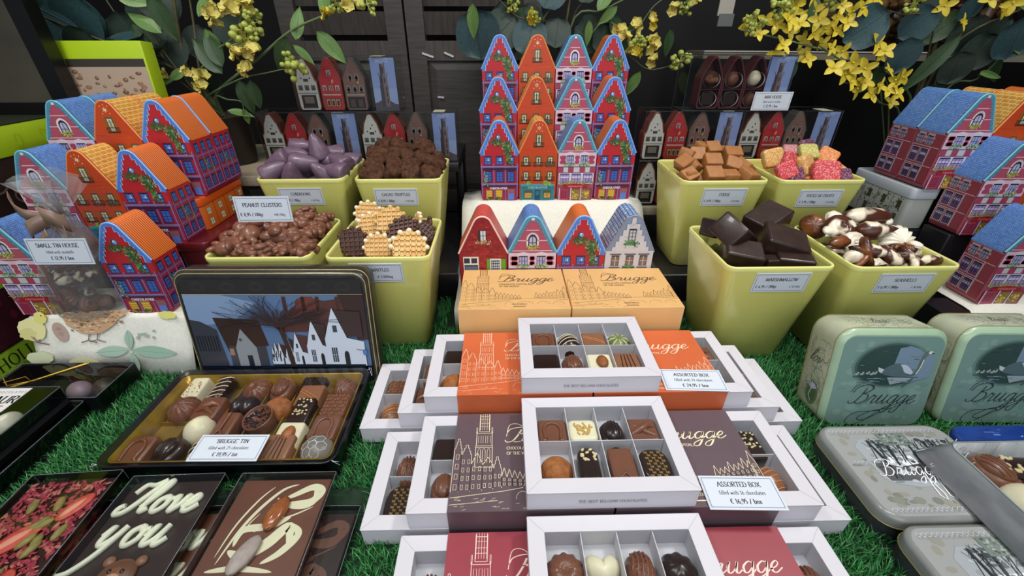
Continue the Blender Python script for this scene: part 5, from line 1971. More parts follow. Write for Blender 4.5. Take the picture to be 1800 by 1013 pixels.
def line_art(a, W_, D_, col, bgc, sky=True):
    """town skyline drawn in thin lines; origin = sleeve centre, mm; x right, z towards the back"""
    r = random.Random(12)
    lw = .5
    X = lambda f: -W_ / 2 + f * W_
    Z = lambda f: -D_ / 2 + f * D_
    # belfry
    bx = X(.205)
    for (w_, z0, z1) in ((18, .40, .62), (17, .62, .78), (11, .78, .985)):
        for sx in (-1, 1):
            a.line([(bx + sx * w_ / 2, Z(z0)), (bx + sx * w_ / 2, Z(z1))], lw * 1.2, col)
        a.line([(bx - w_ / 2, Z(z1 - .02)), (bx + w_ / 2, Z(z1 - .02))], lw, col)
        a.line([(bx - w_ / 2, Z(z0)), (bx + w_ / 2, Z(z0))], lw, col)
    for i in range(5):
        x = bx - 5 + i * 2.5
        a.line([(x, Z(.80)), (x, Z(.995))], lw * .8, col)
    for z in (.84, .88, .93):
        a.line([(bx - 5.5, Z(z)), (bx + 5.5, Z(z))], lw * .7, col)
    for sx in (-9, -8, 8, 9):
        a.line([(bx + sx, Z(.76)), (bx + sx, Z(.83))], lw * .7, col)
    for i in (-1, 0, 1):
        a.line([(bx + i * 5 - 1.5, Z(.44)), (bx + i * 5 - 1.5, Z(.57)), (bx + i * 5, Z(.60)), (bx + i * 5 + 1.5, Z(.57)), (bx + i * 5 + 1.5, Z(.44))], lw * .8, col)
        a.line([(bx + i * 5 - 1.4, Z(.65)), (bx + i * 5 - 1.4, Z(.73)), (bx + i * 5 + 1.4, Z(.73)), (bx + i * 5 + 1.4, Z(.65))], lw * .7, col)
    # gabled houses left of and below the tower
    def house(x0, x1, zb, ze, zp, rows, cols, step=False):
        m = (x0 + x1) / 2
        if step:
            pts = [(x0, zb), (x0, ze)]
            for i in range(4):
                pts += [(x0 + (m - x0) * i / 4, ze + (zp - ze) * (i + 1) / 4), (x0 + (m - x0) * (i + 1) / 4, ze + (zp - ze) * (i + 1) / 4)]
            pts += [(2 * m - p[0], p[1]) for p in pts[::-1]]
        else:
            pts = [(x0, zb), (x0, ze), (m, zp), (x1, ze), (x1, zb)]
        for i in range(len(pts) - 1):
            a.line([pts[i], pts[i + 1]], lw, col)
        for j in range(rows):
            for i in range(cols):
                wx = x0 + (x1 - x0) * (i + .5) / cols
                wz = zb + (ze - zb) * (j + .45) / rows
                ww, hh = (x1 - x0) / cols * .22, (ze - zb) / rows * .26
                a.frame(wx - ww, wz - hh, wx + ww, wz + hh, lw * .6, col)
    zb = Z(.19)
    house(X(0) + 1, X(.055), Z(.17), Z(.56), Z(.70), 4, 1, True)
    house(X(.055), X(.125), Z(.175), Z(.50), Z(.63), 4, 2, True)
    house(X(.125), X(.20), Z(.18), Z(.43), Z(.55), 3, 2)
    house(X(.20), X(.27), Z(.19), Z(.42), Z(.50), 3, 2)
    house(X(.27), X(.325), Z(.20), Z(.35), Z(.50), 2, 2, True)
    for i in range(7):
        x = .325 + i * .034
        house(X(x), X(x + .034), Z(.215), Z(.30 - .006 * i), Z(.39 - .013 * i), 2, 1)
    for i in range(8):
        x = .69 + i * .034
        house(X(x), X(x + .034), Z(.235), Z(.28 + .01 * i), Z(.335 + .012 * i + (.04 if i % 3 == 0 else 0)), 2, 1)
    house(X(.955), X(.995), Z(.22), Z(.40), Z(.52), 3, 1)
    # quay and bridge
    a.line([(X(0) + 1, Z(.12)), (X(.33), Z(.17)), (X(.46), Z(.20))], lw, col)
    a.line([(X(.46), Z(.22)), (X(.58), Z(.235)), (X(.70), Z(.24)), (X(.99), Z(.20))], lw, col)
    a.line([(X(0) + 1, Z(.06)), (X(.30), Z(.09))], lw * .8, col)
    for (cx_, w_) in ((.455, .04), (.60, .075), (.765, .055), (.90, .05)):
        a.line([(X(cx_) + w_ * W_ * math.cos(R(180 * k / 12)), Z(.10) + 8 * math.sin(R(180 * k / 12))) for k in range(13)], lw * .7, col)
    for k in range(26):
        x, z = r.uniform(.02, .5), r.uniform(.015, .13)
        a.line([(X(x), Z(z)), (X(x) + r.uniform(2, 6), Z(z) + .4)], lw * .5, col)


def brugge_words(a, W_, D_, col):
    X = lambda f: -W_ / 2 + f * W_
    Z = lambda f: -D_ / 2 + f * D_
    a.up()
    script(a, 'Brugge', X(.37), Z(.66), 9.4, col, .08, .24, .34, track=1.03, sx=1.42)
    a.line([(p.x, p.y) for p in catmull([(X(.36), Z(.72)), (X(.385), Z(.85)), (X(.45), Z(.86)), (X(.50), Z(.78)), (X(.46), Z(.66))], 8)], .7, col)
    text(a, 'CHOCOLATE CAPITAL', X(.36), Z(.575), 3.6, col, .16, align='l')
    text(a, 'OF THE WORLD', X(.36), Z(.52), 3.6, col, .16, align='l')
    text(a, 'CHOCODELIC', X(.545), Z(.095), 3.0, col, .16)
    a.line([(X(.49), Z(.055)), (X(.60), Z(.055))], 1.3, col)


def make_sleeve(h, hx, col, name, closed=False):
    def f():
        t = thing(name, 'x', 'box')
        W_, D_, th = .1575, .1205 if not closed else .117, .0007
        mb = MB()
        if closed:
            mb.rbox(W_, D_, h, .0006, .0004)
        else:
            lo = lambda x, q: [(x, -D_ / 2 + q, q), (x, D_ / 2 - q, q), (x, D_ / 2 - q, h - q), (x, -D_ / 2 + q, h - q)]
            mb.loft([lo(-W_ / 2, th), lo(-W_ / 2, 0), lo(W_ / 2, 0), lo(W_ / 2, th), lo(-W_ / 2, th)], 0, False, False, False)
        obj('sleeve_card', mb, mat('card_' + hx.strip('#'), hx, .42, var=.03, vscale=40), t)
        a = Art(.001, .45)
        line_art(a, W_ * 1000, D_ * 1000, col, hx)
        a.build('skyline_print', t, (0, 0, h + .00012), (-PI / 2, 0, 0))
        a = Art(.001, .45)
        brugge_words(a, W_ * 1000, D_ * 1000, col)
        a.build('lettering', t, (0, 0, h + .00018), (-PI / 2, 0, 0))
        if closed:
            obj('lid_seam', MB().box(-W_ / 2 - .0001, W_ / 2 + .0001, -D_ / 2 - .0001, D_ / 2 + .0001, .002, .0026), mat('card_seam', '#8a6238', .6), t)
        return t
    return f


XL, XR = .0230, .1825
for key, h, hx, col, nm, y in (('orange', 3 * LZ + .0016, '#c96238', '#e8c8ac', 'orange', YB), ('purple', 2 * LZ + .0016, '#5d4c53', '#ecdcb8', 'plum', YC), ('crimson', LZ + .0016, '#943a45', '#ead0c2', 'crimson', YD)):
    for x, sd in ((XL, 'left'), (XR, 'right')):
        place(('sleeve', key), make_sleeve(h, hx, col, 'box_sleeve'), (x, y, 0), (0, 0, 0), '%s Brugge box sleeve with skyline print, %s of the pair' % (nm, sd), 'box', 'printed box sleeves')
for x, sd in ((XL + .0005, 'left'), (XR + .0015, 'right')):
    place(('sleeve', 'peach'), make_sleeve(.1105, '#dbac70', '#5e4a34', 'gift_box', True), (x - (.009 if sd == 'left' else .010), .5535, 0), (0, 0, 0), 'peach Brugge gift box with dark skyline print, %s of the two' % sd, 'box', 'peach gift boxes')

ZB, ZC, ZD = 3 * LZ + .0018, 2 * LZ + .0018, LZ + .0018
XM = .099
tray(XM, YB, ZB, 'white window tray of eight chocolates lying on the orange boxes')
fill_tray(XM, YB, ZB, [['horseshoe', 'stripe_oval', 'square_line', 'green_dome'], ['square_dark', 'oval_ring', 'almond_white', 'block_lines']], 'tray on the orange boxes', '')
tray(XM, YC, ZC, 'white window tray of eight chocolates lying on the plum boxes')
fill_tray(XM, YC, ZC, [['horseshoe', 'white_flake', 'oval_dark', 'caramel'], ['nut_dome', 'log_nuts', 'log_point', 'transfer']], 'tray on the plum boxes', '')
tray(XM, YD, ZD, 'white window tray of eight chocolates lying on the crimson boxes at the bottom edge')
fill_tray(XM, YD, ZD, [['flower', 'heart', 'shell_long', 'turban'], [None] * 4], 'tray on the crimson boxes', '')

for (xc, y, k, nmc, lv, back, front, sd) in (
        (-.0145, YB, 2, 'orange', 'top', 'square_dark', 'nut_dome', 'left'), (-.0480, YB, 1, 'orange', 'middle', 'log_cross', 'caramel', 'left'), (-.0975, YB, 0, 'orange', 'bottom', 'lattice', 'stripe_oval_milk', 'left'),
        (-.0145, YC, 1, 'plum', 'top', 'square_dark', 'oval_milk', 'left'), (-.0615, YC, 0, 'plum', 'bottom', 'shell_long', 'transfer', 'left'), (-.0200, YD, 0, 'crimson', 'only', 'shell', None, 'left'),
        (.2120, YB, 2, 'orange', 'top', 'caramel', 'shell', 'right'), (.2520, YB, 1, 'orange', 'middle', 'oval_milk', 'lattice', 'right'), (.2880, YB, 0, 'orange', 'bottom', 'square_line', 'horseshoe', 'right'),
        (.2230, YC, 1, 'plum', 'top', 'square_nib', 'stripe_oval_milk', 'right'), (.2600, YC, 0, 'plum', 'bottom', 'leaf', 'flower', 'right'), (.2220, YD, 0, 'crimson', 'only', 'shell', None, 'right')):
    z = .0008 + k * LZ
    tray(xc, y, z, 'white window tray, %s layer, sliding out of the %s side of the %s boxes' % (lv, sd, nmc))
    fill_tray(xc, y, z, [[back], [front]], '%s end of %s %s tray' % (sd, lv, nmc), '', (0,) if sd == 'left' else (3,))

# price cards lying on the sleeves
for (lab, u, v, z, l2, l3, rz) in (('price card reading ASSORTED BOX filled with 24 chocolates on the orange sleeve', 1217, 668, 3 * LZ + .0018, 'filled with 24 chocolates', '€ 24,95 / box', -3), ('price card reading ASSORTED BOX filled with 16 chocolates on the plum sleeve', 1303, 866, 2 * LZ + .0018, 'filled with 16 chocolates', '€ 16,95 / box', -2)):
    p = on(u, v, z + .002)
    c_ = price_card(lab, .0735, .0345, [('ASSORTED BOX', 0, 23, 5.0, 'c', .17), (l2, 0, 15, 3.8, 'c', .13), (l3, 0, 6, 4.6, 'c', .18)], (0, 0, 0), (0, 0, 0))
    c_.rotation_euler = (R(-87), 0, R(rz))
    c_.location = (p.x, p.y - .0172, z + .0011)
# ------------------------------------------------------------------ hinged-tin set: base tray of chocolates, lid stood up behind
M_NAVY = mat('black_navy_tin', '#14161f', 0.3, coat=.2)
M_GOLDTRAY = mat('gold_plastic_insert', '#b08c34', 0.28, metal=.45, hx2='#85661f', vscale=40)
M_GOLDLINE = mat('gold_edge_line', '#c2b27a', 0.35, metal=.4)
M_WRAP = clear('cellophane', gloss=.09, rough=.08)
M_WRAPS = mat('cellophane_sheen', '#dfe4e6', .15)

BTX, BTY, BTW, BTD, BTH = -.3190, .3870, .262, .156, .034
t = thing('chocolate_tin', 'open navy tin of assorted chocolates in a gold insert', 'chocolate tin', (BTX, BTY, 0))
mb = MB()
mb.loft([rr(BTW - .02, BTD - .02, .008, 0, 4), rr(BTW - .016, BTD - .016, .010, .002, 4), rr(BTW - .004, BTD - .004, .013, BTH - .003, 4), rr(BTW, BTD, .014, BTH - .001, 4), rr(BTW, BTD, .014, BTH, 4), rr(BTW - .004, BTD - .004, .012, BTH, 4), rr(BTW - .012, BTD - .012, .010, .006, 4)], 0, True, True, False)
obj('tin_body', mb, M_NAVY, t)
# gold insert, tilted cells
mb = MB()
IW, ID = BTW - .016, BTD - .014
mb.loft([rr(IW, ID, .008, BTH - .002, 4), rr(IW - .004, ID - .004, .007, BTH - .002, 4), rr(IW - .014, ID - .014, .004, .011, 4)], 0, True, False, True)
obj('gold_insert', mb, M_GOLDTRAY, t)
NC, NR = 6, 4
ux, uy = (IW - .016) / NC, (ID - .014) / NR
for i in range(1, NC):
    x = -IW / 2 + .008 + ux * i
    obj('insert_rib', MB().loft([[(x - .0018, -ID / 2 + .008, .011), (x + .0018, -ID / 2 + .008, .011), (x + .0018, ID / 2 - .008, .011), (x - .0018, ID / 2 - .008, .011)], [(x - .0008, -ID / 2 + .009, .022), (x + .0008, -ID / 2 + .009, .022), (x + .0008, ID / 2 - .009, .022), (x - .0008, ID / 2 - .009, .022)]], 0, False), M_GOLDTRAY, t)
for j in range(1, NR):
    y = -ID / 2 + .007 + uy * j
    obj('insert_rib', MB().box(-IW / 2 + .008, IW / 2 - .008, y - .0005, y + .0005, .011, .017), M_GOLDTRAY, t)
# cellophane over the top, pulled tight
mb = MB()
mb.loft([rr(BTW - .006, BTD - .006, .012, 0, 4), rr(BTW + .0014, BTD + .0014, .0150, BTH - .001, 4), rr(BTW + .0004, BTD + .0004, .0145, BTH + .0012, 4)], 0, True, False, True)
obj('cellophane_wrap', mb, M_WRAP, t)
for sx, sy in ((-1, 1), (1, 1), (-1, -1), (1, -1)):
    r = random.Random(5 + sx * 2 + sy)
    q = MB()
    for k in range(2):
        x, y = sx * (BTW / 2 - .004), sy * (BTD / 2 - .004)
        q.tube([(x, y, BTH), (x + sx * r.uniform(.000, .005), y + sy * r.uniform(0, .004), BTH + r.uniform(.001, .004)), (x + sx * r.uniform(.003, .007), y + sy * r.uniform(-.006, .006), BTH - r.uniform(.004, .014))], .00025, 5)
    obj('cellophane_crease', q, mat('cellophane_crease', '#d8dce0', .2, coat=.4), t)

rows_ = [
    ['white_speck', 'bar_stripe', 'flower', 'oval_milk', 'square_grid', 'shell'],
    ['leaf', 'caramel', 'coffee_bean', 'nut_dome', 'square_line', 'lattice'],
    ['lemon', 'log_cross', 'sprinkle_cup', 'square_nib', 'almond_white', 'horseshoe'],
    ['horseshoe', 'oval_dark', 'stripe_oval', 'square_dark', 'block_lines', 'football']]
# columns lean as in the photo: piece positions taken from it
pos = [
    [(352, 686), (400, 680), (458, 680), (503, 678), (560, 672), (617, 680)],
    [(325, 718), (375, 722), (430, 712), (490, 718), (550, 700), (597, 716)],
    [(350, 755), (402, 755), (462, 740), (536, 728), (512, 768), (580, 755)],
    [(245, 800), (300, 795), (357, 800), (432, 797), (490, 800), (556, 797)]]
tilt = {}
for ri, (rw, ps) in enumerate(zip(rows_, pos)):
    for ci, (kd, (u, v)) in enumerate(zip(rw, ps)):
        p = on(u, v, .022)
        x = max(BTX - IW / 2 + .022, min(BTX + IW / 2 - .021, p.x))
        y = max(BTY - ID / 2 + .022, min(BTY + ID / 2 - .021, p.y))
        o = choc(kd, (x, y, .0125), (-.12 if kd not in ('shell', 'oval_dark') else -.3), 'navy tin, %s row, %s' % (['back', 'second', 'third', 'front'][ri], ['leftmost', 'second from left', 'third from left', 'fourth from left', 'fifth from left', 'rightmost'][ci]), 'chocolates in the navy tin', 1.38)
        o.rotation_euler = (R(10), R(-6), o.rotation_euler[2])

c_ = price_card('price card reading BRUGGE TIN lying on the navy tin', .077, .0335, [("'BRUGGE' TIN", 0, 22.5, 5.0, 'c', .17), ('filled with 25 chocolates', 0, 14.5, 3.8, 'c', .13), ('€ 19,95 / tin', 0, 6, 4.6, 'c', .18)], (0, 0, 0), (0, 0, 0))
p = on(388, 811, .0365)
c_.rotation_euler = (R(-85), 0, R(-1))
c_.location = (p.x, p.y, BTH + .0026)

# ---- lid stood on edge, picture side out
LW, LH, LT = .256, .174, .030
LX, LY = -.3090, .4690
lid = thing('tin_lid', 'black tin lid with a printed street of white gabled houses, standing behind the navy tin', 'tin lid', (LX, LY, .0004), (R(-9), 0, R(-1.2)))
Mx = Matrix.Translation((0, 0, LH / 2)) @ Matrix.Rotation(PI / 2, 4, 'X')
mb = MB()
mb.loft([rr(LW, LH, .016, -LT, 5), rr(LW + .002, LH + .002, .017, -LT + .002, 5), rr(LW + .002, LH + .002, .017, -.008, 5), rr(LW - .001, LH - .001, .0155, -.006, 5), rr(LW - .001, LH - .001, .0155, -.003, 5), rr(LW - .006, LH - .006, .013, -.0005, 5), rr(LW - .010, LH - .010, .012, 0, 5)], 0, True, True, True, Mx)
obj('lid_shell', mb, mat('lid_black_print', '#22201f', .35, hx2='#34312e', vscale=70, coat=.2), lid)
for z_, q_ in ((-.0065, .0012), (-.0008, -.0055)):
    loop = [tuple(Mx @ Vector(p)) for p in rr(LW + q_, LH + q_, .0155, z_, 6)]
    mb = MB().tube(loop + [loop[0]], .0007, 5)
    obj('gold_line', mb, M_GOLDLINE, lid)


def lid_picture():
    r = random.Random(21)
    a = Art(.001, .25)
    W_, H_ = 240, 154
    X = lambda f: -W_ / 2 + f * W_
    Z = lambda f: f * H_
    a.poly([(p[0] * 1000, p[1] * 1000 + H_ / 2) for p in rr(.243, .156, .011, 0, 5)], '#1a1a1e'); a.up()
    a.rect(X(0), Z(0), X(1), Z(.86), '#587399'); a.up()
    a.poly([(X(0), Z(.55)), (X(.25), Z(.6)), (X(.4), Z(.78)), (X(.2), Z(.86)), (X(0), Z(.86))], '#7d96b8'); a.up()
    a.rect(X(0), Z(.86), X(1), Z(1), '#2b2928'); a.up(); a.rect(X(0), Z(.857), X(1), Z(.863), '#b5a878')
    for k in range(6):
        cx_ = X(.1 + .16 * k)
        for q in (7, 4.5):
            a.line([(cx_ + q * 1.4 * math.cos(R(20 * j)), Z(.93) + q * math.sin(R(20 * j)) * .9) for j in range(19)], .35, '#4a4744')
    # ground and water
    a.rect(X(0), Z(0), X(1), Z(.15), '#141a2c'); a.up()
    for k in range(30):
        x = r.uniform(0, .85); z = r.uniform(.02, .13)
        a.rect(X(x), Z(z), X(x + r.uniform(.03, .12)), Z(z + .008), r.choice(['#26304a', '#1c2438', '#35415f', '#0f1420']))
    a.up()
    # left roofs and walls
    a.poly([(X(0), Z(.62)), (X(.06), Z(.60)), (X(.14), Z(.52)), (X(.16), Z(.15)), (X(0), Z(.15))], '#3b3c46'); a.up()
    for k in range(8):
        a.rect(X(.012 + k * .016), Z(.30), X(.020 + k * .016), Z(.46), '#23242c')
    a.poly([(X(.135), Z(.64)), (X(.39), Z(.62)), (X(.42), Z(.36)), (X(.18), Z(.30))], '#3a2a27'); a.up()
    a.poly([(X(.18), Z(.15)), (X(.185), Z(.36)), (X(.28), Z(.34)), (X(.40), Z(.36)), (X(.40), Z(.15))], '#3f4048'); a.up()
    a.poly([(X(.225), Z(.15)), (X(.225), Z(.34)), (X(.275), Z(.53)), (X(.345), Z(.34)), (X(.345), Z(.15))], '#8b9098'); a.up()
    a.rect(X(.28), Z(.15), X(.31), Z(.26), '#22262e'); a.disc(X(.262), Z(.42), 2.2, 2.4, '#4a4f58'); a.rect(X(.185), Z(.26), X(.21), Z(.33), '#a0776a')
    # far brick roofs on the right
    a.poly([(X(.50), Z(.62)), (X(.60), Z(.74)), (X(.70), Z(.83)), (X(.78), Z(.80)), (X(.99), Z(.85)), (X(.99), Z(.5)), (X(.52), Z(.5))], '#553631'); a.up()
    a.poly([(X(.62), Z(.80)), (X(.66), Z(.84)), (X(.72), Z(.84)), (X(.75), Z(.72)), (X(.62), Z(.68))], '#6d3c34')
    for x in (.55, .655, .735, .845):
        a.rect(X(x), Z(.70), X(x + .02), Z(.84), '#4a2e2a')
    a.up()
    a.poly([(X(.86), Z(.86)), (X(1), Z(.86)), (X(1), Z(.42)), (X(.94), Z(.42))], '#3b2a28'); a.up()
    # row of white gables, growing to the right
    gab = [(.435, .012, .36), (.455, .016, .40), (.48, .018, .40), (.535, .026, .46), (.585, .03, .50), (.69, .047, .62), (.82, .065, .74)]
    base = .16
    for k, (x, w_, zp) in enumerate(gab):
        nx = gab[k + 1][0] - gab[k + 1][1] if k < len(gab) - 1 else .965
        a.poly([(X(x), Z(zp - .02)), (X(nx + .01), Z(zp - .04)), (X(nx + .01), Z(zp * .62)), (X(x), Z(zp * .62))], r.choice(['#4a3633', '#3d2e2d', '#523a35'])); a.up()
        zs = zp * .60
        a.poly([(X(x - w_), Z(base)), (X(x - w_), Z(zs)), (X(x), Z(zp)), (X(x + w_), Z(zs)), (X(nx + .012), Z(zs * .92)), (X(nx + .012), Z(base))], '#c9d2e2'); a.up()
        a.line([(X(x - w_), Z(zs)), (X(x), Z(zp + .005)), (X(x + w_), Z(zs))], 1.0, '#2e2726'); a.up()
        h_ = zp * .09
        a.rect(X(x - w_ * .18), Z(zp * .68), X(x + w_ * .2), Z(zp * .68 + h_), '#3b4550')
        a.rect(X(x - w_ * .55), Z(base + .04), X(x - w_ * .05), Z(base + .04 + zp * .2), '#39434e')
        a.up()
        if w_ > .025:
            for i in (1, 2):
                xx = x - w_ * .55 + w_ * .5 * i / 3
                a.rect(X(xx) - .25, Z(base + .04), X(xx) + .25, Z(base + .04 + zp * .2), '#c9d2dc')
            a.rect(X(x - w_ * .55), Z(base + .04 + zp * .1) - .25, X(x - w_ * .05), Z(base + .04 + zp * .1) + .25, '#c9d2dc')
        dx = x + w_ * .75
        a.rect(X(dx - w_ * .22), Z(base), X(dx + w_ * .22), Z(base + zp * .15), '#23282e'); a.disc(X(dx), Z(base + zp * .15), w_ * .22 * W_, zp * 9, '#23282e', 12, 0, 180)
        a.up()
    a.rect(X(.425), Z(.145), X(.97), Z(.175), '#1e2530'); a.up()
    # bare tree
    a.line([(X(.545), Z(.16)), (X(.535), Z(.35)), (X(.515), Z(.52)), (X(.49), Z(.62))], 6.5, '#3a2c2a'); a.up()
    tx, tz = X(.505), Z(.56)
    for k in range(110):
        ang = R(r.uniform(20, 178))
        L = r.uniform(25, 75)
        bend = r.uniform(-.5, .5)
        pts = []
        for i in range(5):
            t_ = i / 4
            x = tx + L * t_ * math.cos(ang + bend * t_) * 1.25
            z = tz + L * t_ * math.sin(ang + bend * t_) * .6 + 4 * t_
            pts.append((max(X(.01), min(X(.99), x)), min(z, Z(.855))))
        a.line(pts, r.choice([.35, .45, .7, 1.0]), r.choice(['#3a2f33', '#2c2428', '#4c3c3a', '#332a30']))
        a.L += .01
    for k in range(7):
        ang = R(30 + 20 * k)
        a.line([(tx, tz - 4), (tx + 16 * math.cos(ang), tz + 10 * math.sin(ang)), (tx + 34 * math.cos(ang + .1), tz + 24 * math.sin(ang))], 1.7, '#3a2c2c')
    a.up(); a.disc(X(.975), Z(.30), 3, 5, '#4f79b0'); a.line([(X(.93), Z(.33)), (X(.97), Z(.32))], .8, '#23282e')
    return a


lid_picture().build('printed_picture', lid, (0, -.0003, (LH - .154) / 2))

# ------------------------------------------------------------------ black egg boxes at the left edge
M_BLKBOX = mat('black_box_card', '#17181c', 0.45)
M_LIDP = clear('clear_box_lid', gloss=.10, rough=.04)


def egg_box(label, x0, x1, y0, y1, z, h, eggs, cover=True):
    t = thing('egg_box', label, 'chocolate box', ((x0 + x1) / 2, (y0 + y1) / 2, z), (0, 0, 0), 'black boxes of chocolate eggs')
    w_, d_ = x1 - x0, y1 - y0
    mb = MB()
    mb.loft([rr(w_, d_, .0008, 0, 1), rr(w_, d_, .0008, h, 1), rr(w_ - .0024, d_ - .0024, .0006, h, 1), rr(w_ - .0030, d_ - .0030, .0006, .002, 1)], 0, False, True, True)
    obj('box_tray', mb, M_BLKBOX, t)
    if cover:
        mb = MB()
        mb.loft([rr(w_ + .001, d_ + .001, .001, h * .3, 1), rr(w_ + .001, d_ + .001, .001, h + .002, 1)], 0, False, False, True)
        obj('clear_lid', mb, M_LIDP, t)
        loop = rr(w_ + .001, d_ + .001, .001, h + .002, 1)
        obj('lid_edge', MB().tube(loop + [loop[0]], .0005, 5), mat('clear_edge_line', '#5a6066', .2), t)
    for nm, ex, ey, rz in eggs:
        o = choc('egg_' + nm, (ex, ey, z + .0021), rz, 'in the %s' % label.split(',')[0], 'eggs in the black boxes')
    return t


b1 = egg_box('upper black egg box with a white label, nearest the left edge', -.80, -.5665, .29, .4165, .0268, .0235, [('pale', -.588, .366, .5), ('dark', -.615, .335, .4)])
b2 = egg_box('black egg box tied with gold cord, behind the labelled one', -.690, -.5330, .4180, .4865, .0003, .0300, [('lilac', -.5880, .450, 1.1), ('dark', -.5580, .455, .9)])
egg_box('lower black egg box under the labelled one', -.80, -.5500, .265, .4165, .0003, .0245, [])
# label on the upper box
lab = MB().box(-.09, .028, -.020, .020, 0, .0006)
lb = obj('box_label', lab, mat('white_label_paper', '#e6e4e2', .5), b1, (.0575, .041, .0257), (0, 0, 0), 'white label')
a = Art(.001, .5)
text(a, 'CHOCOLATES', 8, 11, 3.4, '#77747a', .16, sp=.5)
text(a, 'AUR', 14, -6, 12, '#1e1c20', .2)
a.rect(-20, -11.5, 22, -10, '#b8485c')
a.build('lettering', lb, (0, 0, .0007), (-PI / 2, 0, 0))
# gold cord across the rear box
cdm = mat('gold_cord', '#c9a640', .3, metal=.5)
for (dx, dy) in ((0, 0), (.0035, .002)):
    obj('gold_cord', MB().tube([(-.076 + dx, -.033, .0327), (-.03 + dx, -.002 + dy, .0330), (.012 + dx, .033, .0327)], .0008, 6), cdm, b2)
obj('gold_cord', MB().tube([(-.076, .004, .0327), (-.055, -.012, .0330), (-.030, -.004, .0340), (-.045, .004, .0345), (-.065, -.006, .0335)], .0007, 6), cdm, b2)

# ------------------------------------------------------------------ chocolate bars in clear boxes
M_BARD = mat('dark_bar_chocolate', '#2f1e19', 0.35, var=.1, vscale=40)
M_BARM = mat('milk_bar_chocolate', '#6b4030', 0.35, var=.08, vscale=40)
M_WSTR = mat('white_piped_chocolate', '#e4e4d0', 0.4)


def clear_case(t, w_, d_, h):
    mb = MB()
    mb.loft([rr(w_, d_, .0008, .0005, 1), rr(w_, d_, .0008, h, 1)], 0, False, False, True)
    obj('clear_case', mb, M_LIDP, t)
    lo = rr(w_, d_, .0008, h, 1)
    q = MB().tube(lo + [lo[0]], .00045, 5)
    for p in lo[::2]:
        q.tube([(p[0], p[1], .001), p], .00035, 5)
    obj('case_edge', q, mat('clear_edge_line', '#5a6066', .2), t)


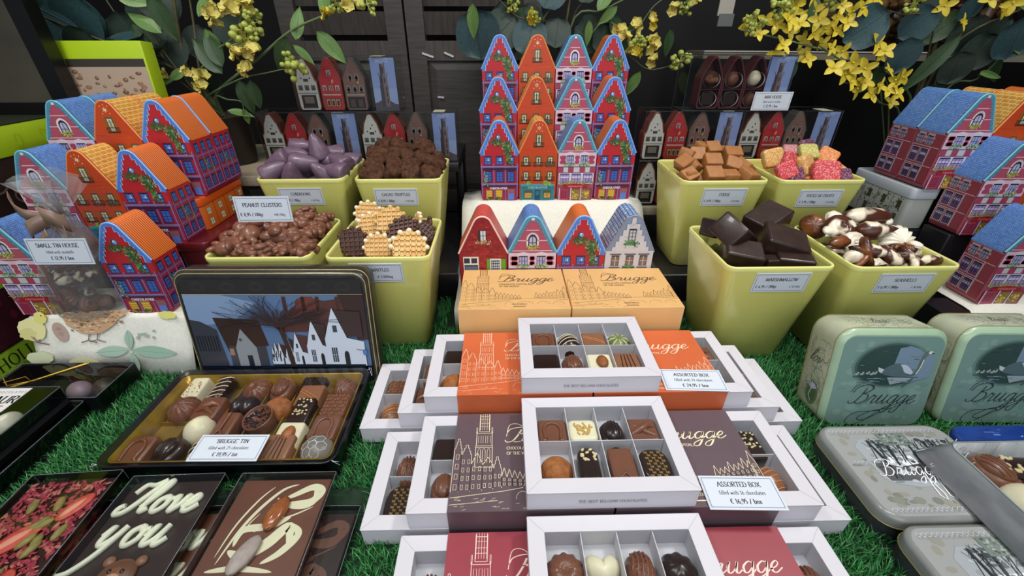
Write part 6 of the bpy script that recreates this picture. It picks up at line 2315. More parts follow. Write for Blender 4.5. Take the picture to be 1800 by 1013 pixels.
def bar(label, kind, cx, cy, z, rz, w_=.092, d_=.165):
    t = thing('chocolate_bar', label, 'chocolate bar', (cx, cy, z), (0, 0, rz), 'decorated chocolate bars in clear cases')
    m = M_BARM if kind in ('marble', 'love_milk') else M_BARD
    obj('bar', MB().rbox(w_ - .008, d_ - .010, .0095, .002, .0012, z=.0006), m, t)
    clear_case(t, w_, d_, .0150)
    r = random.Random(len(label))
    H = .0103
    if kind == 'berry':
        q1, q2, q3, q4 = MB(), MB(), MB(), MB()
        for k in range(1000):
            x, y = r.uniform(-.5, .5) * (w_ - .014), r.uniform(-.5, .5) * (d_ - .018)
            M = Matrix.Translation((x, y, H + .0006)) @ Matrix.Rotation(r.uniform(0, PI), 4, 'Z') @ Matrix.Rotation(r.uniform(-.7, .7), 4, 'X')
            s = r.uniform(.7, 1.9)
            (q1 if k % 4 else q4).ell((0, 0, 0), (.0026 * s, .0012 * s, .0008), 0, M, 6, 4)
        obj('berry_crumbs', q1, mat('dried_raspberry', '#8c2530', .6, hx2='#b8455a', vscale=160), t)
        obj('berry_crumbs', q4, mat('pale_berry', '#c4786c', .6), t)
        for k in range(14):
            x, y = r.uniform(-.45, .45) * (w_ - .02), r.uniform(-.45, .45) * (d_ - .03)
            M = Matrix.Translation((x, y, H + .0018)) @ Matrix.Rotation(r.uniform(-.9, .3), 4, 'Z')
            obj('pistachio', MB().ell((0, 0, 0), (.0042, .0092, .0026), 0, M, 10, 6), mat('pistachio_skin', '#a8985a', .55, hx2='#7d7a40', vscale=150), t)
        for (x, y, rz_, s) in ((.0245, .042, -.55, 1.0), (-.006, .012, -.75, 1.25), (-.02, -.045, -.6, 1.0), (.02, -.03, .3, .9)):
            M = Matrix.Translation((x, y, H + .0020)) @ Matrix.Rotation(rz_, 4, 'Z')
            st = obj('strawberry_slice', MB().ell((0, 0, 0), (.0085 * s, .0190 * s, .0016), 0, M, 20, 6, fn=lambda x_, y_, z_: 1 - .2 * max(0, -y_)), mat('dried_strawberry', '#c8402e', .5, hx2='#d9685a', vscale=140), t)
            obj('pale_core', MB().ell((0, 0, .0008), (.0040 * s, .0125 * s, .0012), 0, M, 14, 5), mat('strawberry_core', '#dfa08a', .55), st)
    if kind in ('love', 'love_milk'):
        q = MB()
        u = .0172
        x0, y0 = -.036, .043
        for ch, ox in (('I', 0), ('l', .9), ('o', 1.55), ('v', 2.45), ('e', 3.3)):
            for st in SCRIPT[ch][1]:
                cp = catmull(st, 5)
                q.tube([(x0 + (ox + p.x + p.y * .25) * u, y0 + p.y * u, H + .001) for p in cp], .0027, 7)
        x0, y0 = -.036, .010
        for ch, ox in (('y', 0), ('o', 1.15), ('u', 2.1)):
            for st in SCRIPT[ch][1]:
                cp = catmull(st, 5)
                q.tube([(x0 + (ox + p.x + p.y * .2) * u * 1.12, y0 + p.y * u * 1.12, H + .001) for p in cp], .0027, 7)
        obj('piped_lettering', q, M_WSTR, t)
        if kind == 'love':
            hd = obj('piped_bear_head', MB().ell((.004, -.016, H + .001), (.0165, .0150, .0040), 0, None, 20, 8), mat('bear_brown', '#6d4630', .4), t)
            for sx in (-1, 1):
                obj('bear_ear', MB().ell((.004 + sx * .0140, -.004, H + .001), (.0050, .0050, .0030), 0, None, 14, 6), mat('bear_ear_pale', '#8d6248', .4), hd)
                obj('bear_eye', MB().ell((.004 + sx * .0055, -.014, H + .0050), (.0017, .0020, .0008), 0, None, 10, 6), M_SEED, hd)
            obj('bear_muzzle', MB().ell((.004, -.021, H + .0040), (.0075, .0060, .0025), 0, None, 14, 6), mat('bear_muzzle_pale', '#b08a6c', .4), hd)
    if kind in ('marble', 'marble_dark'):
        a = Art(.001, .36)
        W2, D2 = (w_ - .010) * 500, (d_ - .012) * 500
        cream, mid = ('#e4dfc0', '#b9a68a') if kind == 'marble' else ('#6b4638', '#7d5644')

        def swoop(pts, wd):
            cp = catmull([(x_, z_ * .6 + 28) for x_, z_ in pts], 8)
            L = len(cp)
            out, back = [], []
            for i, p in enumerate(cp):
                n_ = cp[min(i + 1, L - 1)] - cp[max(i - 1, 0)]
                n_ = Vector((-n_.y, n_.x, 0)).normalized() * wd * (math.sin(PI * min(1, max(0.0, i / (L - 1)))) ** .7 + .06) / 2
                out.append((max(-W2, min(W2, p.x + n_.x)), max(-D2, min(D2, p.y + n_.y)))); back.append((max(-W2, min(W2, p.x - n_.x)), max(-D2, min(D2, p.y - n_.y))))
            a.L += .05
            for i in range(L - 1):
                a.poly([out[i], back[i], back[i + 1], out[i + 1]], cream)
        swoop([(5, 44), (14, 52), (30, 66), (40, 58), (34, 40), (18, 36), (8, 38)], 8)
        swoop([(-2, 46), (14, 34), (30, 34), (37, 46), (33, 62)], 8)
        swoop([(-30, -60), (-24, -10), (-14, 30), (0, 62), (14, 72)], 3.4)
        swoop([(-34, -50), (-30, 0), (-20, 44), (-10, 68)], 2.0)
        swoop([(-22, -34), (-20, -8), (4, -2), (20, 12)], 7)
        swoop([(-25, -40), (-10, -48), (8, -30), (22, -4), (30, -40)], 11)
        swoop([(10, -60), (24, -44), (34, -16), (22, 2)], 7)
        swoop([(8, 8), (22, 16), (38, 30)], 1.6)
        swoop([(-12, 20), (-18, -2), (-8, -12)], 1.2)
        swoop([(-36, -70), (-10, -66), (24, -72)], 5)
        a.build('marbled_swirl', t, (0, 0, .01018), (-PI / 2, 0, 0))
        if kind == 'marble':
            M = Matrix.Translation((.006, .040, H + .003)) @ Matrix.Rotation(-.22, 4, 'Z')
            obj('candied_nut', MB().ell((0, 0, 0), (.0088, .0205, .0058), 0, M, 26, 12, fn=lambda x, y, z: 1 + .16 * noise.noise((x * 3, y * 4, z * 3)) - .25 * max(0, y)), mat('caramel_glazed_nut', '#7d4424', .2, hx2='#9a5a2c', vscale=90, coat=.5), t)
            M = Matrix.Translation((-.006, -.002, H + .003)) @ Matrix.Rotation(-.35, 4, 'Z')
            obj('sugared_nut', MB().ell((0, 0, 0), (.0090, .0190, .0055), 0, M, 22, 10, fn=lambda x, y, z: 1 + .10 * noise.noise((x * 3, y * 4, z * 3))), mat('grey_sugared_nut', '#8d827a', .6, hx2='#a0968e', vscale=160), t)
        else:
            obj('candied_nut', MB().ell((-.030, .020, H + .002), (.006, .011, .004), 0, None, 16, 8), mat('red_candied_nut', '#7d2e1c', .25, coat=.4), t)
    return t


bar('chocolate bar strewn with red berries and strawberry slices, on top of another', 'berry', -.4560, .2230, .0165, R(3))
bar('berry chocolate bar lying half under its twin, seen beside the I love you bar', 'berry', -.4300, .1960, .0004, R(3), .104, .172)
bar('dark chocolate bar piped with I love you and a bear in white', 'love', -.3480, .2180, .0165, R(1.0), .096)
bar('milk chocolate bar with white lettering lying under the dark I love you bar', 'love_milk', -.3150, .1900, .0004, R(1.0), .104, .168)
bar('milk chocolate bar with white marbling and a glazed nut', 'marble', -.2330, .2180, .0165, R(0), .100)
bar('dark marbled chocolate bar lying under the white-marbled one', 'marble_dark', -.2030, .1880, .0004, R(-1), .100, .168)

# ------------------------------------------------------------------ cellophane gift bag of shells
gb = thing('gift_bag', 'clear cellophane gift bag of chocolate shells tied with a brown ribbon', 'gift bag', (-.604, .5385, .0886))
r = random.Random(31)
BX = lambda z: .030 * max(0, z / .134) ** 1.6
prof = [(.040, .022, 0), (.042, .024, .01), (.042, .024, .05), (.038, .022, .085), (.024, .016, .112), (.0095, .008, .130), (.0085, .0075, .135)]
n = 40
loops = []
for i, (rx, ry, z) in enumerate(prof):
    lp = []
    for k in range(n):
        a_ = 2 * PI * k / n
        q = 1 + .05 * math.sin(7 * a_ + i * .8) * (1 if i < 5 else 2)
        lp.append((rx * math.copysign(abs(math.cos(a_)) ** .7, math.cos(a_)) * q + BX(z), ry * math.copysign(abs(math.sin(a_)) ** .7, math.sin(a_)) * q, z * 1.12))
    loops.append(lp)
mb = MB().loft(loops, 0, True, True, False)
M_BAG = clear('bag_cellophane', '#eef0f0', gloss=.06, rough=.18, haze=.10)
obj('cellophane', mb, M_BAG, gb)
for k, (tx, ty, w0, dy) in enumerate(((-.030, .045, .05, .006), (.012, .060, .055, .0), (.034, .050, .05, -.006), (-.006, .052, .045, -.010))):
    v, f = [], []
    for i in range(9):
        t_ = i / 8
        for j in range(13):
            s_ = j / 12 - .5
            ww = .008 + w0 * t_ ** .8
            v.append((.030 + tx * t_ + s_ * ww, dy * t_ + .005 * t_ * math.sin(9 * s_ + k * 2 + 2 * t_) + .002 * math.sin(17 * s_ + 5 * t_),   .149 + ty * t_ * (1 - .5 * s_ * s_) + .003 * math.sin(8 * s_ + k) * t_))
    for i in range(8):
        for j in range(12):
            q = i * 13 + j
            f.append((q, q + 1, q + 14, q + 13))
    obj('cellophane_frill', MB().add(v, f, 0, True), clear('bag_frill', '#eef0f0', gloss=.07, rough=.2, haze=.16), gb)
rb = MB()
for (pts, wd) in (([(-.006, -.012, .134), (-.022, -.020, .140), (-.038, -.014, .150), (-.046, -.004, .158)], .008), ([(-.010, -.012, .136), (-.002, -.022, .140), (.012, -.022, .134), (.016, -.013, .124)], .0115), ([(-.008, -.013, .130), (-.026, -.022, .122), (-.034, -.016, .106), (-.022, -.024, .100), (-.008, -.022, .112)], .010), ([(.008, -.014, .126), (.016, -.022, .112), (.012, -.020, .100)], .007)):
    cp = catmull(pts, 6)
    v = []
    for p in cp:
        v.append((p.x + .030, p.y, p.z + .016 - wd)); v.append((p.x + .032, p.y - .001, p.z + .016 + wd))
    rb.add(v, [(2 * i, 2 * i + 2, 2 * i + 3, 2 * i + 1) for i in range(len(cp) - 1)], 0, True)
ro = obj('ribbon', rb, mat('brown_satin_ribbon', '#94796a', .3, hx2='#7a6052', vscale=30, coat=.2), gb)
sm = ro.modifiers.new('thick', 'SOLIDIFY'); sm.thickness = .0006
spots = [(-.020, -.004, .014, 'musselb', 0, .75), (.006, -.004, .014, 'snailb', 1, .8), (.024, .0, .014, 'clamb', .5, .7), (-.012, -.006, .034, 'scallopb', 2, .7), (.014, -.004, .034, 'whelkm', 1, .7), (.0, -.004, .055, 'musselm', .4, .75), (-.018, 0, .057, 'clamm', 1.2, .7), (.018, 0, .058, 'snailm', 0, .7), (.0, .0, .080, 'scallopb', .2, .7)]
for k, (x, y, z, kd, rz, sc) in enumerate(spots):
    place(('sea', kd), lambda: b_shell(kd), (-.604 + x, .5385 + y, .0886 + z), (R(70), 0, rz), '%s in the gift bag, %s' % (SD[kd], ['at the bottom left', 'at the bottom middle', 'at the bottom right', 'low on the left', 'low on the right', 'halfway up in the middle', 'halfway up on the left', 'halfway up on the right', 'at the top'][k]), 'seashell chocolate', 'chocolate shells in the gift bag', sc)

# ------------------------------------------------------------------ big lime gift box along the left side
lb = thing('lime_gift_box', 'large lime green gift box with dark swirl print along the left side', 'gift box', (-.84, .72, 0))
obj('box_body', MB().box(-.10, .0995, -.30, .30, 0, .283), mat('lime_box_body', '#2a1d1a', .4, hx2='#3a2a24', vscale=12), lb)
obj('box_lid', MB().rbox(.204, .606, .042, .002, .0015, z=.281), mat('lime_card', '#a9c51e', .4, var=.04, vscale=20), lb)
obj('lid_line', MB().box(-.1022, .1022, -.3032, .3032, .3235, .3245), mat('dark_lid_line', '#1c2312', .5), lb)
a = Art(.001, .42)
a.rect(-300, 0, 300, 36, '#8fb02a'); a.rect(-300, 118, 300, 205, '#95bb1c'); a.rect(-300, 38, 300, 117, '#3a1420'); a.up()
r = random.Random(14)
for k in range(60):
    a.disc(r.uniform(-295, 295), r.uniform(42, 114), r.uniform(4, 12), r.uniform(3, 8), r.choice(['#5a1a24', '#251019', '#4a1c2c', '#6d2430', '#1d0f18']), 10); a.L += .02
for k in range(16):
    x, z = -290 + 38 * k, r.uniform(225, 262)
    a.line([(x + (3 + 1.6 * j) * math.cos(.5 * j + k), z + (2 + 1.3 * j) * math.sin(.5 * j + k)) for j in range(15)], 3.0, '#6d574a')
a.up()
text(a, 'CHOLI', -210, 10, 18, '#1d2410', .13, sp=.12)
a.rect(-300, 3.5, 300, 4.5, '#55701c'); a.rect(-300, 35, 300, 36.5, '#5f7d20')
for k in range(14):
    x, z = -280 + 42 * k, 300
    a.line([(x, z - 10), (x + 5, z - 3), (x + 4, z + 8), (x - 3, z + 10), (x - 4, z)], .6, '#8ea61c')
a.build('side_print', lb, (.1026, 0, 0), (0, 0, PI / 2))
# ------------------------------------------------------------------ green swan tins, leaning back
M_CRACK = mat('cracked_glaze_print', '#a9b096', .35, hx2='#c3c8b2', vscale=24)


def crackle(a, x0, x1, z0, z1, n, col, r, sz=9):
    for k in range(n):
        x, z = r.uniform(x0, x1), r.uniform(z0, z1)
        ang = r.uniform(0, 2 * PI)
        pts = [(x, z)]
        for j in range(4):
            ang += r.uniform(-.9, .9)
            x2, z2 = pts[-1][0] + sz * .5 * math.cos(ang), pts[-1][1] + sz * .5 * math.sin(ang)
            if x0 < x2 < x1 and z0 < z2 < z1:
                pts.append((x2, z2))
        if len(pts) > 2:
            a.line(pts, .35, col)


def make_swan():
    W_, H_, T_ = .132, .136, .050
    t = thing('swan_tin', 'x', 'tin')
    Mx = Matrix.Translation((0, 0, H_ / 2)) @ Matrix.Rotation(PI / 2, 4, 'X')
    mb = MB()
    mb.loft([rr(W_ - .004, H_ - .004, .018, -T_, 6), rr(W_, H_, .020, -T_ + .002, 6), rr(W_, H_, .020, -.006, 6)], 0, True, True, False, Mx)
    obj('tin_side', mb, M_CRACK, t)
    mb = MB()
    mb.loft([rr(W_ + .001, H_ + .001, .0205, -.0065, 6), rr(W_ + .001, H_ + .001, .0205, -.005, 6), rr(W_ - .004, H_ - .004, .018, -.002, 6), rr(W_ - .012, H_ - .012, .014, 0, 6)], 0, True, False, True, Mx)
    obj('tin_lid', mb, mat('swan_green_enamel', '#a2ba9c', .3, hx2='#8fac90', vscale=20, coat=.3), t)
    for zz, q in ((-.0065, .0012), (-T_ + .001, .0004)):
        lo = [tuple(Mx @ Vector(p)) for p in rr(W_ + q, H_ + q, .0205, zz, 6)]
        obj('gold_rim', MB().tube(lo + [lo[0]], .0006, 5), mat('dull_gold_rim', '#8d8450', .35, metal=.3), t)
    r = random.Random(3)
    a = Art(.001, .3)
    a.poly([(p[0] * 1000, p[1] * 1000 + 66) for p in rr(.120, .124, .0135, 0, 5)], '#6f8d86'); a.up()
    for k in range(90):
        a.disc(r.uniform(-50, 50), r.uniform(10, 122), r.uniform(3, 8), r.uniform(2, 6), r.choice(['#77948a', '#6a867e', '#7b978e', '#708c86']), 9); a.L += .01
    a.up()
    # dark oval of water
    cx_, cz_ = 4, 88
    for q, c in ((1.0, '#5f7c74'), (.93, '#3f5a54'), (.86, '#2b433f')):
        pts = []
        for k in range(36):
            t_ = 2 * PI * k / 36
            pts.append((min(54, cx_ + 48 * q * math.cos(t_)), cz_ + (34 * q if math.sin(t_) > 0 else 30 * q) * math.sin(t_)))
        a.poly(pts, c); a.up()
    a.poly([(8, 113), (20, 116), (32, 112), (40, 106), (50, 104), (53, 96), (53, 74), (30, 66), (14, 70), (6, 84)], '#71879a'); a.up()
    for k in range(40):
        x, z = r.uniform(-38, 48), r.uniform(62, 116)
        if ((x - cx_) / 42) ** 2 + ((z - cz_) / 29) ** 2 < 1:
            a.rect(x, z, x + r.uniform(3, 10), z + .6, r.choice(['#22363a', '#4f6b70', '#6d8490', '#304a4c']))
    a.up()
    body = catmull([(-8, 79), (-3, 86), (8, 92), (20, 91), (30, 84), (34, 76), (20, 74), (4, 75), (-8, 79)], 5)
    a.poly([(p.x, p.y) for p in body][:-1], '#4e6468'); a.up()
    a.poly([(p.x, p.y) for p in catmull([(14, 91), (22, 90), (30, 83), (33, 77), (22, 80), (18, 86), (14, 91)], 4)][:-1], '#b3bccb'); a.poly([(-12, 87), (-4, 84), (-6, 79), (-10, 81)], '#b9c2c8'); a.up()
    a.line([(p.x, p.y) for p in catmull([(32, 76), (37, 84), (38, 94), (40, 103), (44, 108), (47, 106)], 6)], 4.2, '#566a5e'); a.up()
    a.line([(p.x, p.y) for p in catmull([(36, 78), (39, 88), (40, 98)], 6)], 1.2, '#cfd3c4'); a.disc(45.5, 107.5, 2.6, 2.2, '#c9cfc4', 10); a.poly([(47, 108), (51, 106), (47, 105.5)], '#3a3a30')
    for x in (-36, -30, -23, -18, -14):
        a.disc(x, 77.5 + (x % 3), 2.4, 1.6, '#8f9c98', 8); a.disc(x + 1.6, 79.5 + (x % 3), 1.1, 1.1, '#a8b2ac', 7)
    a.rect(-40, 73, 40, 74, '#33494a'); a.up()
    for k in range(20):
        x = r.uniform(-34, 26); a.rect(x, 62 + k * .5, x + r.uniform(4, 14), 62.6 + k * .5, r.choice(['#3c5452', '#7f95a0']))
    a.poly([(2, 73), (24, 73), (34, 72), (20, 66), (8, 63)], '#8d9ba2'); a.line([(34, 72), (30, 66), (24, 60)], 2.6, '#4a5c54')
    a.build('printed_swan', t, (0, -.0003, 0))
    a = Art(.001, .3)
    a.up(10)
    x = script(a, 'Brugge', -34, 36, 12.5, '#232b2a', .06, .09, .35, track=1.05)
    for pts in ([(-36, 52), (-30, 62), (-16, 63), (-8, 56)], [(20, 30), (0, 18), (-24, 4), (-34, 10), (-24, 22), (4, 26), (30, 38)], [(8, 28), (-10, 12), (-20, 14), (-6, 24), (12, 28)]):
        a.line([(p.x, p.y) for p in catmull(pts, 8)], .7, '#232b2a')
    a.build('script_lettering', t, (0, -.0003, 0))
    # crackle and small motifs on the visible sides
    for nm, L, loc, rot in (('side_print', H_ * 1000, (-W_ / 2 - .0003, .0265, 0), (0, 0, -PI / 2)), ('side_print', W_ * 1000, (0, .0265, H_ + .0003), (-PI / 2, 0, 0)), ('side_print', H_ * 1000, (W_ / 2 + .0003, .0265, 0), (0, 0, PI / 2))):
        a = Art(.001, .35)
        if nm and rot[0] == 0:
            crackle(a, -18, 18, 24, 112, 90, '#7a8274', r)
            a.up()
            if loc[0] < 0:
                a.disc(2, 36, 11, 17, '#5f7350', 18); a.up(); a.disc(2, 36, 8, 13, '#4a6240', 16); a.up()
                for k in range(5):
                    t_ = R(40 + 25 * k)
                    a.poly([(0, 40), (10 * math.cos(t_) - 1, 40 + 11 * math.sin(t_)), (10 * math.cos(t_) + 3, 40 + 9 * math.sin(t_))], '#b9b3d2')
                a.line([(0, 40), (-2, 30), (4, 24)], 1.2, '#c3c0d0')
                script(a, 'lov', -14, 78, 9, '#3c4038', .06, .12, .4)
        else:
            crackle(a, -44, 44, -18, 18, 90, '#8a917f', r)
            a.up(); script(a, 'love', -12, -3, 7, '#4a4e44', .06, .12, .4)
        a.build(nm, t, loc, rot)
    return t


place('swan', make_swan, (.4700, .3745, .0010), (R(-12), 0, R(-2)), 'green tin with a printed swan and dark Brugge script, leaning, left of the two', 'tin', 'green swan tins')
place('swan', make_swan, (.6220, .3745, .0010), (R(-12), 0, R(-2)), 'green tin with a printed swan, leaning, right one cut by the frame', 'tin', 'green swan tins')


# ------------------------------------------------------------------ grey tins lying flat
def flat_tin(label, x0, x1, y0, y1, h, side, top, art, group, rot=0, z=0.0):
    w_, d_ = x1 - x0, y1 - y0
    t = thing('flat_tin', label, 'tin', ((x0 + x1) / 2, (y0 + y1) / 2, z), (0, 0, rot), group)
    mb = MB()
    mb.loft([rr(w_ - .006, d_ - .006, .015, 0, 6), rr(w_ - .003, d_ - .003, .018, .002, 6), rr(w_ - .003, d_ - .003, .018, h * .7, 6)], 0, True, True, False)
    obj('tin_body', mb, side, t)
    mb = MB()
    mb.loft([rr(w_, d_, .0195, h * .62, 6), rr(w_, d_, .0195, h - .005, 6), rr(w_ - .002, d_ - .002, .0185, h - .0015, 6), rr(w_ - .008, d_ - .008, .0155, h, 6)], 0, True, True, True)
    obj('tin_lid', mb, top, t)
    lo = rr(w_ + .0006, d_ + .0006, .0198, h * .62, 6)
    obj('gold_rim', MB().tube(lo + [lo[0]], .0007, 5), mat('dull_gold_rim', '#8d8450', .35, metal=.3), t)
    if art:
        art(t, w_ * 1000, d_ * 1000, h)
    return t


def grey_art(t, W_, D_, h):
    r = random.Random(19)
    a = Art(.001, .3)
    a.poly([(p[0] * 1000, p[1] * 1000) for p in rr((W_ - 9) / 1000, (D_ - 9) / 1000, .0150, 0, 5)], '#989a99'); a.up()
    for k in range(120):
        a.disc(r.uniform(-W_ / 2 + 12, W_ / 2 - 12), r.uniform(-D_ / 2 + 10, D_ / 2 - 10), r.uniform(2, 7), r.uniform(2, 5), r.choice(['#8d8e86', '#84857a', '#979a9a', '#7b7c73', '#908f83']), 8); a.L += .008
    a.up()
    for z in (D_ / 2 - 13, -D_ / 2 + 9, 4):
        for k in range(int(W_ / 5) - 5):
            x = -W_ / 2 + 14 + 5 * k
            if z == 4 and x > -30:
                continue
            for q in (0, 2.4):
                a.line([(x + 2.4 * math.cos(R(45 * j)), z + q + 1.8 * math.sin(R(45 * j))) for j in range(9)], .4, '#c9cbd2' if q else '#8f929a')
    a.up()
    x0, x1, z0, z1 = -W_ / 2 + 30, W_ / 2 - 16, -18, D_ / 2 - 22
    a.poly([(x0, z0 + 6), (x0 + 4, z0), (x0 + 30, z0 - 6), (x1, z0 - 2), (x1 + 2, z1 - 2), (x1 - 20, z1 + 2), (x0 + 8, z1), (x0 - 2, z1 - 10)], '#9fa5a9'); a.up()
    a.poly([(x0 + 2, 8), (x1, 6), (x1, z0), (x0 + 6, z0 + 2)], '#56585a'); a.up(); a.poly([(x0 + 20, 12), (x0 + 50, 14), (x0 + 52, 4), (x0 + 30, 0), (x0 + 16, 4)], '#e2e6ea'); a.up()
    for k in range(70):
        x = r.uniform(x0, x1); z = r.uniform(z0, z1)
        a.disc(x, z, r.uniform(2, 6), r.uniform(1, 3), r.choice(['#7d858a', '#b5bbc0', '#5c6366', '#8f979c', '#3f4648']), 8); a.L += .008
    a.up()
    for k in range(26):
        x = r.uniform(x0 + 2, x1 - 2)
        lean = r.uniform(-5, 10)
        a.line([(x, r.uniform(0, 12)), (x + lean * .5, 20), (x + lean, z1 - r.uniform(0, 4))], r.choice([.7, 1.0, 1.6, 2.2]), r.choice(['#22262a', '#2f3438', '#3c4044']))
        for j in range(3):
            zz = r.uniform(18, z1 - 4)
            a.line([(x + lean * .5, zz), (x + lean * .5 + r.uniform(-8, 8), zz + r.uniform(2, 7))], .4, '#33383c')
        a.L += .02
    for k in range(12):
        x = r.uniform(x0 + 4, x1 - 4)
        a.line([(x, 3), (x + r.uniform(-6, 6), z0 + 4)], r.choice([.8, 1.4]), '#2c3032')
    a.up(); a.rect(-13, D_ / 2 - 31, 20, D_ / 2 - 14, '#6f7a74'); a.up()
    for k in range(40):
        a.disc(r.uniform(-10, 17), r.uniform(D_ / 2 - 29, D_ / 2 - 16), 1.6, 1.2, r.choice(['#55625a', '#8a948e', '#3f4a44', '#a3aca6']), 7); a.L += .01
    a.build('printed_trees', t, (0, 0, h + .00012), (-PI / 2, 0, 0))
    a = Art(.001, .3); a.up(12)
    script(a, 'Brugge', -44, -10, 9.5, '#f0f2f4', .07, .14, .30, track=1.15)
    for x in (2, 12):
        a.line([(x, -8), (x - 4, -22), (x - 6, -34), (x - 2, -38), (x, -32), (x - 1, -18)], 1.2, '#f0f2f4')
    a.build('script_lettering', t, (0, 0, h + .00012), (-PI / 2, 0, 0))


M_GREYTOP = mat('grey_tin_enamel', '#8b8e8b', .28, hx2='#7c7f7b', vscale=30, coat=.25)
M_GREYSIDE = mat('charcoal_tin_side', '#33343a', .35, hx2='#45474c', vscale=60)
flat_tin('grey tin with printed trees and white Brugge script, lying flat', .3670, .5185, .2305, .3480, .036, M_GREYSIDE, M_GREYTOP, grey_art, 'grey tins printed with trees')
flat_tin('grey tin with printed trees at the bottom edge of the picture', .3690, .5205, .1110, .2280, .036, M_GREYSIDE, M_GREYTOP, grey_art, 'grey tins printed with trees')


def blue_art(t, W_, D_, h):
    r = random.Random(5)
    a = Art(.001, .3)
    for k in range(60):
        x, z = r.uniform(-W_ / 2 + 12, W_ / 2 - 24), r.uniform(-D_ / 2 + 8, D_ / 2 - 8)
        a.line([(x, z), (x + r.uniform(3, 12), z + r.uniform(-2, 2))], r.uniform(.5, 1.5), r.choice(['#2f52a8', '#4a6fc4', '#16306e', '#6d8fd0']))
    a.up(); a.disc(3, -8, 22, 8, '#8d99a8', 20); a.up(); a.disc(4, -7, 15, 5, '#aab3bd', 16)
    a.build('printed_pattern', t, (0, 0, h + .00012), (-PI / 2, 0, 0))


flat_tin('deep blue patterned tin half hidden behind the clear-wrapped tray', .5400, .6800, .2700, .3560, .024, mat('navy_tin_side', '#101c3a', .35), mat('cobalt_enamel', '#1f4296', .28, hx2='#17357e', vscale=40, coat=.3), blue_art, None)

# ------------------------------------------------------------------ wrapped tray of chocolates at the right edge (rests on the grey tins)
TZ = .0368
wt = thing('wrapped_tray', 'clear-wrapped tin of chocolates resting on the grey tins at the right edge', 'chocolate box', (.5400, .2190, TZ))
w_, d_, h = .178, .182, .030
mb = MB()
mb.loft([rr(w_ - .006, d_ - .006, .008, 0, 4), rr(w_ - .002, d_ - .002, .010, .003, 4), rr(w_ - .028, d_ - .028, .010, h - .002, 4), rr(w_ - .030, d_ - .030, .010, h, 4), rr(w_ - .034, d_ - .034, .009, h, 4), rr(w_ - .038, d_ - .038, .008, .006, 4)], 0, True, True, True)
obj('tin_body', mb, mat('grey_tin_with_glare', '#d8d9dd', .25, hx2='#a8a9ae', vscale=22, coat=.2, stretch=(6, 1, 1)), wt)  # glare streaks of the wrap are put into the grey tin colour
lo = rr(w_ - .030, d_ - .030, .010, h + .0002, 5)
obj('rim', MB().tube(lo + [lo[0]], .0009, 6), mat('pale_rim_line', '#b5bcc0', .25, metal=.3), wt)
mb = MB().loft([rr(w_ + .001, d_ + .001, .011, .001, 4), rr(w_ - .0270, d_ - .0270, .012, h + .0008, 4), rr(w_ - .029, d_ - .029, .011, h + .0022, 4)], 0, True, False, True)
obj('cellophane_wrap', mb, M_WRAP, wt)
r = random.Random(77)
q = MB()
for k in range(7):
    x, y = -w_ / 2 + r.uniform(0, .012), d_ / 2 - r.uniform(.0, .03)
    q.tube([(x, y, .006), (x + r.uniform(.004, .02), y - r.uniform(-.004, .012), .016), (x + .02, y - r.uniform(-.002, .02), h)], .0004, 5)
obj('cellophane_crease', q, mat('cellophane_crease', '#d8dce0', .2, coat=.4), wt)
for k, (kd, u, v, sc, ds) in enumerate((('oval_milk', 1700, 822, 1.5, 'behind the two-tone disc'), ('log_nuts', 1768, 815, 1.5, 'at the back'), ('coffee_bean', 1785, 845, 1.2, 'in the middle'), ('lemon', 1785, 885, 1.6, 'at the front by the frame'))):
    p = on(u, v, TZ + .016)
    p.x = max(p.x, .497)
    p.y = min(p.y, .268)
    choc(kd, (p.x, p.y, TZ + .0065), .3 + k * 1.2, 'in the clear-wrapped tin, ' + ds, 'chocolates in the wrapped tin', sc)
# ------------------------------------------------------------------ clear boxes of miniature house tins
MW, MD, MH = .0440, .032, .0930


def mini_profile(kind):
    """half outline (x,z) in units of width / height"""
    if kind == 'white':
        return [(.42, .02), (.48, .08), (.48, .56), (.40, .60), (.34, .72), (.30, .80), (.18, .90), (.10, .98), (0, 1.0)]
    return [(.42, .02), (.48, .08), (.48, .60), (.44, .66), (.30, .80), (.18, .92), (.08, .985), (0, 1.0)]


MC = {'white': ('#d8d5cc', '#7d4432'), 'red': ('#c2343a', '#8d3e30'), 'brown': ('#8a6458', '#55524c')}


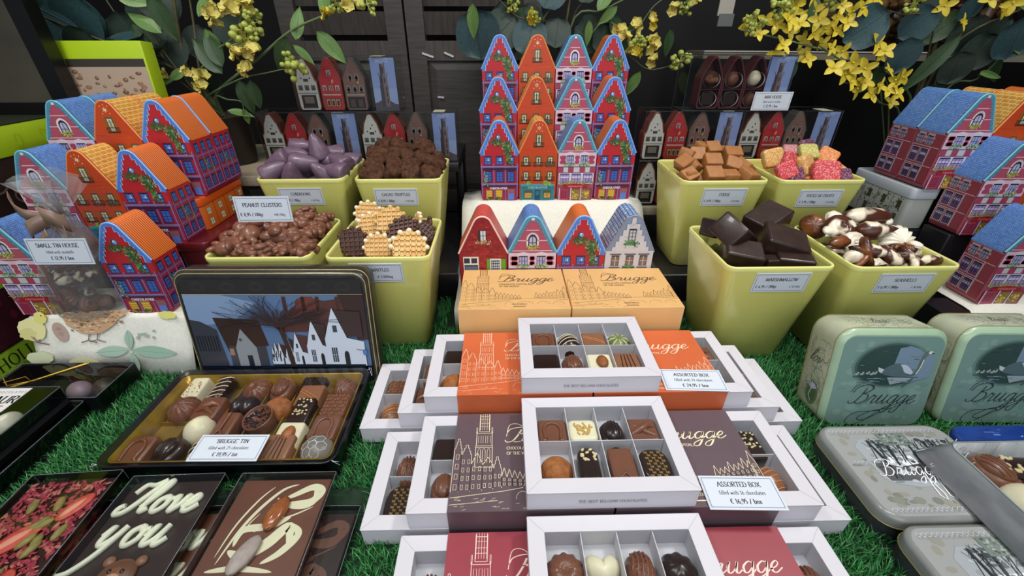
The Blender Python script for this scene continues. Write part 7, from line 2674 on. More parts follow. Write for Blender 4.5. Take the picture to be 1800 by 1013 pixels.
def make_mini(kind):
    t = thing('miniature_house', 'x', 'miniature house tin')
    hp = mini_profile(kind)
    P = [(x * MW, z * MH) for x, z in hp]
    P = P + [(-x, z) for x, z in P[::-1]][1:]
    mb = MB().loft([[(x * q, y, z * (q * .5 + .5)) for x, z in P] for y, q in ((MD / 2, .97), (MD / 2 - .001, 1), (-MD / 2 + .001, 1), (-MD / 2, .96))], 0, False)
    obj('tin_body', mb, mat('mini_enamel_' + kind, MC[kind][1], .35), t)
    r = random.Random(3)
    a = Art(.001, .4)
    H_ = MH * 1000
    a.poly([(x * 920, z * 960 + .8) for x, z in P], MC[kind][0]); a.up()
    if kind == 'white':
        for (x, z) in ((-8, 58), (8, 58), (3, 70), (-1, 64)):
            a.disc(x, z, 1.4, 1.7, '#2e2c2c', 8)
        a.rect(-4, 52, 5, 57, '#4a4844')
        for x in (-12, 0, 12):
            a.rect(x - 4.2, 37, x + 4.2, 46, '#6d6a64'); a.poly([(x - 4, 37), (x, 45), (x + 4, 37)], '#2c2a2c')
        a.up(); a.rect(-18, 31, 18, 33, '#8a877e'); a.rect(-14, 5, 14, 29, '#2b2624'); a.up(); a.rect(-9, 14, 9, 26, '#7d7668'); a.rect(-11, 5, 11, 8, '#56504a')
    elif kind == 'red':
        for k in range(60):
            z = r.uniform(30, 78); a.rect(-6 + r.uniform(-6, 6), z, -3 + r.uniform(-4, 9), z + .4, '#8f2226')
        for (x, z) in ((0, 62), (-12, 36), (0, 36), (12, 36)):
            a.rect(x - 3.6, z, x + 3.6, z + 9.5, '#ddd4cc'); a.up(); a.rect(x - 2.4, z, x - .5, z + 8, '#4a2a2e'); a.rect(x + .5, z, x + 2.4, z + 8, '#4a2a2e'); a.L -= 1
        a.up(); a.poly([(3, 54), (6, 57), (7, 52), (3, 48)], '#d9b06a'); a.rect(-17, 28, 17, 30.5, '#d6b8a8'); a.rect(-15, 7, 15, 24, '#8a4434'); a.up()
        for x in (-9, 0, 9):
            a.rect(x - 3.4, 9, x + 3.4, 21, '#c9a886'); a.up(); a.rect(x - 2.3, 10, x + 2.3, 19, '#5a2e26'); a.L -= 1
    else:
        for k in range(60):
            x, z = r.uniform(-14, 14), r.uniform(30, 74)
            if abs(x) < 17 - max(0, (z - 55)) * .6:
                a.rect(x - 2, z, x + 2, z + .6, r.choice(['#7d5a50', '#59403a', '#84655a']))
        for (x, z) in ((-6, 56), (6, 56), (-12, 36), (0, 36), (12, 36)):
            a.disc(x, z + 4, 4, 5.5, '#a59a92', 12); a.rect(x - 4, z - 3, x + 4, z + 4, '#a59a92'); a.up(); a.disc(x, z + 4, 2.8, 4, '#4a403e', 10); a.rect(x - 2.8, z - 3, x + 2.8, z + 4, '#4a403e'); a.L -= 1
        a.up(); a.rect(-17, 28, 17, 30, '#bfb6a8'); a.rect(-16, 5, 16, 25, '#33292a'); a.up(); a.rect(-12, 7, -3, 21, '#5c5048'); a.rect(3, 7, 12, 21, '#5c5048'); a.poly([(6, 50), (8, 54), (9, 48)], '#d9c08a')
    a.build('front_print', t, (0, -MD / 2 - .0003, 0))
    P3 = [p for p in P if p[1] > MH * .55]
    line = [(x * 1.0, -MD / 2 + .0006, z) for x, z in P3]
    obj('roof_rim', MB().tube(line, .0006, 5), mat('mini_rim_' + kind, {'white': '#8a5a44', 'red': '#a8705a', 'brown': '#77736c'}[kind], .3), t)
    return t


def belfry_card():
    a = Art(.001, .35)
    a.rect(-22.5, 0, 22.5, 92, '#93a6d6'); a.up()
    a.rect(-22.5, 0, 22.5, 40, '#a3b4dc'); a.up()
    a.poly([(-22.5, 0), (-22.5, 14), (-16, 16), (-8, 20), (8, 18), (16, 13), (22.5, 12), (22.5, 0)], '#5d5660'); a.up()
    for (x0, x1, z0, z1) in ((-9, 7, 8, 46), (-8, 6, 46, 62), (-5.5, 4, 62, 82)):
        a.rect(x0, z0, (x0 + x1) / 2 - 1, z1, '#4c4652'); a.rect((x0 + x1) / 2 - 1, z0, x1, z1, '#85706a')
    a.up()
    for (x, z, h) in ((3, 14, 8), (3, 26, 8), (3, 36, 7), (1, 50, 8), (0, 66, 11), (-3, 66, 11), (-5, 50, 8)):
        a.rect(x - 1, z, x + 1, z + h, '#35303a')
    for x in (-9, -5.5, 4, 7):
        a.rect(x - .7, 62 if abs(x) > 5 else 82, x + .7, 67 if abs(x) > 5 else 86, '#6a5c5e')
    a.up()
    text(a, 'BRUGGE', 0, 84.6, 5.2, '#c9d3ee', .2, sp=.1)
    return a


def make_card():
    t = thing('picture_card', 'x', 'card')
    obj('card', MB().box(-.0225, .0225, 0, .0008, 0, .092), mat('blue_card_stock', '#9aa9cf', .45), t)
    belfry_card().build('printed_belfry', t, (0, -.0001, 0))
    return t


def clear_box(label, x0, x1, yf, z, where, back=False, only=None):
    w_, d_, h = x1 - x0, .058, .0955
    t = thing('clear_box', label, 'clear box', ((x0 + x1) / 2, yf + d_ / 2, z), (0, 0, 0), 'clear boxes of miniature house tins')
    mb = MB().box(-w_ / 2, w_ / 2, -d_ / 2, d_ / 2, 0, h)
    obj('clear_case', mb, clear('clear_case_plastic', '#f2f4f4', gloss=.06, rough=.05), t)
    obj('case_base', MB().box(-w_ / 2 + .0005, w_ / 2 - .0005, -d_ / 2 + .0005, d_ / 2 - .0005, .0002, .0012), M_BLKBOX, t)
    q = MB()
    c = [(-w_ / 2, -d_ / 2), (w_ / 2, -d_ / 2), (w_ / 2, d_ / 2), (-w_ / 2, d_ / 2)]
    for zz in (.0004, h):
        q.tube([(x, y, zz) for x, y in c + [c[0]]], .0004, 5)
    for x, y in c:
        q.tube([(x, y, 0), (x, y, h)], .0004, 5)
    obj('case_edge', q, mat('dark_case_edge', '#3a3c3e', .25), t)
    obj('seal_strip', MB().box(w_ / 2 - .044, w_ / 2 - .022, -d_ / 2 - .0006, -d_ / 2 + .030, h + .0002, h + .0008), mat('pale_seal_strip', '#b9bd9c', .4), t)
    ox = -w_ / 2 + .0235
    yy = yf + .004 + MD / 2
    for i, kd in enumerate(('white', 'red', 'brown')):
        if only and kd not in only:
            continue
        X = (x0 + x1) / 2 + ox + i * .0452
        if back:
            continue
        place(('mini', kd), lambda: make_mini(kd), (X, yy, z + .0013), (0, 0, 0), '%s miniature house tin in the %s' % ({'white': 'white', 'red': 'red brick', 'brown': 'brown brick'}[kd], where), 'miniature house tin', 'miniature house tins in clear boxes')
    if not only:
        place('card', make_card, (x1 - .0245, yf + .0035, z + .0013), (0, 0, 0), 'blue card of the bell tower in the %s' % where, 'card', 'bell tower cards')
    return t


ZL = .2130
clear_box('clear box of miniature houses behind the cuberdons, lower left', -.4835, -.2890, .9000, ZL, 'lower left clear box behind the cuberdons')
clear_box('clear box of miniature houses behind the truffles', -.2860, -.0920, .9000, ZL, 'clear box behind the truffles')
clear_box('clear box of miniature houses on top of the left stack', -.3950, -.1990, .9000, ZL + .0965, 'topmost clear box on the left')
ZR = .1180
clear_box('clear box of miniature houses at the bottom of the right stack', .2840, .4790, .8900, ZR, 'bottom clear box on the right', only=('white', 'red'))
clear_box('bottom clear box of miniature houses behind the jellies', .4810, .6760, .8900, ZR, 'bottom clear box behind the jellies', only=('brown',))
clear_box('clear box of miniature houses behind the fudge', .2840, .4790, .8900, ZR + .0965, 'clear box behind the fudge')
clear_box('clear box of miniature houses behind the fruit jellies', .4810, .6760, .8900, ZR + .0965, 'clear box behind the fruit jellies')
clear_box('clear box turned round to show the chocolates, top of the right stack', .3530, .5530, .8900, ZR + .1930, 'topmost clear box on the right', back=True)


# the turned box: house tins seen from the open back, chocolates in pleated cups
def make_open():
    t = thing('open_house', 'x', 'miniature house tin')
    P = [(x * MW, z * MH) for x, z in mini_profile('red')]
    P = P + [(-x, z) for x, z in P[::-1]][1:]
    Pi = [(x * .86, .003 + z * .93) for x, z in P]
    mb = MB().loft([[(x, MD / 2, z) for x, z in P], [(x, -MD / 2, z) for x, z in P], [(x, -MD / 2, z) for x, z in Pi], [(x, MD / 2 - .004, z) for x, z in Pi]], 0, False)
    obj('tin_shell', mb, mat('mini_dark_red', '#5a2228', .35), t)
    obj('middle_divider', MB().box(-.0175, .0175, -MD / 2 + .001, MD / 2 - .004, .036, .0372), mat('mini_dark_red', '#5a2228', .35), t)
    for z0 in (.0040, .0375):
        n = 48
        lo = []
        for (rx, rz_, y) in ((.0150, .0150, -.014), (.0162, .0162, -.0155)):
            lo.append([(rx * (1 + .06 * (k % 2)) * math.cos(2 * PI * k / n), y, z0 + .0150 + min(rz_, .0150) * (1 + .06 * (k % 2)) * math.sin(2 * PI * k / n) * .9) for k in range(n)])
        obj('pleated_cup', MB().loft(lo, 0, False, False, False), mat('white_cup_paper', '#c9c0bc', .7), t)
    return t


x0 = .3530
for i, (k1, k2) in enumerate((('truf_dark', 'square_dark'), ('ribbed_dome', 'square_dark'), ('lemon', 'shell'))):
    X = x0 + .0600 + i * .0430 - .012
    nm = ['left', 'middle', 'right'][i]
    place('open', make_open, (X, .8900 + .020, ZR + .1943), (0, 0, 0), 'open-backed red miniature house tin, %s of the three in the turned clear box' % nm, 'miniature house tin', 'open miniature houses')
    for zz, kd, ww in ((.0540, k1, 'upper'), (.0195, k2, 'lower')):
        if kd == 'truf_dark':
            place(('truf', 'a'), lambda: b_truf('a'), (X, .9010, ZR + .1943 + zz), (0, 0, 1), 'cocoa truffle in the upper cup of the left open house, turned clear box', 'truffle', 'chocolates in the turned box', .85)
        else:
            o = choc(kd, (X, .9100, ZR + .1943 + zz), 0, '%s cup of the %s open house' % (ww, nm), 'chocolates in the turned box', 1.0)
            o.rotation_euler = (PI / 2, 0, 0)
place('card', make_card, (.5285, .9000, ZR + .1943), (0, 0, 0), 'blue card at the right end of the turned clear box', 'card', 'bell tower cards')
p = at(1354, 187, .8880)
price_card('price card reading MINI HOUSE standing against the turned clear box', .0745, .0335, [('MINI HOUSE', 0, 22, 5.0, 'c', .17), ('filled with 6 truffles', 0, 14, 3.6, 'c', .13), ('€ 12,95 / box', 0, 6, 4.4, 'c', .18)], (p.x, .8880, ZR + .1935), (R(3), 0, 0))
# ------------------------------------------------------------------ dark louvred shutter doors behind
def shutter(label, x0, x1, y, rz=0.0):
    w_ = x1 - x0
    t = thing('shutter_door', label, 'shutter', ((x0 + x1) / 2, y, .0), (0, 0, rz))
    H_ = .78
    st = .042
    for sx in (-1, 1):
        obj('stile', MB().box(sx * w_ / 2 - (st if sx > 0 else 0), sx * w_ / 2 + (st if sx < 0 else 0), -.014, .014, 0, H_), M_WOOD, t)
    z = .414
    obj('bottom_panel', MB().loft([[(-w_ / 2 + st, -.004, .06), (w_ / 2 - st, -.004, .06), (w_ / 2 - st, -.004, z - .028), (-w_ / 2 + st, -.004, z - .028)], [(-w_ / 2 + st + .02, -.010, .08), (w_ / 2 - st - .02, -.010, .08), (w_ / 2 - st - .02, -.010, z - .048), (-w_ / 2 + st + .02, -.010, z - .048)]], 0, False, False, True), M_WOOD, t)
    obj('rail', MB().box(-w_ / 2 + st, w_ / 2 - st, -.013, .013, 0, .06), M_WOODH, t)
    obj('rail', MB().box(-w_ / 2 + st, w_ / 2 - st, -.013, .013, z - .028, z + .014), M_WOODH, t)
    zz = z + .032
    while zz < H_ - .05:
        Mx = Matrix.Translation((0, 0, zz + .018)) @ Matrix.Rotation(R(16), 4, 'X')
        obj('slat', MB().box(-w_ / 2 + st, w_ / 2 - st, -.004, .004, -.0235, .0235, 0, Mx), M_WOODH, t)
        zz += .058
    obj('rail', MB().box(-w_ / 2 + st, w_ / 2 - st, -.013, .013, H_ - .05, H_), M_WOODH, t)
    return t


shutter('dark wooden louvred shutter, left leaf behind the clear boxes', -.520, -.2290, 1.20)
sr = shutter('dark wooden louvred shutter, right leaf behind the central tins', -.2240, .0950, 1.20)
for u, v, w_, an in ((752, 97, .028, 18), (775, 171, .016, 5), (789, 96, .024, 22)):
    p = at(u, v, 1.1835) - sr.location
    obj('reflection_streak', MB().box(-w_ / 2, w_ / 2, -.0005, .0005, -.0022, .0022), mat('white_reflection', '#c9c6c2', .5), sr, p, (0, R(an), 0))  # window-glass reflection streaks, imitated by thin white strips on the shutter

# dark cabinet wall to the right of the shutters, with a shelf of bagged biscuits
slab('black_cabinet', .30, .95, 1.385, 1.415, -.004, .60, M_BLACK, 'black cabinet in the shadow behind the right plant', 'cabinet')
sh = MB()
A_, B_ = Vector((.52, 1.24)), Vector((1.20, 1.02))
sb = thing('wall_shelf', 'pale-edged shelf behind the right plant carrying bags of biscuits', 'shelf', (0, 0, 0))
sh.loft([[(A_.x, A_.y, .388), (B_.x, B_.y, .388), (B_.x, B_.y + .12, .388), (A_.x, A_.y + .12, .388)], [(A_.x, A_.y, .404), (B_.x, B_.y, .404), (B_.x, B_.y + .12, .404), (A_.x, A_.y + .12, .404)]], 0, False)
obj('shelf_plank', sh, mat('pale_shelf_plank', '#8a8272', .5, hx2='#777062', vscale=20), sb)
obj('shelf_edge', MB().tube([(A_.x, A_.y - .001, .4045), (B_.x, B_.y - .001, .4045)], .0016, 6), mat('shelf_edge_strip', '#c9c6bc', .35), sb)
for k, (x, hx, ds) in enumerate(((.80, '#6d4a2c', 'leftmost'), (.90, '#8a6238', 'second from left'), (1.0, '#5a2a22', 'second from right'), (1.1, '#7d5a34', 'rightmost'))):
    y = A_.y + (B_.y - A_.y) * (x - A_.x) / (B_.x - A_.x) + .062
    bt = thing('biscuit_bag', 'bag of brown biscuits on the rear shelf, ' + ds, 'bag', (x, y, .404), (0, 0, 0), 'bags of biscuits')
    rb_ = random.Random(k)
    mb = MB()
    for q in range(36):
        M = Matrix.Translation((rb_.uniform(-.030, .030), rb_.uniform(-.022, .022), .012 + rb_.uniform(0, .11))) @ Matrix.Rotation(rb_.uniform(0, 3), 4, 'X') @ Matrix.Rotation(rb_.uniform(0, 3), 4, 'Z')
        mb.ell((0, 0, 0), (.014, .012, .006), 0, M, 9, 5)
    bi = obj('biscuits', mb, mat('biscuit_%d' % k, hx, .6, var=.25, vscale=40), bt)
    bi['kind'] = 'stuff'
    obj('bag_film', MB().loft([rr(.080, .060, .015, 0, 4), rr(.088, .066, .018, .05, 4), rr(.080, .056, .015, .13, 4), rr(.085, .006, .002, .165, 4)], 0, True), clear('bag_film', '#e8e8e4', gloss=.10, rough=.12), bt)
ph = thing('price_holder', 'white price holder hanging in the dark behind the forsythia', 'price holder', (.535, 1.20, .4800))
obj('holder_card', MB().box(-.018, .018, -.002, .002, 0, .12), mat('holder_white', '#b5aea2', .5), ph)
obj('holder_clip', MB().box(-.014, .022, -.004, .001, -.022, .004), mat('holder_grey', '#6d706e', .4), ph)
obj('holder_arm', MB().box(-.003, .003, .002, .060, .06, .068), mat('holder_grey', '#6d706e', .4), ph)

# framed dark mirror and lime poster at the upper left
mf = thing('framed_mirror', 'dark mirror in a black frame at the upper left', 'mirror', (-.8200, .786, .3248), (0, 0, 0))
obj('frame', MB().box(.085, .112, -.012, .012, 0, .30), mat('black_lacquer_frame', '#0b090b', .3), mf)
obj('frame', MB().box(-.30, .085, -.012, .012, 0, .018), mat('black_lacquer_frame', '#0b090b', .3), mf)
obj('mirror_glass', MB().box(-.30, .085, -.003, .004, .018, .30), mat('dark_mirror_glass', '#55503f', .22, hx2='#33302a', vscale=6, spec=.6), mf)  # brownish reflection painted into the mottled glass colour
lp = thing('lime_package', 'lime green package with a nougat picture beside the black frame', 'package', (-.664, .816, .3120), (R(-6), 0, R(2)))
obj('package_body', MB().rbox(.150, .03, .118, .002, .001), mat('lime_card', '#a9c51e', .4, var=.04, vscale=20), lp)
a = Art(.001, .4)
a.rect(-52, 8, 72, 92, '#b09a86'); a.up(); a.rect(-52, 80, 72, 92, '#3a342e'); a.up()
r = random.Random(6)
for k in range(46):
    x, z = r.uniform(-47, 67), r.uniform(12, 76)
    a.disc(x, z, r.uniform(2, 5.5), r.uniform(1.6, 4), r.choice(['#7a5840', '#8f6a4c', '#6a4a38']), 10); a.L += .02
    a.disc(x + .8, z + .8, 1.8, 1.2, '#a88464', 8); a.L += .02
a.build('printed_nougat', lp, (0, -.0153, 0))
slab('package_stand', -.712, -.650, .8095, .832, -.001, .3105, M_RISER, 'narrow black stand holding up the lime package', 'display stand')

# ------------------------------------------------------------------ artificial plants
M_STEM = mat('brown_green_stem', '#5a5434', .6, hx2='#474028', vscale=60)
M_STEMG = mat('green_stem', '#5f7048', .55)
M_EUC = mat('eucalyptus_leaf', '#26403f', .55, hx2='#35535a', vscale=30)
M_EUCD = mat('dark_round_leaf', '#27352c', .55, hx2='#34443a', vscale=30)
M_LEAF = mat('pale_green_leaf', '#6f8f4c', .45, hx2='#577a3e', vscale=30)
M_LEAFD = mat('deep_green_leaf', '#36502c', .5, hx2='#2c4426', vscale=30)
M_PET = mat('yellow_petal', '#d9c53a', .5, hx2='#c2aa2c', vscale=50, sss=.1)
M_PETP = mat('pale_yellow_petal', '#dccf72', .5, hx2='#c9b84e', vscale=50, sss=.1)
M_BUD = mat('green_yellow_bud', '#b3ba5a', .45, hx2='#97a346', vscale=80)


def leaf_mesh(L, W_, round_=False, cup=.15, bend=.2):
    mb = MB()
    nu, nv = 9, 6
    v, f = [], []
    for i in range(nu + 1):
        t_ = i / nu
        if round_:
            ww = W_ * math.sqrt(max(0, 1 - (2 * t_ - 1) ** 2)) ** .85
        else:
            ww = W_ * (math.sin(PI * t_ ** .8) ** .9)
        for j in range(nv + 1):
            s = 2 * j / nv - 1
            v.append((s * ww / 2, t_ * L, cup * W_ * (s * s) * .5 - bend * L * t_ * t_ + .0008 * math.sin(t_ * 20) * abs(s)))
    for i in range(nu):
        for j in range(nv):
            k = i * (nv + 1) + j
            f.append((k, k + 1, k + nv + 2, k + nv + 1))
    mb.add(v, f, 0, True)
    mb.tube([(0, t_ / 6 * L, -bend * L * (t_ / 6) ** 2 + .0003) for t_ in range(7)], .0006 * (L / .05), 5)
    return mb


_LM = {}


def add_leaf(plant, kind, p, direction, normal, L):
    if kind not in _LM:
        spec = {'euc': (1, 1.0, True, M_EUC), 'eucd': (1, 1.0, True, M_EUCD), 'leaf': (1, .42, False, M_LEAF), 'leafd': (1, .45, False, M_LEAFD), 'long': (1, .25, False, M_LEAFD)}[kind]
        _LM[kind] = leaf_mesh(spec[0], spec[1], spec[2]).mesh('leaf', [spec[3]])
    y = Vector(direction).normalized()
    z = Vector(normal)
    z = (z - y * z.dot(y)).normalized()
    x = y.cross(z)
    M = Matrix((x, y, z)).transposed().to_4x4()
    o = bpy.data.objects.new('leaf', _LM[kind])
    COL.objects.link(o)
    o.parent = plant
    o.location = Vector(p) - plant.location
    o.rotation_euler = M.to_euler()
    o.scale = (L, L, L)
    return o


def flower_mesh(kind):
    mb = MB()
    r = random.Random(len(kind))
    if kind == 'forsythia':
        for k in range(4):
            a_ = PI / 2 * k + r.uniform(-.2, .2)
            M = Matrix.Rotation(a_, 4, 'Z') @ Matrix.Rotation(R(18), 4, 'X')
            v, f = [], []
            for i in range(7):
                t_ = i / 6
                ww = .30 * math.sin(PI * min(1, t_ * .86 + .08)) ** .8
                for s in (-1, 0, 1):
                    v.append((s * ww, t_ * 1.0, .10 * s * s + .12 * t_ - .3 * t_ * t_))
            for i in range(6):
                for j in range(2):
                    q = i * 3 + j
                    f.append((q, q + 1, q + 4, q + 3))
            mb.add(v, f, 0, True, M)
        mb.ell((0, 0, .05), (.12, .12, .18), 0, None, 8, 6)
    elif kind == 'blossom':
        for q in range(3):
            c = Matrix.Translation((r.uniform(-.5, .5), r.uniform(-.5, .5), r.uniform(-.2, .3))) @ Matrix.Rotation(r.uniform(-.8, .8), 4, 'X') @ Matrix.Rotation(r.uniform(-.8, .8), 4, 'Y')
            for k in range(5):
                M = c @ Matrix.Rotation(2 * PI * k / 5, 4, 'Z') @ Matrix.Rotation(R(28), 4, 'X')
                v, f = [], []
                for i in range(6):
                    t_ = i / 5
                    ww = .30 * math.sqrt(max(.02, 1 - (2 * min(1, t_ * .95 + .05) - 1) ** 2))
                    for s in (-1, 0, 1):
                        v.append((s * ww, t_ * .7, .14 * s * s + .05 * math.sin(6 * t_ + s)))
                for i in range(5):
                    for j in range(2):
                        z_ = i * 3 + j
                        f.append((z_, z_ + 1, z_ + 4, z_ + 3))
                mb.add(v, f, 0, True, M)
    else:   # buds
        for k in range(22):
            d = Vector((r.gauss(0, 1), r.gauss(0, 1), r.gauss(0, 1))).normalized()
            c = d * r.uniform(.5, 1.0)
            s = r.uniform(.16, .24)
            mb.ell(tuple(c), (s, s, s * 1.15), 0, None, 8, 6)
            mb.tube([(0, 0, 0), tuple(c)], .03, 4, 0)
    return mb


_FM = {}


def add_flower(plant, kind, p, L, face=(0, -1, .3), rng_=random.Random(1)):
    if kind not in _FM:
        _FM[kind] = flower_mesh(kind.split('_')[0]).mesh('flower', [{'forsythia': M_PET, 'blossom': M_PETP, 'blossom_y': M_PET, 'bud': M_BUD}[kind]])
    z = (Vector(face) + Vector((rng_.uniform(-.6, .6), rng_.uniform(-.3, .3), rng_.uniform(-.6, .6)))).normalized()
    q = z.to_track_quat('Z', 'Y')
    o = bpy.data.objects.new('bud_cluster' if kind == 'bud' else 'flower', _FM[kind])
    COL.objects.link(o)
    o.parent = plant
    o.location = Vector(p) - plant.location
    o.rotation_euler = (q @ Matrix.Rotation(rng_.uniform(0, 6.28), 3, 'Z').to_quaternion()).to_euler()
    o.scale = (L, L, L)
    return o


def stem(plant, pts, rad, m=None):
    cp = catmull([tuple(Vector(p) - plant.location) for p in pts], 5)
    n = len(cp)
    obj('stem', MB().tube([tuple(p) for p in cp], [rad * (1 - .6 * i / n) for i in range(n)], 6), m or M_STEM, plant)


def pot(plant, z1, rad, hx='#2a1f1a', h=.09):
    obj('pot', MB().lathe([(rad * .75, 0), (rad * .8, .002), (rad, h), (rad * 1.04, h + .002), (rad * .95, h + .002), (rad * .9, h - .01), (.0005, h - .012)], 24), mat('pot_' + hx.strip('#'), hx, .5), plant)


# ---- left plant
base = Vector((-.545, .905, .2126))
pl_ = thing('artificial_plant', 'artificial plant with yellow blossom and round blue-green leaves at the upper left', 'plant', base)
pot(pl_, 0, .045)
top = base + Vector((0, 0, .09))
P = lambda u, v, Y: at(u, v, Y)
rs = random.Random(40)
B1 = P(345, 165, .90)
for pts, rad, m in (
        ([top, B1, P(318, 80, .90), P(303, -20, .90)], .0055, M_STEM), ([top, P(335, 150, .89), P(262, 55, .88), P(235, -10, .88)], .003, M_STEM), ([top, P(330, 140, .90), P(285, 110, .88), P(150, 60, .87), P(55, 20, .87)], .003, M_STEM),
        ([top, P(350, 140, .88), P(380, 90, .86), P(415, 60, .84), P(430, -10, .84)], .003, M_STEMG), ([top, P(380, 165, .88), P(452, 105, .85), P(510, 55, .83), P(575, 25, .82), P(640, -5, .82)], .003, M_STEMG),
        ([top, P(360, 175, .88), P(420, 140, .86), P(470, 128, .84), P(515, 118, .83)], .002, M_STEMG), ([top, P(355, 140, .89), P(340, 40, .90), P(330, -20, .90)], .003, M_STEM), ([top, P(300, 130, .91), P(250, 90, .92), P(180, -10, .93)], .0025, M_STEM),
        ([top, P(320, 110, .92), P(292, 60, .93), P(270, -15, .93)], .0025, M_STEM), ([top, P(380, 170, .88), P(400, 175, .87), P(425, 180, .86), P(428, 205, .86)], .002, M_STEMG)):
    stem(pl_, pts, rad, m)
for (u, v, Y, k, dx, dz, L, n_) in (
        (135, -12, .87, 'euc', -.5, -1, .085, (0, -1, .1)), (150, 50, .86, 'eucd', -.5, -.9, .072, (0, -1, .2)), (60, 10, .87, 'euc', .8, -.5, .10, (.1, -1, .2)), (250, 70, .87, 'euc', -.9, .1, .075, (0, -.3, 1)),
        (290, 85, .86, 'eucd', -.9, 0, .074, (0, -.25, 1)), (205, 20, .90, 'eucd', .2, -1, .074, (0, -1, 0)), (275, 40, .90, 'eucd', .5, .9, .066, (.2, -1, 0)), (300, 120, .89, 'eucd', .2, 1, .066, (.2, -1, 0)),
        (350, 120, .89, 'eucd', 0, -.2, .057, (.2, -1, .1)), (335, 95, .92, 'eucd', .6, .5, .057, (0, -1, 0)), (240, -10, .93, 'eucd', .2, -1, .074, (0, -1, 0)), (110, 90, .93, 'leafd', -.6, -.6, .08, (.2, -1, .3)), (300, 10, .93, 'eucd', -.6, -.3, .066, (0, -1, 0)),
        (350, 30, .86, 'leaf', .5, .8, .045, (-.3, -1, .2)), (285, 60, .86, 'leaf', -.9, .7, .06, (.1, -.6, .8)), (360, 50, .86, 'leaf', .3, -1, .05, (.3, -1, .2)), (392, 130, .85, 'leafd', -.7, 1, .07, (.2, -1, .2)), (392, 118, .85, 'leafd', -.3, .9, .06, (.2, -1, .2)), (440, 140, .84, 'leafd', 0, -1, .05, (.2, -1, .2)),
        (420, 140, .85, 'leafd', .1, -1, .06, (.3, -1, .1)), (575, 35, .82, 'leaf', .0, 1, .055, (-.3, -1, .2)), (556, 55, .82, 'leaf', .6, -.7, .06, (.3, -1, .3)), (520, 70, .83, 'leaf', .3, .9, .05, (.3, -1, .2)), (515, 80, .83, 'leaf', .6, -.5, .04, (.1, -.6, 1)), (505, 65, .83, 'leafd', -.6, -.9, .06, (.3, -1, .1)),
        (400, 195, .86, 'leaf', .9, -.1, .045, (0, -.5, 1)), (428, 190, .86, 'leaf', 0, -1, .03, (.3, -1, 0)), (255, 150, .86, 'leaf', .7, .2, .055, (.2, -1, .5)), (240, 145, .87, 'leafd', -.4, .8, .06, (.2, -1, .2)), (300, 140, .87, 'leaf', .5, .3, .04, (.2, -1, .4)), (230, 40, .88, 'leafd', .5, -.7, .07, (.2, -.8, .6)), (205, -5, .86, 'leaf', .7, -.1, .05, (.1, -1, .3)), (262, -12, .85, 'leafd', .2, -1, .07, (.2, -1, .1)),
        (75, 70, .90, 'eucd', -.3, -1, .074, (.1, -1, .1)), (140, 130, .90, 'leafd', .8, -.3, .08, (.1, -.8, .5)), (215, 120, .92, 'eucd', .6, .3, .057, (.1, -1, .1)), (310, 60, .93, 'eucd', -.5, -.6, .066, (.1, -1, .1)), (380, 25, .92, 'eucd', .4, -.6, .057, (.1, -1, .1))):
    add_leaf(pl_, k, P(u, v, Y), (dx, .05, dz), n_, L)
for (u, v, Y, k, L) in (
        (370, 5, .84, 'blossom', .020), (398, 12, .84, 'blossom', .022), (380, 20, .83, 'blossom', .018), (420, 8, .84, 'blossom', .024), (435, 2, .84, 'blossom', .018), (415, 18, .83, 'blossom', .020), (390, 45, .84, 'blossom', .016), (440, 40, .84, 'bud', .022), (432, 55, .84, 'bud', .018),
        (415, 65, .83, 'blossom', .020), (425, 75, .83, 'bud', .026), (435, 68, .83, 'bud', .020), (428, 92, .82, 'blossom', .020), (440, 100, .82, 'blossom', .020), (432, 112, .82, 'blossom', .018), (440, 122, .82, 'blossom', .016), (420, 85, .83, 'blossom_y', .016),
        (345, 138, .86, 'blossom', .020), (360, 145, .86, 'blossom', .018), (335, 130, .86, 'blossom', .014), (290, 125, .87, 'blossom', .012), (512, 116, .82, 'bud', .024), (585, 22, .81, 'blossom_y', .018), (605, 5, .81, 'blossom', .018), (630, 3, .81, 'blossom', .020), (645, 8, .81, 'bud', .018), (590, 5, .81, 'bud', .016), (75, 50, .90, 'blossom_y', .02), (90, 62, .90, 'bud', .018), (440, 25, .84, 'bud', .018)):
    add_flower(pl_, k, P(u, v, Y), L, (0, -1, .4), rs)

# ---- centre plant behind the block
base = Vector((.125, 1.125, -.003))
pc2 = thing('artificial_plant', 'artificial plant with dark round leaves and yellow blossom rising behind the central tins', 'plant', base)
pot(pc2, 0, .036, '#2a1f1a', .12)
top = base + Vector((0, 0, .12))
mid = P(985, 80, 1.11)
for pts, rad, m in (
        ([top, mid, P(995, 40, 1.10), P(1004, -20, 1.10)], .005, M_STEM), ([top, P(950, 60, 1.10), P(1002, -5, 1.09)], .003, M_STEMG), ([top, P(980, 70, 1.10), P(910, 30, 1.08), P(865, -15, 1.08)], .002, M_STEM), ([top, P(960, 80, 1.10), P(885, 70, 1.07), P(835, 15, 1.06)], .002, M_STEM),
        ([top, P(1000, 55, 1.10), P(1060, 18, 1.08), P(1115, -10, 1.08)], .003, M_STEMG), ([top, P(1050, 90, 1.09), P(1100, 95, 1.07), P(1140, 122, 1.06), P(1190, 112, 1.05)], .002, M_STEMG), ([top, P(1040, 60, 1.10), P(1110, 55, 1.08), P(1150, 10, 1.07), P(1180, -10, 1.07)], .002, M_STEMG), ([top, P(930, 70, 1.10), P(905, 10, 1.09), P(905, -15, 1.09)], .002, M_STEM), ([top, P(1000, 60, 1.11), P(1030, 0, 1.1)], .002, M_STEM)):
    stem(pc2, pts, rad, m)
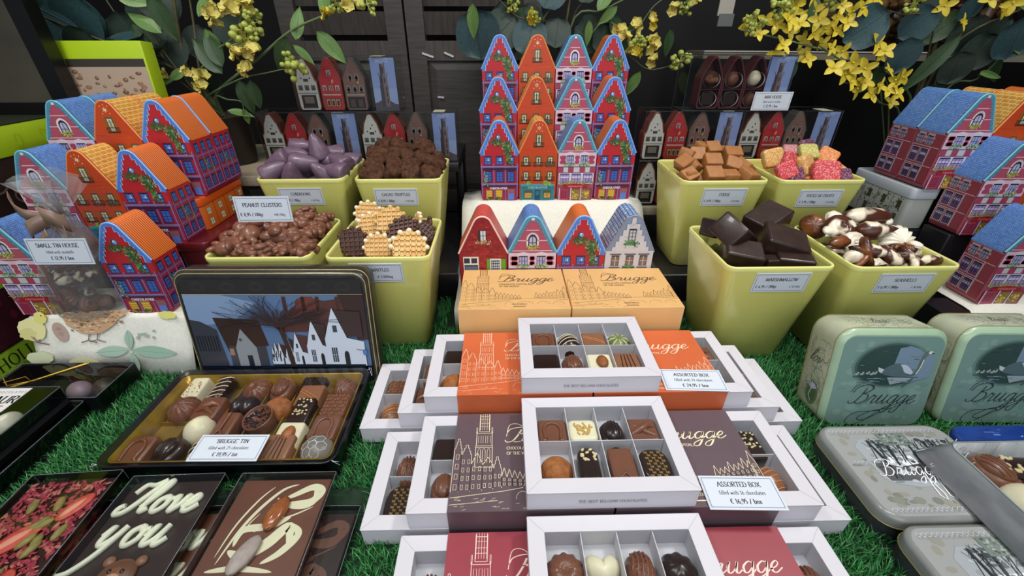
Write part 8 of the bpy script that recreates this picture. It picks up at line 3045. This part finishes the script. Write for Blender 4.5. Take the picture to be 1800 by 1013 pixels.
for (u, v, Y, k, dx, dz, L, n_) in (
        (835, 15, 1.05, 'euc', .1, -1, .095, (0, -1, .1)), (832, 5, 1.04, 'leaf', -.1, -1, .065, (-.4, -1, 0)), (860, 80, 1.07, 'eucd', .5, .5, .082, (0, -1, .1)), (925, 100, 1.06, 'euc', .2, 1, .075, (0, -1, .2)), (900, 95, 1.08, 'eucd', -.1, 1, .082, (0, -1, 0)), (975, 85, 1.08, 'eucd', .1, .8, .061, (0, -1, .1)), (955, 15, 1.07, 'euc', .4, .8, .07, (0, -1, .2)),
        (1010, 45, 1.09, 'eucd', .6, -.3, .074, (0, -1, .1)), (1040, 80, 1.09, 'eucd', .6, .2, .057, (.2, -1, 0)), (880, 0, 1.1, 'eucd', .4, -.8, .066, (0, -1, .1)), (1085, 10, 1.07, 'leaf', -.7, -.7, .05, (.3, -1, 0)), (1050, 20, 1.07, 'leaf', .6, .9, .065, (-.2, -1, .3)), (1035, 35, 1.07, 'leaf', .1, -1, .05, (.5, -1, 0)), (1075, 25, 1.09, 'leafd', .4, -.7, .07, (.1, -1, .2)),
        (1125, 125, 1.05, 'leaf', -.4, -.9, .06, (.2, -1, .2)), (1178, 50, 1.06, 'leafd', .1, -1, .055, (.3, -1, 0)), (1205, 5, 1.06, 'leaf', .8, .4, .05, (.2, -1, .2)), (1110, 40, 1.09, 'leafd', -.3, -.9, .07, (.1, -1, .1)), (920, 10, 1.09, 'leafd', -.4, -.7, .06, (.1, -1, .1)), (1020, 5, 1.1, 'eucd', .3, .8, .057, (0, -1, .1)), (1050, 90, 1.1, 'eucd', .6, -.1, .066, (0, -1, .1)), (945, 60, 1.1, 'eucd', -.5, .6, .066, (0, -1, .1))):
    add_leaf(pc2, k, P(u, v, Y), (dx, .05, dz), n_, L)
for (u, v, Y, k, L) in (
        (935, 20, 1.07, 'blossom_y', .022), (940, 30, 1.07, 'bud', .018), (900, 8, 1.08, 'bud', .018), (1098, 48, 1.06, 'blossom', .022), (1112, 40, 1.06, 'blossom', .022), (1105, 62, 1.05, 'blossom', .020), (1142, 35, 1.06, 'blossom', .018), (1150, 38, 1.06, 'blossom_y', .016), (1115, 78, 1.05, 'bud', .022), (1128, 70, 1.05, 'bud', .018), (1112, 90, 1.05, 'blossom_y', .020),
        (1140, 92, 1.04, 'blossom', .024), (1155, 82, 1.04, 'blossom', .024), (1150, 98, 1.04, 'blossom', .020), (1196, 108, 1.04, 'bud', .026), (1185, 8, 1.06, 'blossom', .020), (1205, 14, 1.06, 'bud', .020), (1195, -4, 1.06, 'blossom', .022), (1215, 5, 1.06, 'blossom', .018)):
    add_flower(pc2, k, P(u, v, Y), L, (0, -1, .4), rs)

# ---- right plant
base = Vector((.905, .985, -.003))
pr2 = thing('artificial_plant', 'artificial forsythia with bright yellow flowers and big blue-green leaves at the upper right', 'plant', base)
pot(pr2, 0, .05, '#2a1f1a', .16)
top = base + Vector((0, 0, .16))
B2 = P(1620, 150, .97)
for pts, rad, m in (
        ([top, B2, P(1650, 60, .96), P(1680, -20, .96)], .006, M_STEM), ([top, P(1640, 130, .96), P(1700, 60, .94), P(1800, 15, .92)], .004, M_STEM), ([top, P(1600, 170, .96), P(1500, 100, .93), P(1455, 90, .92), P(1380, 70, .90), P(1300, 52, .89)], .003, M_STEMG), ([top, P(1580, 200, .96), P(1545, 180, .93), P(1510, 130, .92), P(1440, 80, .91)], .003, M_STEMG),
        ([top, P(1640, 150, .96), P(1720, 110, .94), P(1800, 70, .92)], .003, M_STEM), ([top, P(1630, 120, .97), P(1620, 30, .97), P(1600, -20, .97)], .004, M_STEM), ([top, P(1540, 90, .95), P(1500, 40, .93), P(1460, -10, .93)], .002, M_STEMG), ([top, P(1560, 150, .95), P(1520, 150, .93), P(1480, 145, .92)], .002, M_STEMG), ([top, P(1660, 160, .96), P(1715, 140, .94), P(1760, 100, .93)], .003, M_STEMG), ([top, P(1640, 60, .95), P(1580, 25, .92), P(1560, 20, .91)], .002, M_STEM)):
    stem(pr2, pts, rad, m)
for (u, v, Y, k, dx, dz, L, n_) in (
        (1560, 20, .90, 'euc', -.7, -.6, .073, (0, -1, .2)), (1645, 15, .93, 'euc', -.5, -.6, .063, (.1, -1, .2)), (1600, 65, .91, 'euc', .1, -1, .065, (0, -1, .1)), (1700, 30, .94, 'eucd', .5, -.9, .072, (-.2, -1, 0)), (1750, 60, .93, 'eucd', -.4, -.9, .065, (-.2, -1, .1)), (1690, 90, .93, 'eucd', .2, -.9, .062, (-.2, -1, .1)), (1800, 30, .90, 'euc', .3, -1, .074, (-.3, -1, .2)), (1715, -10, .93, 'euc', .2, -1, .044, (0, -1, .2)),
        (1420, 55, .92, 'leafd', .1, .9, .06, (0, -1, .1)), (1400, 105, .90, 'leafd', -.2, -.9, .055, (.1, -1, .2)), (1720, 132, .92, 'leaf', .9, .05, .058, (0, -.6, .8)), (1700, 20, .95, 'leafd', -.7, -.6, .09, (0, -.8, .4)), (1780, 90, .91, 'leaf', .7, .2, .07, (0, -1, .3)), (1660, 105, .94, 'leafd', .5, -.9, .08, (0, -1, .2)), (1790, 15, .90, 'leaf', .9, .2, .08, (0, -.8, .5)), (1690, 60, .92, 'long', -.5, -.9, .12, (-.3, -1, .2)),
        (1750, 110, .93, 'leaf', -.2, .7, .05, (0, -1, .4)), (1740, 95, .94, 'leafd', .6, -.5, .08, (0, -1, .2)), (1560, 110, .93, 'leafd', -.3, -.8, .06, (0, -1, .2)), (1650, 40, .96, 'eucd', -.6, .3, .058, (0, -1, 0)), (1730, 80, .96, 'eucd', .5, .5, .065, (0, -1, 0))):
    add_leaf(pr2, k, P(u, v, Y), (dx, .05, dz), n_, L)
fl = [(1310, 45), (1335, 60), (1345, 35), (1365, 45), (1388, 55), (1395, 20), (1375, 80), (1362, 95), (1410, 70), (1415, 95), (1420, 105), (1430, 60), (1445, 75), (1460, 85), (1430, 20), (1440, 35), (1400, 5), (1380, 15), (1465, 120), (1485, 130), (1495, 145), (1505, 155), (1520, 145), (1530, 165), (1545, 150), (1560, 125), (1560, 160), (1572, 140), (1585, 135), (1500, 20), (1490, 40), (1480, 10), (1470, 30), (1515, 15), (1535, 5), (1470, 55), (1555, 90), (1540, 75), (1565, 180), (1480, 90), (1500, 110), (1520, 120), (1575, 165), (1545, 100), (1660, 10), (1690, 40), (1740, 0), (1760, 20), (1780, 5), (1450, 50), (1405, 42), (1385, 36)]
for (u, v) in fl:
    add_flower(pr2, 'forsythia', P(u, v, .915 + rs.uniform(-.03, .02)), rs.uniform(.015, .022), (0, -1, .4), rs)
for (u, v, L) in ((1322, 34, .016), (1330, 42, .018), (1375, 12, .02), (1395, -2, .02), (1470, -4, .02), (1610, 5, .02)):
    add_flower(pr2, 'bud', P(u, v, .89), L, (0, -1, .4), rs)
